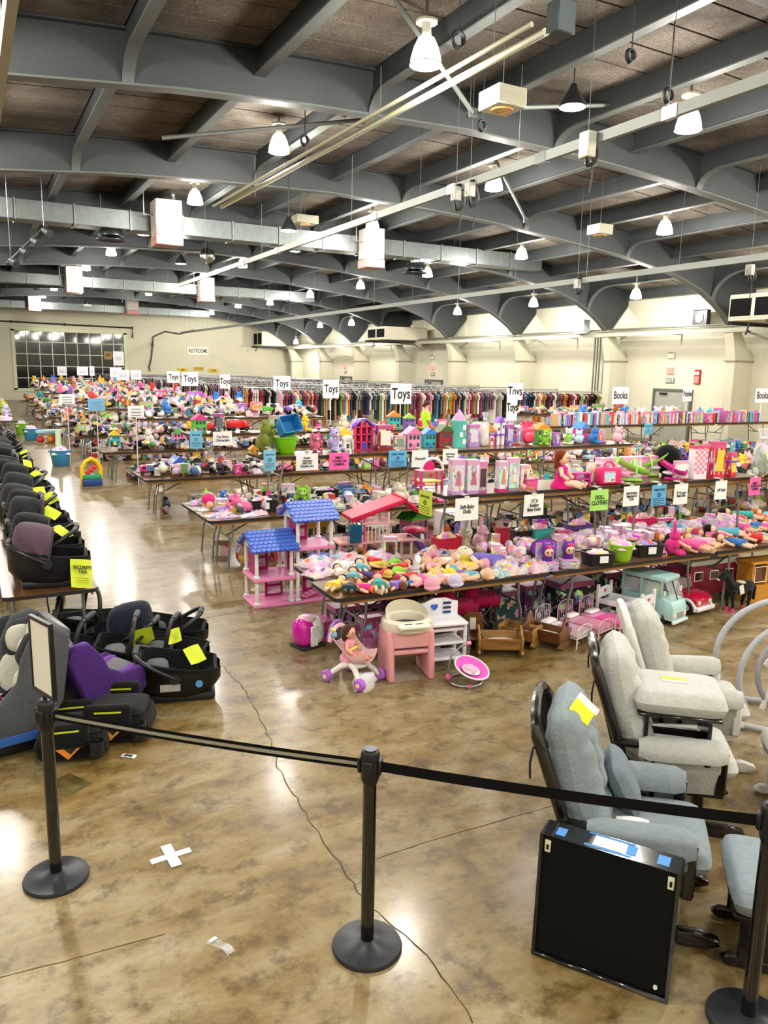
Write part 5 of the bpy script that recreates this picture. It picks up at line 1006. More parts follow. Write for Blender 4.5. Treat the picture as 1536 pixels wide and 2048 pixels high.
def heap(x0, x1, y0, y1, z, n, lab, r=.11, mat='toy_heap', rise=0.0, color=None):
    g = G()
    for k in range(n):
        a, b, c = R.uniform(.6, 1.3)*r, R.uniform(.6, 1.2)*r, R.uniform(.5, 1.1)*r; g.tf((R.uniform(x0+a, x1-a), R.uniform(y0+b*.8, y1-b*.8), z+c*.95+R.uniform(0, rise)), rz=R.uniform(0, 3))
        if R.random() < .45: g.box((0, 0, 0), (a*1.7, b*1.5, c*1.9))
        else: g.ell((0, 0, 0), (a, b, c), 7, 5)
    o = O('small_toy_heap', g, mat, color); o['kind'] = 'stuff'; o['label'] = lab; o['category'] = 'toys'; return o
heap(4.8, 7.6, 6.45, 7.05, Z1, 130, 'crumpled little bags of doll clothes strewn midway on the front table', .07, 'assorted', .05, '#d8a8c8'); heap(6.1, 9.3, 6.5, 7.0, Z1, 120, 'crumpled little bags of doll clothes strewn farther along the front table', .07, 'assorted', .05, '#c9b2d0')
DK = ['#1a1b20', '#2a1a24', '#3a1430', '#20303a', '#46203a', '#15161a', '#2c2420', '#5a2048']  # tones of the cartons added to darken the sparse space under the tables
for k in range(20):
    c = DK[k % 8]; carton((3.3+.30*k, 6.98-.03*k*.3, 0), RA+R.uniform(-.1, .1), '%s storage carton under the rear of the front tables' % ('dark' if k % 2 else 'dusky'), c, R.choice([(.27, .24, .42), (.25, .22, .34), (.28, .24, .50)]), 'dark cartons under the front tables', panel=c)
# ------------------------------------------------------------------ raised doll table
UT = 'the raised doll table'
t = T('toy_nursery_arch', 'pink and yellow plastic toy arch with shelves at the end of %s' % UT, 'toy', on(862, 978, Z2), radians(-4))
for x in (-.13, .13): O('arch_post', G().b2((x-.014, -.014, 0), (x+.014, .014, .20), .005), 'plastic', '#e0338a', t)
for x in (-.13, .13): O('rear_post', G().b2((x-.012, .12, 0), (x+.012, .144, .20), .005), 'plastic', '#e0338a', t)
O('arch_band', G().tube(arc((0, .20), .135, 0, pi, 14), .016, 8), 'plastic', '#f0e6ee', t); O('upper_shelf', G().b2((-.14, -.01, .19), (.14, .14, .205), .004), 'plastic', '#f28ab0', t); O('seat_shelf', G().b2((-.12, -.01, .07), (.12, .14, .09), .006), 'plastic', '#f2c53a', t); O('hanging_toy', G().ell((0, .02, .15), (.03, .02, .025), 10, 8), 'plastic', '#d6336a', t); O('headboard', G().prism([(-.06, .205), (.06, .205), (.06, .27), (.03, .30), (-.03, .30), (-.06, .27)], .06, .08), 'plastic', '#d81f7a', t)
for px, c, d, pn, lab, fg in ((925, '#d7cfe0', (.14, .11, .37), '#b48ac8', 'tall lilac boxed doll nearest the toy arch', '#c96a8a'), (963, '#d9d2e2', (.14, .11, .36), '#b48ac8', 'tall lilac boxed doll second from the toy arch', '#b8607a'), (986, '#c78fb0', (.10, .13, .34), '#a05a8a', 'narrow plum boxed doll with dark window beside the lilac boxes', None), (1016, '#dfd9e6', (.11, .10, .33), '#c2207a', 'white boxed doll with a magenta foot band', '#d98a6a'), (1044, '#d2d6da', (.13, .08, .36), '#8a8d90', 'grey white boxed doll with dotted card', '#e8d9cc'), (1072, '#e6d8c8', (.11, .08, .28), '#c9a98a', 'short beige boxed doll beside the standing doll', '#8a3a3a')):
    carton(on(px, 992 if px < 1000 else 986, Z2), radians(-6), lab, c, d, 'boxed dolls on the raised table', window=None if fg else '#4a2f40', panel=pn, fig=fg)
doll_sit(on(1062, 984, Z2), radians(-100), 'small standing doll in a pink frock before the beige box', '#c98a6a', '#2a1a14', '#f0b6d0', .75); doll_sit(on(1128, 976, Z2), radians(-60), 'large red-haired doll in a magenta skirt sitting at the edge of %s' % UT, '#f0c3a4', '#7a2f16', '#d61f7a', 1.25)
tub_bin(on(1080, 984, Z2), 0, 'small pink basket with toys at the edge of %s' % UT, '#e0559a', (.18, .12, .12), fill='#f2a7c3', name='basket', cat='basket'); plush(on(1050, 976, Z2), -1.2, 'yellow plush duck peeping between boxes on %s' % UT, '#f2d98a', .8, tilt=0)
for px, py, c in ((1135, 945, '#efd6e2'), (1152, 943, '#f2e2ea'), (1170, 941, '#f0dce6'), (1188, 940, '#f5e6ee'), (1205, 940, '#e685b8'), (1222, 938, '#f29ac4')): carton(on(px, py, Z2), radians(-3), '%s doll case behind on %s' % ('rose' if c in ('#e685b8', '#f29ac4') else 'pale pink', UT), c, (.13, .12, .26), 'pink doll cases at the back', panel=c)
bag(on(1150, 968, Z2), -.3, 'blue and yellow toy in a clear bag beside the red-haired doll', '#5fb0c9', (1.0, .9, 2.0)); bag(on(1180, 966, Z2), .2, 'white bagged toy with label on %s' % UT, '#f2d98a', (.7, .6, 2.4)); bag(on(1110, 958, Z2), .4, 'rainbow bagged toy behind the red-haired doll', '#f2d24a', (.9, .9, 2.2))
def shelf_toy(px, py, lab, c, w, h):
    t = T('toy_shelf', lab, 'toy shelf', on(px, py, Z2), radians(-4))
    for x in (-w/2, w/2): O('side_panel', G().b2((x-.01, -.05, 0), (x+.01, .05, h), .004), 'plastic', c, t)
    for k in range(3): O('shelf', (lambda: G().b2((-w/2, -.05, -.007), (w/2, .05, .007))), 'plastic', c, t, (0, 0, .02+k*(h-.03)/2), smooth=False)
shelf_toy(1178, 976, 'magenta plastic toy shelf at the edge of %s' % UT, '#c22a86', .2, .16); shelf_toy(1160, 952, 'pale pink toy shelf behind the bagged toys', '#e9b6d0', .24, .2)
t = T('toy_suitcase', 'hot pink toy suitcase with round handle at the edge of %s' % UT, 'suitcase', on(1215, 968, Z2), radians(-6)); O('case_body', G().b2((-.15, -.07, 0), (.15, .07, .20), .03, 3), 'plastic', '#e0206a', t); O('case_handle', G().tube(arc((0, .19), .075, 0, pi, 10), .012, 8), 'plastic', '#e0206a', t); O('case_front', G().b2((-.11, -.075, .03), (.05, -.068, .16), .003), 'print', '#b9dcf0', t)
def doll_seat(px, py, lab, c, a=0.0, s=1.0, hood=None, ring=False):
    t = T('doll_carrier_seat', lab, 'doll seat', on(px, py, Z2), a, 'doll carrier seats on the raised table', s); O('shell', lambda: G().surf(lambda u, v: (-.16+.32*u, .10*cos(pi*v)*(1-.1*(2*u-1)**2), .03+.16*(1-u)**1.6+.04*u-.0+.07*(1-sin(pi*v))), 12, 10), 'plastic', c, t, key='ds1', angle=80); O('foot', lambda: G().b2((-.10, -.06, 0), (.10, .06, .035), .01), 'plastic', c, t, key='ds2'); O('handle', lambda: G().tube([(.02, .11*cos(q), .08+.15*sin(q)) for q in [pi*i/12 for i in range(13)]], .010, 8), 'plastic', c, t, key='ds3'); O('padding', lambda: G().ell((-.03, 0, .09), (.11, .07, .03), 14, 8), 'cloth', R.choice(['#f2a7c3', '#e9dcf2']), t, key='ds4')
    if hood: O('hood', lambda: G().ell((-.12, 0, .16), (.12, .13, .15), 16, 12), 'cloth', hood, t, key='ds5')
doll_seat(1262, 962, 'lime green doll carrier seat, closest to the edge of %s' % UT, '#9fdc5a', radians(-30), 1.15); doll_seat(1285, 950, 'lime green doll bath seat behind the other lime seat', '#a8e06a', radians(160), 1.2); doll_seat(1295, 942, 'black hooded doll seat on %s' % UT, '#16161a', radians(20), 1.3, hood='#0d0d10'); doll_seat(1340, 938, 'purple doll carrier with arched handle on %s' % UT, '#4a2a86', radians(-20), 1.3); doll_seat(1370, 948, 'violet doll carrier beside the checkered box', '#5b2f9a', radians(150), 1.15); doll_seat(1345, 960, 'magenta doll booster ring seat at the edge of %s' % UT, '#c81f86', radians(-60), .95); doll_seat(1232, 966, 'pale pink and lilac doll bath seat beside the suitcase', '#f0a8d0', radians(-40), .9)
carton(on(1396, 966, Z2), radians(-14), 'white box with crimson edge leaning before the checkered box', '#e9e2e6', (.20, .04, .24), panel='#b3173a', window='#f2eef0')
t = T('checkered_box', 'tall pink and white checkered box on %s' % UT, 'boxed toy', on(1418, 962, Z2), radians(-10)); O('carton', G().b2((-.10, -.06, 0), (.10, .06, .42), .004), 'paper', '#f2dfe6', t)
for i in range(5):
    for j in range(9):
        if (i+j) % 2: O('check', lambda: G().b2((-.0185, -.0625, -.0185), (.0185, -.0595, .0185)), 'paper', '#d98aa6', t, (-.076+.038*i, 0, .09+.036*j), key='chk', smooth=False)
O('top_band', G().b2((-.101, -.0615, .38), (.101, .0615, .422)), 'paper', '#d0456e', t, smooth=False)
carton(on(1446, 958, Z2), radians(-8), 'tall red boxed toy with yellow windows on %s' % UT, '#c81f3a', (.16, .12, .46), window='#f2c53a', panel='#c81f3a'); carton(on(1462, 954, Z2), radians(-8), 'short red boxed toy with yellow strip beside the tall red one', '#d6282a', (.09, .10, .32), window='#f2d24a', panel='#b31a2a')
t = T('toy_pedestal', 'small purple toy table beyond the red boxes', 'toy', on(1478, 956, Z2), 0); O('table_disc', G().lathe([(0, .2), (.09, .2), (.09, .215), (0, .215)], 20), 'plastic', '#7a4fc4', t); O('table_stem', G().lathe([(.06, 0), (.03, .03), (.022, .2)], 14), 'plastic', '#7a4fc4', t)
bag(on(1520, 950, Z2), 0, 'tall clear bag with green toys at the end of %s' % UT, '#4a6b46', (1.3, 1.2, 4.4))
scatter(8.3, 9.1, 6.55, 7.0, Z2, .25, 'the far end of the raised doll table', ['box', 'bag', 'plush'], CLOTH)
for k, (x, c) in enumerate(((4.6, '#b5173a'), (5.9, '#3aa6a0'), (6.5, '#5a3f8a'), (7.6, '#e0206a'))): tub_bin((x, 7.02, Z1), 0, '%s storage bin under %s' % (cn({'#b5173a': '#d93a3a', '#e0206a': '#d6338a'}.get(c, c)), UT), c, (.3, .22, .2), 'storage bins under the raised table', fill='#f2a7c3')
# paper signs along the raised doll table
for px, py, w, h, words, paper, lab, size, ex in ((933, 1018, .25, .235, 'Soft Baby\nDolls', '#eeeeee', 'white paper sign reading Soft Baby Dolls', .046, None), (1067, 1010, .235, .235, '12" &\nSmaller\nBaby Dolls', '#eeeeee', 'white paper sign reading 12 inch and smaller baby dolls', .042, None), (1198, 1000, .235, .24, 'DOLL\nCLOTHES', '#a5dc6a', 'green paper sign lettered DOLL CLOTHES by hand', .056, None), (1262, 992, .22, .235, 'Doll Strollers,\nHighchairs &\nCribs', '#eeeeee', 'white paper sign for doll strollers and cribs', .032, None), (1317, 990, .215, .25, 'DOES IT WORK', '#5aa8d8', 'blue DOES IT WORK notice on the raised doll table', .026, 'lines'), (1361, 988, .21, .25, '13" & Larger\nBaby Dolls', '#eeeeee', 'white paper sign reading 13 inch and larger baby dolls', .034, None), (1441, 980, .195, .235, '18" Dolls', '#f0f0f0', 'white paper sign reading 18 inch dolls', .04, None), (1509, 972, .195, .235, 'SMILE !\nYOU\'RE ON\nCAMERA', '#f060b0', 'pink smile you are on camera sign at the raised doll table', .034, None)):
    sheet_sign(px, py, 6.50-.028*(atY(px, py, 6.5).x-4.3), w, h, words, paper, lab, size, extra=ex)
s = sheet_sign(846, 1006, 6.95, .22, .26, 'DOES IT WORK', '#c8dc3a', 'yellow-green DOES IT WORK notice on the end of the raised table', .024, extra='lines'); s.rotation_euler = (0, 0, radians(-90)); s.location.x = 4.27
t = T('sign_stand', 'thin metal stand holding the soft baby dolls sign', 'sign stand', on(940, 1086, Z1)); O('stand_rod', G().cyl((0, 0, 0), (0, 0, .42), .012, n=8), 'metal', '#8a8d8f', t); O('stand_foot', G().lathe([(.05, 0), (.05, .01), (.015, .02)], 12), 'metal', '#8a8d8f', t)
# ------------------------------------------------------------------ toys standing on the floor under and around the front row
def heart(s, z, y=0.0):
    pts = []
    for i in range(24):
        q = 2*pi*i/24; pts.append((s*16*sin(q)**3/16, z+s*(13*cos(q)-5*cos(2*q)-2*cos(3*q)-cos(4*q))/16))
    return pts
# push stroller with a baby doll
t = T('toy_push_stroller', 'white and pink toy push stroller with purple wheels under the table corner', 'toy stroller', (2.90, 5.86, 0), radians(-62))
for sx, sy in ((1, -1), (1, 1), (-1, -1), (-1, 1)):
    O('leg', G().tube([(.02*sx, .07*sy, .17), (.07*sx, .09*sy, .15), (.13*sx, .125*sy, .10), (.17*sx, .15*sy, .055)], [.030, .028, .024, .022], 10), 'plastic', '#eeeae8', t)
    w = O('wheel', lambda: G().lathe([(.0, -.028), (.042, -.028), (.055, -.015), (.055, .02), (.045, .032), (0, .036)], 20), 'plastic', '#b468d8', t, (.18*sx, .16*sy, .055), (radians(90)*(1 if sy < 0 else -1), 0, 0), key='spw'); O('wheel_hub', lambda: G().lathe([(.02, .034), (.02, .042), (0, .044)], 14), 'plastic', '#f2e08a', w, key='sph')
O('seat_shell', G().surf(lambda u, v: (.17-.34*u, (.115+.02*u)*cos(pi*v), .16+.30*max(0, u-.35)**1.1+.10*(1-sin(pi*v))+.05*(1-u)**3), 14, 12), 'plastic', '#f4cdd2', t, angle=80); O('seat_base', G().ell((0, 0, .165), (.13, .09, .04), 16, 8), 'plastic', '#eeeae8', t)
O('canopy_ring', G().tube([(-.16-.05*sin(q)*0-.02, .12*cos(q), .36+.12*sin(q)) for q in [pi*i/14 for i in range(15)]], .022, 8), 'plastic', '#f2c6cf', t); O('push_handle', G().tube([(-.20, .12*cos(q), .36+.16*sin(q)) for q in [pi*i/14 for i in range(15)]], .014, 8), 'plastic', '#a868c8', t)
O('rattle_toy', G().ell((-.13, -.13, .44), (.03, .025, .035), 10, 8), 'plastic', '#8ab4d8', t); O('rattle_star', G().ell((-.13, -.14, .485), (.028, .02, .022), 10, 8), 'plastic', '#f0dc6a', t)
doll_sit((2.875, 5.90, .195), radians(-62), 'baby doll in pink sitting in the toy push stroller', '#e8a890', '#4a2f24', '#f0a0b8', .92, baby=True)
O('yellow_strap', G().tube([(.03, -.08, .10), (.08, 0, .14), (.03, .08, .10)], .014, 6), 'plastic', '#f0dc5a', bpy.data.objects['seated_doll.002'] if 'seated_doll.002' in bpy.data.objects else t)
# pink high chair
t = T('toy_high_chair', 'pink plastic doll high chair with a cream seat ring', 'toy high chair', (3.40, 5.80, 0), radians(-12))
for sx in (-1, 1): O('side_panel', bevelled(G().prism([(-.20, 0), (.20, 0), (.16, .46), (-.15, .46)], sx*.19-.03, sx*.19+.03, 'x'), .02, 2), 'plastic', '#e8a2a8', t, angle=60)
O('front_panel', G().b2((-.17, -.155, .30), (.17, -.12, .46), .01), 'plastic', '#eaa8ae', t); O('back_panel', G().b2((-.17, .10, .12), (.17, .15, .46), .01), 'plastic', '#e09aa0', t); O('foot_shelf', G().b2((-.17, -.16, .24), (.17, .0, .28), .01), 'plastic', '#e6a0a6', t)
O('seat_ring', G().lathe([(.235, .45), (.245, .47), (.235, .53), (.20, .555), (.165, .54), (.155, .48), (.155, .45)], 28).tf(), 'plastic', '#e6dfcc', t, s=(1.0, .88, 1)); O('seat_back', bevelled(G().surf(lambda u, v: (.20*cos(pi*u), .20*sin(pi*u)*.9+.0, .53+.13*v*(.4+.6*sin(pi*u))), 14, 3), .001, 1), 'plastic', '#e0d8c2', t); O('tray', G().b2((-.15, -.26, .50), (.15, -.10, .54), .02, 2), 'plastic', '#e9e3d2', t)
for x in (-.05, .05): O('tray_slot', G().b2((x-.035, -.21, .54), (x+.035, -.195, .543)), 'plastic', '#1c1c24', t, rot=(0, 0, .0), smooth=False)
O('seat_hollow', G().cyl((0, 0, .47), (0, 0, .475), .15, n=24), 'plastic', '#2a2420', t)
# white doll cupboard with heart
t = T('doll_cupboard', 'white doll cupboard with a blue heart and open shelves', 'doll furniture', (3.80, 5.80, 0), radians(-10)); wq = '#e8e8ee'
for x in (-.17, .17): O('side_post', G().b2((x-.014, -.13, 0), (x+.014, -.10, .46), .004), 'plastic', wq, t); O('side_post', G().b2((x-.014, .10, 0), (x+.014, .13, .60), .004), 'plastic', wq, t)
for z in (.12, .27, .40): O('shelf', G().b2((-.17, -.13, z-.012), (.17, .12, z+.012), .004), 'plastic', wq, t)
O('counter', G().b2((-.19, -.15, .44), (.19, .14, .47), .008), 'plastic', '#f0f0f4', t); O('headboard', bevelled(G().prism([(-.17, .46), (.17, .46), (.16, .60), (.06, .64), (-.06, .64), (-.16, .60)], .10, .13), .01, 2), 'plastic', wq, t)
O('heart', G().prism(heart(.035, .56), .085, .10), 'paper', '#2a5ac0', t, (-.06, 0, 0), smooth=False)
for k in range(3): O('price_strip', (lambda: G().b2((.03, .092, 0), (.11, .10, .022))), 'paper', '#26306a', t, (0, 0, .49+.045*k), smooth=False)
O('net_side', G().surf(lambda u, v: (.19+.07*sin(pi*u)*.5, -.13+.25*v, .02+.42*u), 8, 4), 'film', None, t); O('tray_pattern', G().b2((-.15, -.12, .412), (.13, .10, .416)), 'paper', '#d8c2c8', t, smooth=False)
# bouncer
t = T('doll_bouncer', 'small doll bouncer with a pink bowl on a grey ring stand', 'doll bouncer', (3.79, 5.40, 0), radians(-20))
O('ring_base', G().tube([(.15*cos(q), .15*sin(q), .014) for q in [2*pi*i/26 for i in range(26)]], .011, 8, True), 'metal', '#b0b2b6', t); O('arm', G().tube([(-.15, 0, .015), (-.16, 0, .12), (-.13, .02, .24), (-.05, .05, .31), (.03, .08, .33)], .010, 8), 'metal', '#8a8d92', t); O('arm_grip', G().tube([(.02, .075, .328), (.06, .09, .335)], .018, 8), 'plastic', '#e68ab0', t); O('pivot', G().ell((-.155, 0, .05), (.03, .035, .035), 10, 8), 'plastic', '#e06aa0', t); O('foot_clip', G().b2((-.02, -.17, 0), (.02, -.13, .03), .006), 'plastic', '#e06aa0', t)
O('bowl', G().lathe([(.02, .0), (.10, .02), (.155, .065), (.16, .07), (.15, .07), (.10, .03), (0, .015)], 24), 'cloth', '#e565c8', t, (.03, -.02, .085), (radians(18), radians(14), 0)); O('bowl_rim', G().tube([(.16*cos(q), .16*sin(q), .07) for q in [2*pi*i/24 for i in range(24)]], .008, 6, True), 'plastic', '#eeeef0', t, (.03, -.02, .085), (radians(18), radians(14), 0)); O('bowl_pad', G().ell((0, 0, .045), (.09, .075, .02), 14, 8), 'print', '#e9dde6', t, (.03, -.02, .085), (radians(18), radians(14), 0))
# magenta and white toy capsule
t = T('toy_capsule_car', 'magenta and white rounded toy pet carrier under the table corner', 'toy', (2.86, 6.85, 0), radians(-75)); O('white_shell', G().ell((.0, .06, .16), (.13, .10, .15), 18, 14, .75), 'plastic', '#e9e7ea', t); O('magenta_shell', G().ell((0, -.05, .16), (.125, .10, .15), 18, 14, .8), 'gloss', '#d61fa8', t); O('base', G().b2((-.12, -.14, 0), (.12, .15, .03), .012, 2), 'plastic', '#26262a', t); O('door_frame', G().b2((.11, -.05, .03), (.135, .04, .24), .01), 'plastic', '#f0eef0', t); O('top_cloth', G().ell((0, 0, .29), (.10, .10, .04), 14, 8), 'assorted', '#f0c8d4', t)
for k, (x, y, c, d, lab) in enumerate(((3.16, 7.02, '#e0509a', (.26, .22, .20), 'magenta printed carton under the table corner'), (3.52, 6.72, '#b94a86', (.30, .20, .28), 'plum printed carton behind the push stroller'), (3.82, 6.60, '#2f4f58', (.24, .2, .24), 'dark teal carton behind the pink high chair'), (3.36, 6.42, '#d98ab4', (.22, .14, .12), 'flat pink carton behind the push stroller'), (6.0, 6.55, '#1b1b20', (.5, .3, .42), 'black crate under the table behind the doll beds'), (5.6, 6.75, '#5a2a5e', (.3, .2, .36), 'plum doll wardrobe carton behind the doll beds'), (5.2, 6.72, '#2f4a4a', (.3, .2, .34), 'dark green carton behind the cradles'), (4.75, 6.75, '#6b2448', (.3, .2, .25), 'maroon carton behind the cradles'))): carton((x, y, 0), RA, lab, c, d, window=None, panel=c)
# magenta doll carriages
for x, y, lab in ((4.25, 6.25, 'crimson doll carriage with basket under the table'), (4.62, 6.38, 'crimson doll car with hood deep under the table')):
    t = T('doll_carriage', lab, 'doll carriage', (x, y, 0), radians(-20)); O('tub', G().surf(lambda u, v: (-.2+.4*u, .12*cos(pi*v)*(1-.15*(2*u-1)**2), .46-.16*sin(pi*v)**.8), 12, 10), 'plastic', '#a3124a', t, angle=80); O('hood', G().ell((-.12, 0, .47), (.10, .12, .12), 14, 10), 'cloth', '#b51a5a', t); O('handle', G().tube([(-.2, -.1, .46), (-.32, -.1, .58), (-.32, .1, .58), (-.2, .1, .46)], .010, 6), 'metal', '#3a3a3e', t)
    for sx in (-1, 1):
        for sy in (-1, 1): O('strut', G().cyl((sx*.12, sy*.09, .36), (-sx*.14, sy*.11, .05), .008, n=6), 'metal', '#4a4a4e', t); O('wheel', lambda: G().cyl((0, -.012, 0), (0, .012, 0), .05, n=16), 'rubber', '#1c1c1e', t, (sx*.15, sy*.12, .05), key='dcw')
# cradles
def cradle(x, y, a, lab, wd, L=.42, W=.24, H=.26):
    t = T('doll_cradle', lab, 'doll cradle', (x, y, 0), a, 'wooden doll cradles')
    for sx in (-1, 1):
        o = [(-W/2-.02, .07), (W/2+.02, .07), (W/2+.04, .20), (W*.36, .22), (W*.25, H), (0, H+.035), (-W*.25, H), (-W*.36, .22), (-W/2-.04, .20)]
        O('end_board', bevelled(G().prism(o, sx*L/2-.012, sx*L/2+.012, 'x'), .004, 1), wd, None, t, angle=50); O('heart_cutout', G().prism(heart(.026, H-.03), sx*(L/2+.012), sx*(L/2+.014), 'x'), 'matte', '#150c06', t, smooth=False)
        O('rocker', bevelled(G().prism([(-W/2-.06, .05), (-W/4, .008), (0, 0), (W/4, .008), (W/2+.06, .05), (W/2+.02, .08), (-W/2-.02, .08)], sx*L/2-.014, sx*L/2+.014, 'x'), .004, 1), wd, None, t)
        O('side_board', G().add([(-L/2, sx*W/2*.9, .07), (L/2, sx*W/2*.9, .07), (L/2, sx*(W/2+.02), .19), (-L/2, sx*(W/2+.02), .19), (-L/2, sx*(W/2*.9-.012), .07), (L/2, sx*(W/2*.9-.012), .07), (L/2, sx*(W/2+.008), .19), (-L/2, sx*(W/2+.008), .19)], [(0, 1, 2, 3), (7, 6, 5, 4), (3, 2, 6, 7), (0, 4, 5, 1), (0, 3, 7, 4), (1, 5, 6, 2)]), wd, None, t, smooth=False)
    O('bottom_board', G().b2((-L/2, -W/2*.9, .07), (L/2, W/2*.9, .082)), wd, None, t, smooth=False); O('blanket', G().ell((.02, 0, .11), (.16, .08, .04), 12, 8, .8), 'cloth', '#e6e0da', t)
cradle(4.50, 5.86, radians(-28), 'oak doll cradle with scalloped side, rocking on the floor', 'oak'); cradle(4.86, 5.98, radians(-60), 'oak doll cradle with round ends behind the scalloped one', 'oak', .36, .2, .2); cradle(5.08, 5.83, radians(-66), 'dark walnut doll cradle seen end-on beside the iron beds', 'walnut', .40, .20, .30)
for x, y, a, lab in ((4.10, 6.02, -.3, 'dark brown doll chair beside the white cupboard'), (4.30, 6.02, -.5, 'brown doll chair with white tag beside the oak cradle')):
    t = T('doll_chair', lab, 'doll chair', (x, y, 0), a); O('seat', G().b2((-.1, -.1, .14), (.1, .1, .16), .005), 'walnut', None, t); O('backrest', bevelled(G().prism([(-.1, .16), (.1, .16), (.1, .34), (.05, .38), (-.05, .38), (-.1, .34)], .085, .1), .004, 1), 'walnut', None, t)
    for sx in (-1, 1):
        for sy in (-1, 1): O('leg', G().b2((sx*.085-.012, sy*.085-.012, 0), (sx*.085+.012, sy*.085+.012, .14)), 'walnut', None, t, smooth=False)
    O('paper_tag', G().b2((-.03, .07, .2), (.03, .082, .32)), 'paper', '#e6e4de', t, smooth=False)
# iron doll beds
def iron_bed(x, y, a, lab, metal, mat_c, quilt):
    t = T('iron_doll_bed', lab, 'doll bed', (x, y, 0), a, 'scrolled iron doll beds'); W, L = .28, .50
    def rod(n, pts, r=.005): O(n, G().tube(pts, r, 6), 'plastic', metal, t)
    for sx, h in ((-1, .30), (1, .20)):
        for sy in (-1, 1): rod('post', [(sx*L/2, sy*W/2, 0), (sx*L/2, sy*W/2, h)], .007)
        rod('end_rail', [(sx*L/2, W/2*cos(q), h-.03+.06*sin(q)) for q in [pi*i/12 for i in range(13)]]); rod('low_rail', [(sx*L/2, -W/2, .1), (sx*L/2, W/2, .1)])
        for k in range(-3, 4): rod('bar', [(sx*L/2, k*W/8, .1), (sx*L/2, k*W/8, h-.01+.02*cos(k*.4))], .003)
        for sy in (-1, 1): rod('scroll', [(sx*L/2, sy*(.07+.035*(1-i/18)*cos(i*.55)), h-.08+.04*(1-i/18)*sin(i*.55)) for i in range(16)], .0035)
        for sy in (-1, 1): rod('foot_scroll', [(sx*L/2, sy*(W/2-.02-.02*cos(i*.5)*(1-i/14)), .05+.025*sin(i*.5)*(1-i/14)) for i in range(12)], .0035)
    for sy in (-1, 1): rod('side_rail', [(-L/2, sy*W/2, .1), (L/2, sy*W/2, .1)])
    O('mattress', G().b2((-L/2+.01, -W/2+.01, .10), (L/2-.01, W/2-.01, .15), .012, 2), 'cloth', mat_c, t); O('quilt', G().b2((-L*.12, -W/2-.002, .12), (L/2-.006, W/2+.002, .157), .012, 2), 'print' if quilt == '#e9e4e6' else 'cloth', quilt, t); O('pillow', G().pillow(.10, .2, .05, 10, 10, 4, .5), 'cloth', '#f0e6ea', t, (-L/2+.08, 0, .17))
iron_bed(5.34, 5.88, radians(-72), 'white iron doll bed with dotted quilt, closest to the walnut cradle', '#e8dce0', '#e9e4e6', '#e9e4e6'); iron_bed(5.68, 5.92, radians(-74), 'pale pink iron doll bed in the middle of the three', '#eab8cc', '#d8a0b4', '#d88fa8'); iron_bed(6.00, 5.94, radians(-74), 'pink iron doll bed with bright pink quilt, last of three', '#eab8cc', '#f29ac4', '#ee5aa8')
# white bunk
t = T('doll_bunk_bed', 'white doll bunk bed with pink hearts between iron beds and toy van', 'doll bed', (6.36, 6.02, 0), radians(-72)); wq = '#ececf0'
for sx in (-1, 1):
    for sy in (-1, 1): O('post', G().b2((sx*.26-.016, sy*.15-.016, 0), (sx*.26+.016, sy*.15+.016, .42), .004), 'plastic', wq, t)
    O('end_board', bevelled(G().prism([(-.15, .26), (.15, .26), (.15, .34), (.08, .38), (-.08, .38), (-.15, .34)], sx*.26-.008, sx*.26+.008, 'x'), .004, 1), 'plastic', wq, t); O('heart', G().prism(heart(.028, .325), sx*.26+.0085, sx*.26+.011, 'x'), 'paper', '#d83a6a', t, smooth=False)
    O('low_board', G().b2((sx*.26-.008, -.15, .04), (sx*.26+.008, .15, .10), .003), 'plastic', wq, t); O('side_rail', G().b2((-.26, sx*.15-.008, .21), (.26, sx*.15+.008, .27), .003), 'plastic', wq, t)
O('bed_deck', G().b2((-.26, -.15, .21), (.26, .15, .225)), 'plastic', '#e2e2e8', t, smooth=False); O('lower_deck', G().b2((-.26, -.15, .05), (.26, .15, .065)), 'plastic', '#e2e2e8', t, smooth=False)
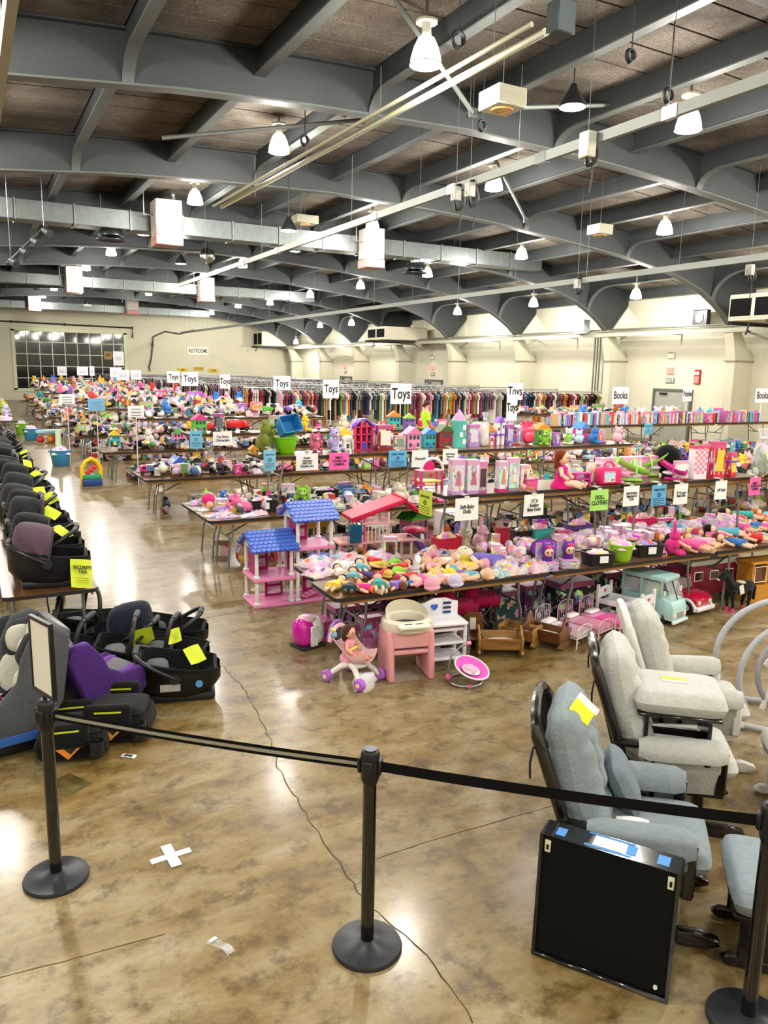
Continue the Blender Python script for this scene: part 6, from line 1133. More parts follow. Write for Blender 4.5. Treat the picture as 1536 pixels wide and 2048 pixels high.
# toy van (mint), jeep, camper
def van():
    t = T('toy_food_van', 'mint green toy van with big windscreen parked under the table', 'toy van', (6.80, 6.02, 0), radians(-90+14)); c = '#a9cfcf'
    O('body', bevelled(G().b2((-.32, -.16, .06), (.20, .16, .30)), .015, 2), 'plastic', c, t); O('hood', bevelled(G().prism([(.18, .06), (.33, .06), (.33, .20), (.30, .27), (.18, .30)], -.155, .155), .012, 2), 'plastic', '#b5dcdc', t); O('roof', bevelled(G().b2((-.33, -.165, .48), (.22, .165, .54)), .02, 2), 'plastic', c, t)
    for x in (-.31, -.08, .17):
        for sy in (-1, 1): O('pillar', G().b2((x-.012, sy*.15-.01, .30), (x+.012, sy*.15+.01, .49)), 'plastic', c, t, smooth=False)
    O('windscreen', G().add([(.285, -.145, .29), (.285, .145, .29), (.205, .145, .48), (.205, -.145, .48)], [(0, 1, 2, 3)]), 'clear', None, t, smooth=False); O('screen_bar', G().cyl((.287, 0, .285), (.207, 0, .485), .007, n=6), 'plastic', '#1d2426', t)
    for sy in (-1, 1):
        O('side_window', G().b2((-.29, sy*.152-.002, .31), (-.10, sy*.152+.002, .47)), 'clear', None, t, smooth=False); O('door_window', G().b2((-.06, sy*.152-.002, .31), (.15, sy*.152+.002, .47)), 'clear', None, t, smooth=False); O('headlamp', G().b2((.325, sy*.115-.025, .10), (.337, sy*.115+.025, .15), .004), 'gloss', '#f0e8d8', t); O('mirror', G().b2((.22, sy*.185-.015, .34), (.235, sy*.185+.015, .40), .004), 'plastic', '#e8e8e8', t)
        for x in (-.2, .17): O('wheel', lambda: G().cyl((0, -.025, 0), (0, .025, 0), .065, n=18), 'rubber', '#202022', t, (x, sy*.13, .065), key='vwh')
    gr = O('grille', G().b2((.33, -.075, .08), (.336, .075, .16)), 'plastic', '#c9cccc', t, smooth=False)
    for k in range(7): O('grille_bar', (lambda: G().b2((.336, -.003, .085), (.339, .003, .155))), 'plastic', '#8d9494', gr, (0, -.06+.02*k, 0), key='gbar', smooth=False)
    O('bumper', G().b2((.32, -.165, .03), (.355, .165, .065), .008), 'plastic', '#d8e8e8', t); O('inner_seat', G().b2((-.1, -.1, .3), (.05, .1, .4), .02), 'plastic', '#b8c83a', t); O('counter', G().b2((-.3, -.05, .3), (-.15, .12, .42), .01), 'plastic', '#c2406a', t)
van()
t = T('toy_jeep', 'crimson toy jeep with white bumper beside the mint van', 'toy car', (7.40, 6.14, 0), radians(-90+8)); c = '#b5143c'
O('body', bevelled(G().prism([(-.30, .09), (.10, .09), (.30, .09), (.31, .19), (.24, .235), (.05, .245), (.04, .26), (-.30, .26)], -.17, .17), .014, 2), 'gloss', c, t); O('windscreen_frame', G().tube([(.05, -.15, .25), (.02, -.15, .40), (.02, .15, .40), (.05, .15, .25)], .013, 8), 'plastic', c, t); O('windscreen', G().add([(.05, -.14, .26), (.05, .14, .26), (.022, .14, .39), (.022, -.14, .39)], [(0, 1, 2, 3)]), 'clear', None, t, smooth=False); O('roll_bar', G().tube([(-.16, -.15, .25), (-.16, -.15, .42), (-.16, .15, .42), (-.16, .15, .25)], .014, 8), 'plastic', c, t)
O('bumper', G().b2((.29, -.18, .06), (.345, .18, .11), .012, 2), 'plastic', '#f0ecec', t); O('seat', G().b2((-.14, -.12, .24), (-.04, .12, .34), .02), 'plastic', '#8a1030', t)
for sy in (-1, 1):
    O('fender', G().tube([(.19+.11*cos(q), sy*.165, .06+.12*sin(q)) for q in [pi*i/10 for i in range(11)]], .022, 8), 'plastic', '#f0ecec', t); O('headlamp', G().cyl((.305, sy*.11, .16), (.318, sy*.11, .16), .025, n=12), 'gloss', '#f2e6d8', t)
    for x in (-.19, .19): w = O('wheel', lambda: G().cyl((0, -.03, 0), (0, .03, 0), .085, n=20), 'rubber', '#1b1b1d', t, (x, sy*.15, .085), key='jwh'); O('wheel_hub', lambda: G().cyl((0, -.032, 0), (0, .032, 0), .04, n=12), 'plastic', '#c9c9cc', w, key='jhub')
t = T('toy_scooter', 'small lime and purple toy between the van and jeep', 'toy', (7.10, 5.92, 0), .3); O('purple_base', G().b2((-.07, -.05, 0), (.07, .05, .07), .02, 2), 'plastic', '#5a3a9a', t); O('lime_top', G().ell((0, 0, .12), (.06, .05, .06), 12, 8), 'plastic', '#b4d22a', t)
t = T('toy_camper', 'dark crimson toy camper with white roof under the far table', 'toy camper', (8.05, 6.40, 0), radians(-4)); O('body', bevelled(G().prism([(-.40, .08), (.42, .08), (.42, .40), (.36, .46), (-.40, .46)], -.2, .2), .02, 2), 'plastic', '#7c0f2c', t); O('roof', bevelled(G().prism([(-.40, .46), (.38, .46), (.46, .50), (.42, .535), (-.40, .52)], -.21, .21), .015, 2), 'plastic', '#e9e6e8', t)
for x in (-.26, 0, .25): f = O('window_frame', lambda: G().b2((-.075, -.208, -.06), (.075, -.198, .06), .006), 'plastic', '#eadfe2', t, (x, 0, .33), key='cwf'); O('window', lambda: G().b2((-.062, -.211, -.047), (.062, -.207, .047)), 'gloss', '#3a1a22', f, key='cww', smooth=False)
for x in (-.25, .27):
    for sy in (-1, 1): O('wheel', lambda: G().cyl((0, -.025, 0), (0, .025, 0), .075, n=18), 'rubber', '#1b1b1d', t, (x, sy*.17, .075), key='cpw')
# black toy horse
t = T('toy_horse', 'black toy horse with pink boots and a white tag', 'toy horse', (7.95, 5.78, 0), radians(172)); c = '#121013'
O('body', G().loft([[(x, w*cos(q), z+h*sin(q)) for q in [2*pi*i/14 for i in range(14)]] for x, w, h, z in ((-.20, .02, .03, .30), (-.18, .06, .075, .295), (-.10, .07, .085, .285), (0, .062, .07, .28), (.08, .068, .08, .285), (.13, .055, .075, .30), (.16, .03, .05, .32))]), 'plush', c, t, angle=80)
O('neck', G().tube([(.10, 0, .30), (.16, 0, .38), (.20, 0, .44), (.23, 0, .47)], [.06, .048, .038, .034], 12), 'plush', c, t); O('head', G().tube([(.20, 0, .475), (.25, 0, .46), (.30, 0, .425), (.315, 0, .41)], [.03, .04, .028, .022], 12), 'plush', c, t); O('mane', G().tube([(.10, 0, .38), (.15, 0, .45), (.20, 0, .50)], [.02, .03, .02], 8), 'plush', '#050405', t); O('tail', G().tube([(-.19, 0, .32), (-.24, 0, .28), (-.25, 0, .12)], [.02, .03, .015], 8), 'plush', '#050405', t)
for x, sx in ((.11, 1), (-.13, -1)):
    for sy in (-1, 1): O('leg', G().tube([(x, sy*.045, .27), (x+.01*sx, sy*.045, .16), (x-.005*sx, sy*.045, .09), (x, sy*.045, .03)], [.04, .024, .018, .018], 10), 'plush', c, t); O('boot', (lambda: G().cyl((0, 0, .0), (0, 0, .05), .026, .02, n=10)), 'plastic', '#d83a7a', t, (x, sy*.045, 0), key='hboot')
for sy in (-1, 1): O('ear', G().ell((.215, sy*.02, .515), (.01, .008, .02), 8, 6), 'plush', c, t)
O('saddle_cloth', G().ell((-.03, 0, .35), (.05, .06, .02), 12, 8), 'cloth', '#cfc2a8', t); O('paper_tag', G().b2((-.09, .072, .22), (-.03, .08, .33)), 'paper', '#eeeae4', t, rot=(0, .3, 0), smooth=False); O('muzzle', G().ell((.315, 0, .41), (.022, .02, .018), 10, 8), 'plush', '#e8e2de', t)
t = T('toy_wood_house', 'orange wooden toy house with open windows beside the black horse', 'toy house', (8.62, 6.0, 0), radians(-6))
O('lower_wall', G().b2((-.25, -.12, 0), (.25, .12, .22), .004), 'pine', None, t); O('upper_frame', G().b2((-.25, -.12, .22), (-.22, .12, .50)).b2((-.015, -.12, .22), (.015, .12, .50)), 'pine', None, t, smooth=False); O('upper_frame', G().b2((.22, -.12, .22), (.25, .12, .50)), 'pine', None, t, smooth=False); O('roof_board', G().b2((-.27, -.14, .49), (.27, .14, .52), .004), 'pine', None, t)
for x in (-.118, .118): O('window_panel', G().b2((x-.09, -.10, .27), (x+.09, -.09, .45)), 'walnut', None, t, smooth=False); O('window_frame', G().tube([(x-.095, -.125, .265), (x+.095, -.125, .265), (x+.095, -.125, .455), (x-.095, -.125, .455)], .008, 4, True), 'plastic', '#f0e6d2', t)
O('star_mark', G().prism([(.12*cos(pi/2+k*pi/5)*(1 if k % 2 == 0 else .4)*.5, .12+.12*sin(pi/2+k*pi/5)*(1 if k % 2 == 0 else .4)*.5) for k in range(10)], -.124, -.12), 'paper', '#f0ece8', t, (.1, 0, 0), smooth=False)
# baby swing at the side
t = T('baby_swing', 'grey and white baby swing with tubular hoops behind the gliders', 'baby swing', (5.45, 3.75, 0), radians(-34)); gt = '#a9acb4'
def hoop(name, c, r0, r1, a0, a1, y, rad, colr): O(name, G().tube([(c[0]+r0*cos(q), y+.10*sin(q), c[1]+r1*sin(q)) for q in [a0+(a1-a0)*i/26 for i in range(27)]], rad, 10), 'plastic', colr, t)
hoop('outer_hoop', (.42, .40), .62, .52, radians(200), radians(20), .30, .026, gt); hoop('outer_hoop', (.44, .40), .60, .50, radians(205), radians(20), -.16, .024, gt); hoop('inner_hoop', (.50, .36), .44, .36, radians(215), radians(10), .06, .022, '#8d9098')
O('floor_rail', G().tube([(-.16, .28, .03), (.1, .34, .03), (.55, .30, .03), (.62, -.1, .03), (.2, -.30, .03), (-.12, -.18, .03)], .024, 10), 'plastic', '#b4b7bd', t); O('swing_arm', G().tube([(.42, .1, .86), (.30, .06, .62), (.18, .02, .34), (.10, 0, .10)], .022, 10), 'plastic', '#e4e2e6', t)
O('seat_pad', G().pillow(.36, .52, .16, 18, 20, 4, .5), 'cloth', '#e9e7ec', t, (.36, -.02, .46), (radians(8), radians(-24), .2), angle=80); O('seat_shell', G().ell((.38, -.02, .40), (.24, .18, .06), 18, 10), 'plastic', '#dcdae0', t); O('power_cord', G().tube([(.22, .02, .62), (.14, -.05, .60), (.10, -.06, .50), (.16, -.04, .42)], .006, 6), 'rubber', '#e0dcc8', t)
for x, y in ((-.16, .28), (-.12, -.18), (.62, -.1)): O('foot_cap', G().ell((x, y, .03), (.035, .035, .03), 10, 8), 'rubber', '#d8d8da', t)

# ------------------------------------------------------------------ pink doll house with blue roofs
t = T('blue_roof_doll_house', 'tall pink doll house with two blue shingled roofs on the floor', 'doll house', (2.77, 8.20, 0), radians(-2)); wq, pk, mg = '#efedf2', '#f08fc0', '#a8106a'
O('ground_floor', G().b2((0, 0, 0), (1.0, .50, .03), .006), 'plastic', pk, t); O('middle_floor', G().b2((0, 0, .31), (.50, .50, .35), .006), 'plastic', pk, t); O('upper_floor', G().b2((.50, 0, .64), (1.0, .50, .68), .006), 'plastic', pk, t); O('link_floor', G().b2((.50, .1, .31), (1.0, .50, .345), .006), 'plastic', pk, t)
def pillar(x, y, z0, z1):
    p = O('pillar', G().lathe([(.022, z0), (.022, z1)], 10, (x, y, 0)), 'plastic', wq, t); O('pillar_base', (lambda: G().b2((-.032, -.032, 0), (.032, .032, .03), .006)), 'plastic', wq, p, (x, y, z0), key='pbase')
for x in (.04, .46):
    for y in (.04, .46): pillar(x, y, .03, .31); pillar(x, y, .35, .68)
for x in (.54, .96):
    for y in (.04, .46): pillar(x, y, .03, .64); pillar(x, y, .68, 1.0)
def shingle_roof(x0, x1, z):
    g = G().prism([(-.06, z), (.25, z+.19), (.56, z), (.53, z-.015), (.25, z+.16), (-.03, z-.015)], x0-.06, x1+.06, 'x'); r_ = O('roof', g, 'plastic', '#3f62c4', t, smooth=False)
    for side in (0, 1):
        for j in range(6):
            for i in range(10):
                u = (j+.5)/6; y = -.06+.31*u if side == 0 else .56-.31*u
                O('shingle', lambda: G().lathe([(0, 0), (.031, 0), (.031, .010), (0, .012)], 8), 'plastic', '#4a6fd2', r_, (x0-.04+(x1-x0+.08)*((i+.5*(j % 2))/9.5), y, z+.19*u+.002), ((.55 if side == 0 else -.55), 0, 0), key='shin')
    for x in (x0-.005, x1-.015): O('gable', G().prism([(-.02, z), (.52, z), (.25, z+.16)], x, x+.02, 'x'), 'plastic', wq, t, smooth=False)
shingle_roof(.02, .48, .68); shingle_roof(.52, .98, 1.0)
for x0, y0, x1, y1, z0, z1 in ((.10, .42, .30, .45, .35, .66), (.40, .40, .46, .43, .03, .31), (.24, .36, .46, .38, .03, .30), (.60, .42, .80, .45, .68, .98), (.70, .30, .92, .33, .03, .40), (.52, .34, .60, .37, .345, .62)): O('wall_panel', G().b2((x0, y0, z0), (x1, y1, z1), .004), 'plastic', mg, t)
O('wall_panel', G().b2((.06, .10, .35), (.08, .42, .66), .004), 'plastic', mg, t); O('wall_panel', G().b2((.56, .10, .68), (.58, .42, .98), .004), 'plastic', mg, t)
for x, y, z, w, h in ((.14, .412, .40, .12, .10), (.14, .412, .53, .12, .09), (.27, .352, .06, .16, .09), (.27, .352, .18, .16, .09), (.64, .412, .73, .12, .10), (.64, .412, .86, .12, .09), (.74, .292, .10, .14, .1)): O('printed_panel', G().b2((x, y, z), (x+w, y+.01, z+h)), 'print', '#e6c6da', t, smooth=False)
for k in range(6): O('stair_tread', (lambda: G().b2((0, 0, 0), (.06, .14, .012))), 'plastic', pk, t, (.62+.055*k, .06, .05+.02*k), key='tread', smooth=False)
# second, taller pink town house with slanted roof and purple slide
t = T('slanted_roof_doll_house', 'pink open doll house with slanted red roof and purple slide', 'doll house', (4.08, 8.62, 0), radians(-8)); pk = '#ee5f9e'
for x in (0, .30, .62, .95): O('frame_post', G().b2((x-.016, 0, 0), (x+.016, .03, .95 if x in (.30, .62) else .55), .004), 'plastic', pk if x < .5 else '#f0c0d0', t); O('frame_post', G().b2((x-.016, .34, 0), (x+.016, .37, .95 if x in (.30, .62) else .55), .004), 'plastic', '#f4d6e0', t)
for x0, x1, z in ((-.05, 1.05, .55), (-.05, .95, .26), (.25, .70, .80)): O('floor_board', G().b2((x0, -.02, z), (x1, .38, z+.03), .006), 'plastic', '#f0b8b4', t)
O('roof', bevelled(G().prism([(.12, .84), (.86, 1.08), (.86, 1.14), (.10, .90)], -.05, .40), .01, 1), 'plastic', '#d61f4e', t); O('roof', bevelled(G().prism([(.80, 1.10), (1.06, .90), (1.06, .95), (.80, 1.15)], -.05, .40), .01, 1), 'plastic', '#d61f4e', t)
for k in range(6): O('railing_bar', (lambda: G().b2((-.006, -.01, .58), (.006, .0, .80))), 'plastic', '#f6f2f4', t, (.34+.05*k, 0, 0), key='rbar', smooth=False)
O('railing', G().b2((.30, -.012, .78), (.64, .004, .80)), 'plastic', '#f6f2f4', t, smooth=False); O('elevator', G().b2((.08, -.06, .58), (.24, .06, .82), .01), 'gloss', '#1f5f86', t); O('slide', G().tube([(.95, .2, .56), (1.08, .12, .50), (1.22, .02, .32), (1.34, -.06, .12), (1.42, -.1, .03)], [.05, .055, .055, .055, .05], 10), 'gloss', '#5a2f9a', t); O('awning', G().ell((1.05, .18, .66), (.16, .16, .05), 14, 8), 'plastic', '#a8124a', t)
for x, z, c in ((.42, .585, '#f2b85a'), (.52, .585, '#d6d0c8'), (.40, .29, '#e85d9e'), (.5, .29, '#f2c53a'), (.78, .29, '#8a3a3a')): O('doll_furniture', (lambda: G().b2((-.04, -.04, 0), (.04, .04, .09), .008)), 'plastic', c, t, (x, .16, z), key='dfur')
t = T('toy_bench', 'blue ring-backed toy seat behind the blue-roofed doll house', 'toy seat', (3.95, 9.0, 0), .2); O('seat', G().lathe([(0, .30), (.17, .30), (.19, .32), (.17, .35), (0, .35)], 22), 'plastic', '#5a6fd0', t); O('back_ring', G().tube([(.15*cos(q), .12, .45+.12*sin(q)) for q in [pi*i/14 for i in range(15)]], .02, 8), 'plastic', '#6a7fdc', t); O('stand', G().lathe([(.15, 0), (.12, .05), (.12, .30)], 18), 'plastic', '#f0b0c8', t)
t = T('toy_stool', 'yellow toy stool under the second table', 'toy stool', (3.55, 9.1, 0), 0); O('seat', G().b2((-.12, -.1, .2), (.12, .1, .23), .01), 'plastic', '#d8c81e', t)
for sx in (-1, 1): O('leg_panel', G().b2((sx*.10-.012, -.09, 0), (sx*.10+.012, .09, .2), .004), 'plastic', '#d8c81e', t)
t = T('white_dresser', 'white doll dresser with purple toys behind the notice', 'doll furniture', (5.55, 8.35, 0), radians(-5))
for x in (-.2, .2): O('side_panel', G().b2((x-.012, -.12, 0), (x+.012, .12, .95), .004), 'plastic', '#e9e9ee', t)
for z in (.02, .30, .58, .93): O('shelf', G().b2((-.2, -.12, z), (.2, .12, z+.02)), 'plastic', '#e9e9ee', t, smooth=False)
for x, z, c in ((-.08, .6, '#d8582a'), (.08, .6, '#8f6fd0'), (-.05, .32, '#6a4aa8'), (.09, .32, '#b9a6dc')): O('shelf_toy', (lambda: G().ell((0, 0, .08), (.04, .04, .08), 10, 8)), 'plastic', c, t, (x, 0, z+.02), key='shto')
# ------------------------------------------------------------------ toy rows behind the doll tables
NTH = {2: 'second', 3: 'third', 4: 'fourth', 5: 'fifth', 6: 'sixth', 7: 'seventh', 8: 'eighth', 9: 'ninth', 10: 'tenth'}
def toy_row(n, yf, x0, nt, W, yu=None, xu=None, nu=0):
    for k in range(nt):
        for j in (0, 1): folding_table(x0+1.22+2.45*k, yf+W*(j+.5)+.01*j, 2.44, W, .74, 'brown folding table in the %s toy row' % NTH[n], grp='toy row tables')
    for k in range(nu): folding_table(xu+1.22+2.45*k, yu+.33, 2.44, .66, .74, 'raised folding table over the %s toy row' % NTH[n], 0, .742, grp='raised toy row tables')
PINKS = ['#f2a7c3', '#cfc4e4', '#e85d9e', '#f4f0ea', '#8f6fd0', '#5fb0c9', '#9aa6b2', '#f0b6c8']
MIXED = TOYC+['#c9a36a', '#b9b2a6', '#e9dcc2', '#9aa6b2', '#3d4f78']
toy_row(2, 9.85, 2.72, 6, .76, 10.50, 3.68, 3); toy_row(3, 13.9, 2.70, 7, .62, 14.55, 3.66, 7); toy_row(4, 18.7, 2.70, 6, .62, 19.1, 3.6, 2)
for k in range(2): folding_table(14.9+1.22+2.45*k, 19.43, 2.44, .66, .74, 'raised folding table behind the row of books', 0, .742, grp='raised toy row tables')
def row_on(px, py, z, y0, y1, x0=3.0): p = at(px, py, z); return (max(x0, p.x), min(max(p.y, y0), y1), z)
u2 = lambda px, py: row_on(px, py, Z2, 10.62, 11.02, 3.85)
l2 = lambda px, py: row_on(px, py, Z1, 10.0, 11.2, 2.9)
l3 = lambda px, py: row_on(px, py, Z1, 14.02, 15.0, 2.9)
u3 = lambda px, py: row_on(px, py, Z2, 14.66, 15.1, 3.8)
P2, Q2 = 'the second toy row', 'the raised second row'
# raised second row, item by item
plush(u2(496, 896), radians(-40), 'big olive plush ogre-green figure standing at the end of %s' % Q2, '#7f8a3a', 1.55, belly='#a8b45a'); t = toy_house(u2(500, 904), 0, 'yellow toy bench base under the olive plush figure', '#d8b83a', '#e08a2c', .5, floors=1); t.location.x -= .12
carton(u2(540, 900), -.05, 'purple boxed toy with pale window beside the green bucket', '#7a5fa8', (.26, .12, .24), window='#cfd8e2'); gb = u2(571, 906)
tub_bin(gb, 0, 'lime green bucket carrying a tilted blue basket on %s' % Q2, '#79c21a', (.36, .32, .25), round_=True, name='bucket', cat='bucket')
t = tub_bin((gb[0], gb[1], gb[2]+.26), 0, 'blue plastic basket tilted on top of the lime bucket', '#2f86c4', (.32, .26, .22), name='basket', cat='basket'); t.rotation_euler = (radians(62), radians(-8), radians(10)); t.location.z += .10
plush(u2(612, 898), -1.4, 'pink and black plush mouse figure on %s' % Q2, '#d66a8a', .9); plush(u2(645, 896), -1.2, 'lavender plush elephant with drooping trunk on %s' % Q2, '#b9a8dc', 1.15); plush(u2(628, 892), -1.5, 'pale blue plush toy between mouse and elephant', '#8fc4e4', .9)
t = T('plush_unicorn', 'white plush unicorn standing on %s' % Q2, 'plush toy', u2(683, 898), radians(20)); O('body', G().ell((0, 0, .20), (.15, .075, .08), 16, 10), 'plush', '#efeae4', t); O('neck', G().tube([(.10, 0, .22), (.15, 0, .32), (.17, 0, .40)], [.06, .05, .045], 10), 'plush', '#efeae4', t); O('head', G().ell((.20, 0, .42), (.075, .045, .05), 12, 8), 'plush', '#efeae4', t); O('horn', G().cyl((.19, 0, .46), (.22, 0, .55), .014, .002, n=8), 'gloss', '#d8b8c8', t); O('mane', G().tube([(.08, 0, .30), (.12, 0, .40), (.16, 0, .48)], [.02, .03, .02], 8), 'plush', '#c9b2e0', t); O('tail', G().tube([(-.14, 0, .22), (-.20, 0, .18), (-.21, 0, .08)], [.02, .03, .02], 8), 'plush', '#c9b2e0', t)
for sx in (-1, 1):
    for sy in (-1, 1): O('leg', G().cyl((sx*.09, sy*.045, .18), (sx*.1, sy*.05, 0), .032, .028, n=10), 'plush', '#efeae4', t)
    O('eye', G().ell((.23, sx*.04, .43), (.008, .006, .01), 8, 6), 'gloss', '#15151a', t)
t = T('lattice_doll_house', 'magenta and violet open-front doll house on %s' % Q2, 'doll house', u2(714, 897), 0)
for x in (-.15, -.05, .05, .15): O('post', G().b2((x-.012, -.07, 0), (x+.012, .07, .36 if abs(x) > .1 else .44), .003), 'plastic', '#e0336a', t)
for z in (0, .12, .24, .36): O('floor_board', G().b2((-.16, -.07, z), (.16, .07, z+.014)), 'plastic', '#e0336a', t, smooth=False)
O('roof', G().prism([(-.18, .36), (-.05, .47), (.05, .47), (.18, .36), (.18, .385), (.05, .495), (-.05, .495), (-.18, .385)], -.08, .08), 'plastic', '#7a4ac0', t, smooth=False); O('back_wall', G().b2((-.15, .06, .01), (.15, .07, .36)), 'print', '#3c6a8a', t, smooth=False); O('door', G().b2((-.04, -.075, .014), (.04, -.068, .12)), 'plastic', '#2a4ab8', t, smooth=False)
for px, py, c, d, w_, lab in ((742, 898, '#7a5fb8', (.10, .08, .32), '#e8b8d0', 'narrow violet boxed doll beside the lattice house'), (768, 900, '#7c2026', (.27, .10, .40), '#e9e2da', 'large maroon carton with white picture panel'), (797, 898, '#c9bfa8', (.20, .12, .22), '#8a9a8a', 'beige carton of small toys beside the maroon one'), (945, 893, '#a88ac8', (.20, .10, .38), '#d8cfe6', 'lilac printed carton beside the turquoise tower'), (1008, 888, '#6a4a9a', (.16, .12, .36), '#c9b2e0', 'violet carton near the pink backpack'), (1025, 886, '#b9a6c8', (.14, .1, .30), '#8a6aa8', 'greyish lilac carton near the pink backpack')): carton(u2(px, py), 0, lab+' on '+Q2, c, d, 'cartons on the raised second row', window=w_, panel=c)
toy_house(u2(823, 897), 0, 'plain pink toy house with peaked roof on %s' % Q2, '#e69ac0', '#d87aa8', .95, floors=2); toy_house(u2(886, 894), 0, 'red toy barn with green roof trim on %s' % Q2, '#a8242a', '#4a5a2a', 1.0, floors=2)
t = T('castle_tower', 'turquoise toy castle tower with pink top on %s' % Q2, 'toy castle', u2(916, 894), 0); O('tower', G().lathe([(.13, 0), (.13, .40), (.14, .42), (.14, .46), (.0, .46)], 18), 'plastic', '#5fc4b4', t); O('tower_top', G().lathe([(.12, .46), (.09, .52), (.02, .62), (0, .64)], 16), 'plastic', '#f090b8', t); O('unicorn_horn', G().cyl((-.03, 0, .55), (-.04, 0, .70), .02, .004, n=8), 'gloss', '#7a5ac0', t)
for k in range(3): O('tower_window', (lambda: G().b2((-.03, -.137, 0), (.03, -.126, .08))), 'gloss', '#e9f2f0', t, (.03*(-1)**k, 0, .06+.12*k), key='tww', smooth=False)
bag(u2(968, 892), 0, 'tall clear bag of pale doll clothes beside the lilac carton', '#e9dcd8', (.9, .8, 4.2)); t = T('white_tower_house', 'white and violet toy palace with open rooms on %s' % Q2, 'toy castle', u2(990, 890), 0)
for x in (-.12, .02, .12): O('wall', G().b2((x-.03, -.06, 0), (x+.03, .06, .30 if x < 0 else .40), .004), 'plastic', '#e9e4ee', t)
O('balcony', G().b2((-.15, -.08, .18), (.15, .07, .2)), 'plastic', '#7a4ac0', t, smooth=False); O('palace_roof', G().prism([(-.02, .40), (.16, .40), (.07, .50)], -.07, .07), 'plastic', '#8a5ad0', t, smooth=False)
for x, z in ((-.12, .08), (-.12, .22), (.02, .26), (.12, .3)): O('window', (lambda: G().b2((-.015, -.065, 0), (.015, -.058, .05))), 'gloss', '#2b2d33', t, (x, 0, z), key='ptw', smooth=False)
t = T('pink_backpack', 'bright pink shiny backpack with ears on %s' % Q2, 'backpack', u2(1053, 888), 0); O('pack_body', G().ell((0, 0, .19), (.15, .09, .19), 18, 12, .75), 'gloss', '#e0305a', t); O('front_pocket', G().ell((0, -.08, .13), (.11, .03, .10), 14, 8, .8), 'gloss', '#ea4a6e', t); O('top_handle', G().tube([(-.03, 0, .37), (0, 0, .42), (.03, 0, .37)], .010, 6), 'cloth', '#c01f4a', t)
for sx in (-1, 1): O('pack_ear', G().ell((sx*.09, 0, .39), (.04, .02, .05), 10, 8), 'gloss', '#e0305a', t)
scatter(3.85, 10.9, 10.95, 11.14, Z2, .30, 'the back of '+Q2, ['box', 'set', 'house', 'plush'], MIXED, density=.55)
scatter(8.9, 10.9, 10.58, 10.9, Z2, .27, Q2, ['box', 'set', 'plush', 'bag'], MIXED)
# lower second row
t = T('pony_hair_doll', 'orange faced dolls with wild magenta hair ending %s' % P2, 'doll', l2(412, 1018), -.6); O('head', G().ell((0, 0, .08), (.06, .06, .07), 14, 10), 'plastic', '#e8a87a', t); O('hair', G().ell((.03, .02, .13), (.10, .10, .10), 14, 10), 'plush', '#e0338a', t); O('second_head', G().ell((.09, -.09, .07), (.055, .055, .06), 14, 10), 'plastic', '#e8b08a', t); O('body', G().ell((.08, -.08, .03), (.05, .05, .05), 10, 8), 'plastic', '#e8a06a', t)
t = T('toy_pony_head', 'pink toy pony with lilac mane lying on %s' % P2, 'toy pony', l2(470, 1025), -.4); O('head', G().ell((0, 0, .16), (.09, .07, .10), 16, 12), 'gloss', '#f0609a', t); O('body', G().ell((.14, .02, .08), (.14, .09, .08), 16, 10), 'gloss', '#f0709f', t); O('muzzle', G().ell((-.08, -.02, .12), (.05, .05, .05), 12, 8), 'gloss', '#f27aa8', t); O('mane', G().ell((-.05, -.06, .04), (.22, .10, .05), 16, 8), 'plush', '#a868d0', t)
for sy in (-1, 1): O('ear', G().ell((.02, sy*.05, .26), (.015, .02, .03), 8, 6), 'gloss', '#f0609a', t); O('eye', G().ell((-.06, sy*.05-.02, .18), (.015, .015, .025), 8, 6), 'gloss', '#1c2440', t)
for px, py, lab in ((525, 1022, 'black bin with white tag next to the pink toy pony'), (650, 1000, 'black bin behind the blue-roofed doll house')): tub_bin(l2(px, py), 0, lab+' on '+P2, '#141519', (.36, .28, .17), fill='#cfc4e4', tagpaper=True)
plush(l2(445, 1010), -1.2, 'blue plush pony behind the pink toy pony', '#3a7fd0', .7)
sk2 = [(2.95, 10.3, .16), (3.3, 10.15, .18), (3.9, 10.1, .2), (5.2, 10.4, .22)]
for px, py, c, s in ((368, 1010, '#9aa6b2', (1.2, 1.0, .8)), (385, 1022, '#f4f0ea', (1.2, 1.0, .7)), (425, 1032, '#8f6fd0', (1.5, 1.0, .6)), (455, 1034, '#b85fd0', (1.5, 1.0, .5)), (500, 1034, '#cfc4e4', (1.3, 1.0, .6)), (440, 1000, '#cfc4e4', (1.3, 1.2, 1.2)), (480, 1002, '#f4f0ea', (1.3, 1.2, 1.4)), (400, 1000, '#5fb0c9', (1.2, 1.0, 1.0))): bag(l2(px, py), R.uniform(-.4, .4), '%s bagged toys at the aisle end of %s' % (cn(c), P2), c, s, 'bags at the aisle end of row two')
scatter(2.85, 9.9, 9.95, 10.55, Z1, .245, P2, ['bag', 'bag', 'bag', 'plush', 'box', 'set'], PINKS, skip=sk2); scatter(2.95, 9.9, 10.6, 11.25, Z1, .27, 'the rear of '+P2, ['bag', 'bag', 'box', 'set'], PINKS+MIXED, far=True, density=.75, skip=sk2)
heap(10.0, 17.2, 9.95, 11.2, Z1, 330, 'heap of bagged toys on the far half of the second row', .12, rise=.12); scatter(10.1, 17.0, 9.95, 10.6, Z1+.14, .34, 'the far half of the second row', ['box', 'bag', 'plush', 'set'], PINKS+MIXED, far=True, sc_=1.35); heap(3, 17, 10.1, 11.2, 0, 130, 'assorted toys stored under the second row', .16); heap(2.95, 9.9, 10.0, 11.2, Z1, 260, 'heap of little bagged toys covering the second row', .075, rise=.05)
scatter(3.1, 9.6, 10.1, 11.0, 0, .55, 'the floor under the second row', ['box', 'set', 'house'], MIXED, sc_=1.6, density=.6)
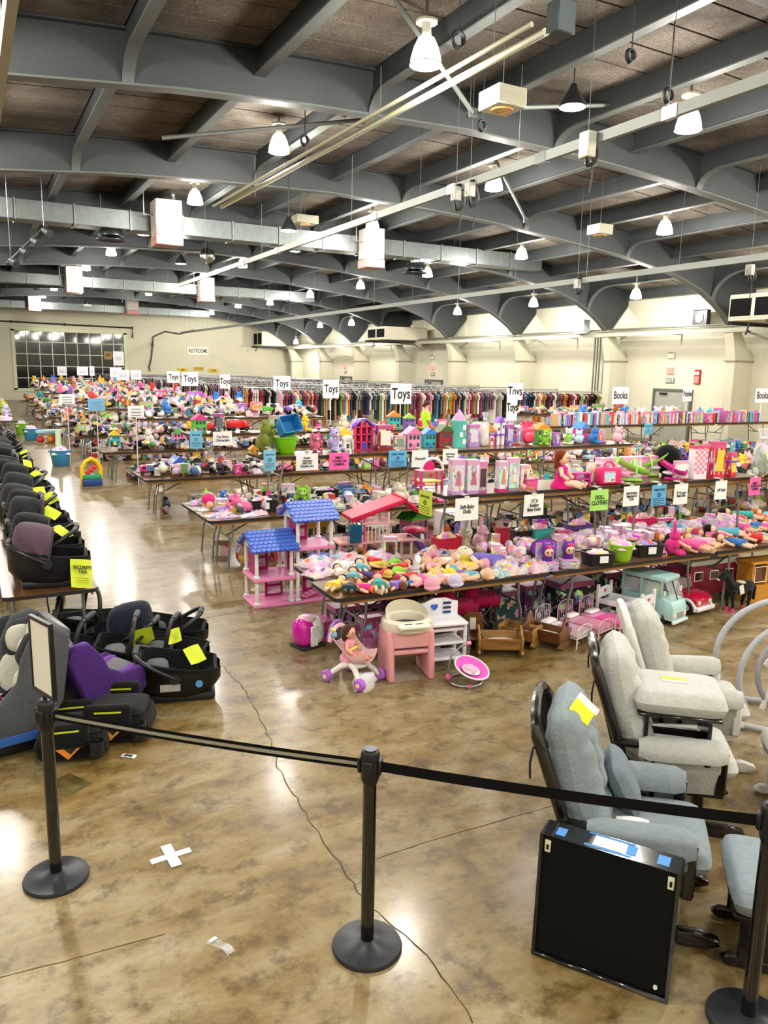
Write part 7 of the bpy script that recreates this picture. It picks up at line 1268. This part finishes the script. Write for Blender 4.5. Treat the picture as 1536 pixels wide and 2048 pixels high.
# third row
P3, Q3 = 'the third toy row', 'the raised third row'
t = T('toy_bus', 'hot pink toy bus with round eyes at the aisle end of %s' % P3, 'toy car', l3(295, 948), -.1); O('body', G().b2((-.14, -.07, .03), (.12, .07, .17), .03, 3), 'gloss', '#ee2a86', t); O('hood', G().ell((.13, 0, .08), (.06, .06, .06), 12, 8), 'gloss', '#f0509a', t); O('window_strip', G().b2((-.10, -.073, .10), (.06, -.068, .145)), 'gloss', '#3a1a3a', t)
for x in (-.09, .09):
    for sy in (-1, 1): O('wheel', lambda: G().cyl((0, -.012, 0), (0, .012, 0), .035, n=14), 'rubber', '#1b1b1d', t, (x, sy*.065, .035), key='tbw')
t = toy_house(l3(354, 944), .3, 'red toy barn with bright blue roof on %s' % P3, '#d6282a', '#2a5ab8', 1.25, floors=1); ball(l3(383, 948), 'yellow toy hard hat on %s' % P3, '#f2d01e', .13, dome=True); plush(l3(372, 930), -1, 'tall yellow and orange plush giraffe behind the hard hat', '#f0b83a', 1.1)
for px, py, c, s in ((420, 938, '#76303c', (1.2, 1.1, 3.2)), (445, 940, '#8a3a44', (1.0, .9, 2.6)), (325, 946, '#b85fd0', (1.2, 1.0, 1.2)), (272, 944, '#cfc4e4', (1.1, 1.0, 1.5)), (310, 934, '#f2a7c3', (1.2, 1.0, 1.6)), (340, 930, '#f07aa8', (1.0, .9, 1.8))): bag(l3(px, py), R.uniform(-.5, .5), '%s bagged toys at the aisle end of %s' % (cn(c), P3), c, s, 'bagged toys at the aisle end of row three')
sk3 = [(2.95, 14.2, .25), (3.5, 14.2, .3), (4.0, 14.2, .3)]
scatter(2.85, 12.5, 13.97, 14.45, Z1, .30, P3, ['bag', 'plush', 'set', 'truck', 'box'], MIXED+PINKS, skip=sk3); scatter(12.6, 19.6, 13.97, 14.9, Z1, .42, 'the far half of the third row', ['bag', 'box', 'plush'], PINKS, far=True)
toy_truck(u3(476, 862), radians(10), 'big red toy truck on %s' % Q3, '#d6242c', 1.35); carton(u3(438, 864), 0, 'black boxed toy beside the big red truck', '#24262c', (.2, .12, .36), window='#6a6d74', panel='#24262c'); toy_truck(u3(412, 864), radians(170), 'red and silver toy fire engine on %s' % Q3, '#d6282a', 1.1)
carton(u3(585, 868), 0, 'wide green framed box with dark picture on %s' % Q3, '#7ab86a', (.52, .12, .32), window='#2c2420', panel='#7ab86a')
scatter(3.8, 11.9, 14.62, 15.12, Z2, .31, Q3, ['box', 'set', 'truck', 'plush', 'house', 'ball'], MIXED, skip=[(u3(476, 862)[0], 14.8, .3), (u3(438, 864)[0], 14.8, .15), (u3(585, 868)[0], 14.8, .3)])
# books standing along the raised third row
x = 12.7
while x < 20.3:
    w = R.uniform(.035, .075); h = R.uniform(.24, .34); d = R.uniform(.18, .24); c = R.choice(['#8f6fd0', '#d8d2e2', '#3c6fb0', '#b85f9a', '#5fb0c9', '#e9e4da', '#2b2d33', '#d93a3a', '#f2d24a', '#cfc4e4', '#3d4f78', '#e85d9e', '#9aa6b2', '#c9a36a'])
    t = T('picture_book', '%s picture book standing in the row below the Books signs' % cn(c), 'book', (x+w/2, 14.80, Z2), R.uniform(-.05, .05), 'picture books in a row'); O('cover', G().b2((-w/2, -d/2, 0), (w/2, d/2, h)), 'print' if R.random() < .5 else 'card', c, t, smooth=False); O('pages', G().b2((-w/2+.006, -d/2+.004, .006), (w/2-.006, d/2+.002, h+.001)), 'paper', '#eeeade', t, smooth=False)
    x += w+.006+(.25 if R.random() < .03 else 0)
scatter(12.8, 19.8, 15.0, 15.16, Z2, .33, 'the shelf behind the books', ['box', 'plush', 'set'], MIXED+PINKS, far=True, sc_=1.5, density=.9)
t = T('wooden_toy_stable', 'wooden toy stable with curved side among the books', 'toy stable', row_on(1305, 842, Z2, 15.0, 15.15), 0); O('side_wall', bevelled(G().prism([(-.28, 0), (.28, 0), (.28, .34), (-.1, .34), (-.28, .12)], -.10, .10), .01, 1), 'pine', None, t); O('stable_roof', G().b2((-.1, -.11, .34), (.3, .11, .37), .004), 'oak', None, t)
for x in (-.02, .16): O('stall_opening', G().b2((x-.07, -.104, .04), (x+.07, -.098, .28)), 'matte', '#2a180a', t, smooth=False)
# fourth row and beyond
P4, Q4 = 'the fourth toy row', 'the raised fourth row'
sx4 = [(2.95, 19.0, .3)]
t = T('yellow_ball_house', 'yellow arched toy house with red balls on the floor by the aisle', 'toy', (2.42, 18.62, 0), .1); O('house_arch', G().tube([(-.20, 0, 0), (-.20, 0, .42), (-.12, 0, .56), (0, 0, .62), (.12, 0, .56), (.20, 0, .42), (.20, 0, 0)], .05, 8), 'plastic', '#f2c81e', t); O('house_base', G().b2((-.22, -.12, 0), (.22, .14, .16), .02, 2), 'plastic', '#2a4a8a', t); O('house_tray', G().b2((-.2, -.12, .16), (.2, .14, .26), .02, 2), 'plastic', '#2a9a6a', t)
for k in range(3): O('red_ball', (lambda: G().ell((0, 0, 0), .06, 12, 8)), 'gloss', '#d62a2a', t, (-.07+.07*k, 0, .30+.06*k), key='rb')
heap(2.85, 17, 18.75, 19.9, Z1, 330, 'heap of small assorted toys covering the fourth row', .13, rise=.12); heap(14.95, 19.7, 19.12, 19.7, Z2, 90, 'heap of small boxes on the raised table behind the books', .1); heap(3.7, 8.4, 19.12, 19.7, Z2, 110, 'heap of small assorted toys on the raised fourth row', .12, rise=.1); heap(3, 17, 18.8, 19.8, 0, 90, 'assorted toys stored under the fourth row', .2)
heap(2.85, 19.5, 14.0, 15.1, Z1, 420, 'heap of small assorted toys covering the third row', .10, rise=.10); heap(3, 19.5, 14.0, 15.0, 0, 80, 'assorted toys stored under the third row', .17)
scatter(2.85, 12, 18.78, 19.2, Z1+.15, .36, P4, ['set', 'bag', 'plush', 'truck', 'box', 'house'], MIXED, sc_=1.15); scatter(3.75, 8.4, 19.15, 19.7, Z2+.12, .36, Q4, ['box', 'set', 'plush', 'truck'], MIXED, far=True, sc_=1.25); scatter(15.0, 19.7, 19.15, 19.7, Z2, .32, 'the raised row behind the books', ['box', 'bag', 'set'], MIXED+PINKS, far=True, sc_=1.2); scatter(12.2, 17.2, 18.78, 19.2, Z1, .45, 'the low row behind the books', ['bag', 'plush', 'box'], PINKS, far=True)
def far_rows():
    for n, yf in ((5, 23.0), (6, 27.3), (7, 31.6), (8, 36.0), (9, 40.6), (10, 45.4)):
        heap(2.7, 7.4, yf+.05, yf+1.2, Z1, 210, 'heap of small assorted toys covering the %s row' % NTH[n], .13, rise=.14); heap(3.1, 7.8, yf+.52, yf+1.13, Z2, 130, 'heap of small assorted toys on the raised %s row' % NTH[n], .14, rise=.15); heap(2.9, 7.2, yf+.1, yf+1.1, 0, 70, 'assorted toys stored under the %s row' % NTH[n], .2)
        toy_row(n, yf, 2.6, 2, .62, yf+.5, 3.0, 2); s = 1.15+.06*(n-5); w = 'the %s toy row' % NTH[n]
        scatter(2.7, 7.4, yf+.06, yf+.55, Z1+.16, .40+.02*(n-5), w, ['plush', 'set', 'bag', 'box', 'truck'], MIXED+PLUSH, far=True, sc_=s); scatter(3.1, 7.8, yf+.55, yf+1.1, Z2+.18, .36+.02*(n-5), 'the raised '+NTH[n]+' row', ['plush', 'box', 'set', 'plush', 'bag'], MIXED+PLUSH, far=True, sc_=s*1.1)
far_rows()
for px, py, c, lab, d in ((122, 930, '#3f94c8', 'blue round tub holding a tall box beside the aisle, closer one', (.56, .56, .42)), (63, 880, '#3f94c8', 'blue round tub of toys farther along the aisle', (.56, .56, .42)), (44, 868, '#8fd02a', 'lime green tub behind the farther blue tub', (.5, .5, .42))):
    p = at(px, py, 0); tub_bin((p.x, p.y, 0), 0, lab, c, d, round_=True, name='bucket', cat='bucket', fill='#d8d2e2')
p = at(122, 930, 0); t = T('rolled_mat', 'pale green rolled mat standing in the closer blue tub', 'rolled mat', (p.x-.05, p.y, .12)); O('roll', G().cyl((0, 0, 0), (.02, 0, .86), .07, n=16), 'plastic', '#cfe6c2', t); O('roll_end', G().tube([(.02+.008*i*cos(i*.8)*.6, .008*i*sin(i*.8)*.6, .862) for i in range(12)], .005, 4), 'plastic', '#8ab88a', t)
t = T('toy_step', 'pale blue toy step with red and orange balls on the aisle floor', 'toy', tuple(at(95, 886)), .1); O('step_top', G().b2((-.35, -.2, .34), (.35, .2, .46), .03, 2), 'plastic', '#9ad0e0', t)
for x, c in ((-.22, '#c8302a'), (.16, '#d8402a'), (.1, '#f0a02a')): O('ball', G().ell((x, -.05, .14), .13, 12, 10), 'gloss', c, t)
for k in range(5): folding_table(1.15, 31+2.5*k, 2.44, .76, .74, 'folding table of stuffed toys on the far side of the aisle', pi/2, order='y', grp='tables across the aisle')
scatter(.85, 1.5, 29.9, 42, Z1, .42, 'the far table across the aisle', ['plush', 'bag'], ['#e9dcc2', '#f3efe6', '#b9b2a6', '#cfc4e4'], far=True, sc_=1.6, layers=2)

# ------------------------------------------------------------------ clothes racks
def garment_material():
    m, nt, b = new_mat('rack_clothes'); L = nt.links.new; tc = nd(nt, 'ShaderNodeTexCoord'); sp = nd(nt, 'ShaderNodeSeparateXYZ'); L(tc.outputs['Object'], sp.inputs[0])
    mu = nd(nt, 'ShaderNodeMath', operation='MULTIPLY'); mu.inputs[1].default_value = 10.5; L(sp.outputs[0], mu.inputs[0]); fl = nd(nt, 'ShaderNodeMath', operation='FLOOR'); L(mu.outputs[0], fl.inputs[0])
    wn = nd(nt, 'ShaderNodeTexWhiteNoise', noise_dimensions='1D'); L(fl.outputs[0], wn.inputs['W'])
    L(ramp(nt, wn.outputs['Value'], [(0, C('#15161a')), (.22, C('#2a3040')), (.35, C('#c9c4bc')), (.45, C('#4a5668')), (.6, C('#8a4660')), (.68, C('#1b1d22')), (.78, C('#d8d4cc')), (.88, C('#3f4d3a')), (1, C('#a08058'))]), b.inputs['Base Color']); b.inputs['Roughness'].default_value = .9
garment_material()
GOUT = [(-.24, -.16), (-.06, -.05), (.06, -.05), (.24, -.16), (.21, -.28), (.14, -.25), (.16, -1), (-.16, -1), (-.14, -.25), (-.21, -.28)]
def garment_shape(L, th): return G().prism([(a, (b if b > -.9 else -L)) for a, b in GOUT], -th/2, th/2, 'x')
ZR = 2.04
def rack(x0, x1, Y, lab):
    t = T('clothes_rack', lab, 'clothes rack', ((x0+x1)/2, Y, 0), 0, 'pipe clothes racks', order='y'); hw = (x1-x0)/2
    O('rail', G().cyl((-hw, 0, ZR), (hw, 0, ZR), .022, n=8), 'metal', '#b9bab6', t); n = int((x1-x0)/2.4)
    for k in range(n+1):
        x = -hw+2*hw*k/n; O('upright', lambda: G().cyl((0, 0, 0), (0, 0, ZR+.06), .022, n=8), 'metal', '#a8a9a6', t, (x, 0, 0), key='rup'); O('foot_bar', lambda: G().b2((-.03, -.35, 0), (.03, .35, .05)), 'metal', '#8a8b88', t, (x, 0, 0), key='rft', smooth=False)
GCOL = ['#101114', '#1b1d22', '#222b3e', '#c9c4bc', '#5a6472', '#8a4660', '#e2ddd5', '#3f4d3a', '#a08058', '#5a242e', '#4a7f94', '#d898b0', '#2c3a5a', '#b8722e', '#7a9a48', '#962c46']
GNM = ['black', 'charcoal', 'navy', 'beige', 'grey blue', 'rose', 'white', 'olive', 'tan', 'maroon', 'sky blue', 'pink', 'blue', 'orange', 'lime', 'crimson']
ng = 0
for i, (Y, xa, xb) in enumerate(((23.6, 8.8, 22.6), (26.4, 8.6, 22.8), (29.4, 8.6, 23.0), (32.6, 8.6, 23), (36.5, 8.5, 23), (40.5, 8.5, 23), (45, 8.5, 23), (50, 8.4, 23), (55, 8.4, 22), (60, 8.4, 21))):
    rack(xa, xb, Y, 'long pipe rack of hanging children\'s clothes')
    x = xa+.1; heap = G()
    while x < xb-.05:
        k = R.randrange(16); L = R.choice([.62, .8, .95, 1.15])
        if i < 2:
            t = T('hanging_garment', '%s garment hanging on the %s clothes rack' % (GNM[k], ('frontmost', 'second')[i]), 'garment', (x, Y, ZR-.02), R.uniform(-.25, .25), 'clothes on the two front racks'); O('cloth', (lambda L=L: garment_shape(L, .055)), 'cloth', GCOL[k], t, key=('gm', L), smooth=False); O('hanger', lambda: G().tube([(0, -.19, -.13), (0, 0, -.03), (0, 0, .03), (0, .025, .055)], .007, 4), 'plastic', '#e6e6e6' if k % 3 else '#2a2a2c', t, key=('hng', k % 3)); ng += 1; x += R.uniform(.085, .115)
        else:
            g_ = garment_shape(L, .06); heap.add([(v.x+x-xa, v.y, v.z) for v in g_.v], g_.f); x += .095
    if i >= 2:
        o = O('hanging_clothes', heap, 'rack_clothes', None, None, (xa, Y, ZR-.02), smooth=False); o['kind'] = 'stuff'; o['label'] = 'mass of clothes hanging on the distant racks, row %d' % (i+1); o['category'] = 'clothes'
# ------------------------------------------------------------------ the person sorting between toys and racks
pp = atY(849, 868, 21.6); t = T('person', 'person in a lime green T-shirt looking down behind the toy tables', 'person', (pp.x, pp.y, 0), radians(-8))
def skinned(name, verts, edges, radii, mat, c, parent):
    me = bpy.data.meshes.new(name); me.from_pydata(verts, edges, []); o = bpy.data.objects.new(name, me); col.objects.link(o); o.parent = parent; me.materials.append(MATS[mat]); o.color = C(c)
    o.modifiers.new('skin', 'SKIN').use_smooth_shade = True; o.modifiers.new('smooth', 'SUBSURF').levels = 1; o.modifiers['smooth'].render_levels = 1
    for v, r in zip(me.skin_vertices[0].data, radii): v.radius = (r if hasattr(r, '__len__') else (r, r))
    me.skin_vertices[0].data[0].use_root = True; return o
PV = [(0, 0, .92), (0, 0, 1.12), (.01, 0, 1.32), (.02, 0, 1.44), (.05, 0, 1.53), (.07, 0, 1.62), (.09, 0, 1.70),
      (.02, .17, 1.38), (.04, .22, 1.12), (.24, .15, 1.02), (.32, .10, 1.03), (.02, -.17, 1.38), (.04, -.22, 1.12), (.24, -.15, 1.02), (.32, -.10, 1.03),
      (0, .09, .86), (.01, .10, .48), (-.01, .10, .09), (.12, .10, .04), (0, -.09, .86), (.01, -.10, .48), (-.01, -.10, .09), (.12, -.10, .04)]
PE = [(0, 1), (1, 2), (2, 3), (3, 4), (4, 5), (5, 6), (3, 7), (7, 8), (8, 9), (9, 10), (3, 11), (11, 12), (12, 13), (13, 14), (0, 15), (15, 16), (16, 17), (17, 18), (0, 19), (19, 20), (20, 21), (21, 22)]
PR = [.15, .13, .14, .10, .055, .095, .08, .06, .05, .04, .035, .06, .05, .04, .035, .09, .065, .045, .04, .09, .065, .045, .04]
skinned('body', PV, PE, PR, 'plastic', '#d8a888', t)
O('shirt', G().loft([[(cx+w*cos(q), h*sin(q), z) for q in [2*pi*i/18 for i in range(18)]] for cx, w, h, z in ((0, .15, .19, .88), (0, .145, .185, 1.0), (.0, .14, .18, 1.15), (.01, .15, .20, 1.32), (.02, .13, .19, 1.42), (.03, .08, .09, 1.48))]), 'cloth', '#b4e03a', t, angle=80)
for sy in (-1, 1): O('sleeve', G().tube([(.02, sy*.16, 1.40), (.03, sy*.22, 1.28), (.035, sy*.235, 1.17)], [.085, .08, .078], 12), 'cloth', '#b4e03a', t); O('trouser_leg', G().tube([(0, sy*.08, .92), (.01, sy*.10, .5), (-.01, sy*.10, .08)], [.115, .085, .07], 12), 'cloth', '#2a3040', t); O('shoe', G().ell((.05, sy*.10, .045), (.13, .05, .045), 12, 8), 'plastic', '#e6e2dc', t)
O('hair', G().ell((.05, 0, 1.70), (.115, .10, .10), 16, 10).ell((-.05, 0, 1.64), (.05, .05, .06), 12, 8), 'plush', '#4a2f20', t); O('nose', G().ell((.175, 0, 1.62), (.02, .014, .02), 8, 6), 'plastic', '#d8a888', t); O('mouth', G().ell((.155, 0, 1.575), (.008, .025, .006), 8, 6), 'plastic', '#a85a52', t)
for sy in (-1, 1): O('eye', G().ell((.158, sy*.035, 1.645), (.008, .014, .008), 8, 6), 'plastic', '#22201e', t); O('ear', G().ell((.06, sy*.095, 1.63), (.02, .01, .03), 8, 6), 'plastic', '#d8a888', t)
for sy in (-1, 1):
    for k in range(5): O('finger', G().tube([(.34, sy*(.10+.012*(k-2)), 1.03), (.385-.004*abs(k-2), sy*(.098+.014*(k-2)), 1.02), (.40-.008*abs(k-2), sy*(.095+.014*(k-2)), 1.0)], .009, 6), 'plastic', '#d8a888', t)
# ------------------------------------------------------------------ boards and notices above the rows
for px, py, Y, w, h, words, lab, size, rz in ((802, 788, 14.95, .52, .44, 'Toys', 'white Toys board, largest one above the third row', .33, 0), (662, 778, 19.5, .50, .50, 'Toys', 'white Toys board beside the largest one, toward the aisle', .30, .1), (564, 767, 24.9, .60, .50, 'Toys', 'white Toys board third from the largest, toward the window', .33, 0), (450, 763, 28.6, .44, .52, 'Toys', 'narrow turned Toys board beyond the striped shirts', .30, .25), (380, 758, 29.4, .62, .52, 'Toys', 'white Toys board below the yellow door signs', .34, 0), (347, 754, 33.6, .58, .50, 'Toys', 'small Toys board closest to the end wall', .30, .2), (1030, 783, 15.0, .46, .40, 'Toys', 'Toys board half hidden behind the slanted one', .30, 0), (1024, 815, 11.0, .27, .46, 'Toys', 'tall slanted Toys board before another Toys board', .20, .2), (1241, 791, 14.95, .56, .44, 'Books', 'white Books board above the middle of the book row', .27, 0), (1525, 791, 14.95, .62, .42, 'Books', 'white Books board at the picture edge', .29, 0), (1375, 788, 15.0, .42, .40, 'Puzzles', 'white Puzzles board between the two Books boards', .19, .15)):
    board_sign(px, py, Y, w, h, words, lab, size, rz, base=1.484 if Y < 19 else 0.0)
for px, py, Y, w, h, words, paper, lab, size, ex in ((614, 924, 10.46, .30, .25, 'Popular\nCharacters\n(MLP, LPS,\nShopkins, etc.)', '#eeeeee', 'white paper sign listing popular characters', .036, None), (678, 922, 10.46, .28, .26, 'SMILE !\nYOU\'RE ON\nCAMERA', '#f060b0', 'pink smile you are on camera sign on the second row', .045, None), (795, 917, 10.46, .28, .26, 'DOES IT WORK', '#5aa8d8', 'blue DOES IT WORK notice on the second row', .032, 'lines'), (840, 917, 10.46, .26, .27, 'Playmobil', '#eeeeee', 'white paper sign with one handwritten word before the arch', .05, None), (900, 913, 10.46, .25, .25, 'Doll House\nFigures &\nFurniture', '#eeeeee', 'white paper sign for doll house figures and furniture', .038, None), (445, 877, 14.5, .32, .27, 'Toy Story\nCharacters', '#e9e9ea', 'handwritten white sign below the big red truck', .06, None), (364, 880, 14.5, .20, .34, 'DOES IT WORK', '#6ab4d8', 'blue notice at the aisle end of the raised third row', .022, 'lines'), (492, 922, 10.46, .16, .30, 'DOES IT WORK', '#7abedc', 'blue notice at the aisle end of the raised second row', .018, 'lines'), (1296, 858, 14.5, .26, .28, 'DOES IT WORK', '#6ab4d8', 'blue notice below the row of books', .03, 'lines')):
    sheet_sign(px, py, Y, w, h, words, paper, lab, size, extra=ex)
for px, py, Y, w, h, c in ((193, 809, 22.6, .44, .34, '#6ab0dc'), (272, 823, 18.3, .36, .26, '#e9e9ec'), (134, 798, 22.6, .40, .26, '#e9e9ec'), (165, 742, 44.2, .55, .45, '#eeeef0'), (232, 745, 44, .62, .5, '#eeeef0'), (246, 750, 39.6, .6, .5, '#eeeef0'), (237, 717, 50, .62, .85, '#eeeef0'), (272, 750, 44, .55, .5, '#eeeef0'), (124, 742, 48, .5, .5, '#eeeef0'), (184, 742, 39.6, .22, .45, '#eeeef0')):
    p = atY(px, py, Y); b_ = 0.0; t = T('aisle_sign', '%s notice board on a pole above the distant toy rows' % ('blue' if c == '#6ab0dc' else 'white'), 'sign', (p.x, p.y, b_), 0, 'notice boards over distant rows'); O('board', G().b2((-w/2, -.006, p.z-b_-h/2), (w/2, .006, p.z-b_+h/2)), 'paper', c, t, smooth=False); O('pole', G().cyl((0, .02, 0), (0, .02, max(.1, p.z-b_)), .012, n=6), 'plastic', '#d8d8d6', t)
    for k in range(3): O('print_line', (lambda: G().b2((-w*.3, -.008, -.012), (w*.3, -.006, .012))), 'paper', '#8a8a92', t, (0, 0, p.z-b_+.05-.07*k), smooth=False)
# end wall lettering, door signs, pipe and cables
p = atY(396, 702, YB-.03); t = T('restrooms_sign', 'white RESTROOMS lettered board on the end wall', 'sign', (p.x, YB-.03, p.z)); O('board', G().b2((-.85, -.01, -.32), (.85, .02, .32)), 'paper', '#f2f0e6', t, smooth=False); text(t, 'RESTROOMS', .44, (0, -.014, 0), (pi/2, 0, 0), '#17171a', sx=.62, bold=.006)
for px, py, words in ((366, 740, 'MEN'), (398, 737, 'EXIT ROOM'), (427, 741, 'WOMEN')):
    p = atY(px, py, YB-.1); t = T('door_sign', 'yellow %s sign low on the end wall' % words, 'sign', (p.x, YB-.06, p.z)); O('board', G().b2((-.42, -.01, -.14), (.42, .03, .14)), 'paper', '#d8b83a', t, smooth=False); text(t, words, .2, (0, -.014, 0), (pi/2, 0, 0), '#2a2410', sx=.6, bold=.004)
t = T('black_wall_pipe', 'black pipe along the end wall above the dark window', 'pipe', (0, YB-.12, 0)); q = [atY(*k, YB-.12) for k in ((0, 642), (23, 643), (130, 649), (265, 656), (265, 676))]; O('pipe', G().tube([(a.x, 0, a.z) for a in q], .055, 8), 'steel', '#1d1d1c', t)
for k in (1, 2, 3): O('pipe_bracket', G().b2((q[k].x-.05, -.05, q[k].z-.1), (q[k].x+.05, .1, q[k].z+.1)), 'steel', '#2a2a28', t, smooth=False)
t = T('wall_cable', 'thick black cable hanging down the end wall beside the window', 'cable', (0, YB-.12, 0)); q = [atY(*k, YB-.12) for k in ((388, 660), (360, 668), (330, 663), (306, 674), (305, 690), (303, 715), (298, 735), (300, 742))]; O('cable', G().tube([(a.x, 0, a.z) for a in q], .05, 6), 'rubber', '#1b1b1c', t); O('cable_clip', G().b2((q[4].x-.08, -.06, q[4].z-.1), (q[4].x+.08, .1, q[4].z+.1)), 'steel', '#3a3a38', t, smooth=False)
t = T('wall_notice', 'brown paper notice on the dark window', 'notice', tuple(atY(216, 711, YB-.02))); O('notice', G().b2((-.3, -.01, -.3), (.3, .01, .3)), 'card', '#a88a5a', t, smooth=False); O('notice_print', G().b2((-.2, -.013, -.1), (.2, -.01, .2)), 'paper', '#7a6038', t, smooth=False)
# ------------------------------------------------------------------ labels: number the look-alikes so that each label singles out one thing
ONES = 'first second third fourth fifth sixth seventh eighth ninth tenth eleventh twelfth thirteenth fourteenth fifteenth sixteenth seventeenth eighteenth nineteenth'.split()
TENS = {20: 'twent', 30: 'thirt', 40: 'fort', 50: 'fift', 60: 'sixt', 70: 'sevent', 80: 'eight', 90: 'ninet'}
def ordinal(n):
    if n < 20: return ONES[n-1]
    t, u = n//10*10, n % 10
    if t not in TENS: return str(n)+'th'
    return TENS[t]+'ieth' if u == 0 else TENS[t]+'y-'+ONES[u-1]
bpy.context.view_layer.update()
dg = bpy.context.evaluated_depsgraph_get()
for o in TEXTS:                                   # lettering becomes plain mesh
    me = bpy.data.meshes.new_from_object(o.evaluated_get(dg)); me.name = o.name
    n = bpy.data.objects.new('lettering', me); col.objects.link(n); n.parent = o.parent; n.matrix_basis = o.matrix_basis.copy(); n.color = o.color
    bpy.data.objects.remove(o)
by = {}
for o, order in THINGS: by.setdefault(o['label'].lower(), []).append((o, order))
for lab, l in by.items():
    if len(l) < 2: continue
    order = l[0][1]
    l.sort(key=lambda t: (t[0].location.y, t[0].location.x) if order == 'y' else (t[0].location.x, t[0].location.y))
    for i, (o, _) in enumerate(l):
        o['label'] = o['label'] + (', %s from the front' if order == 'y' else ', %s from the aisle') % ordinal(i+1)
        if 'group' not in o: o['group'] = lab[:60]
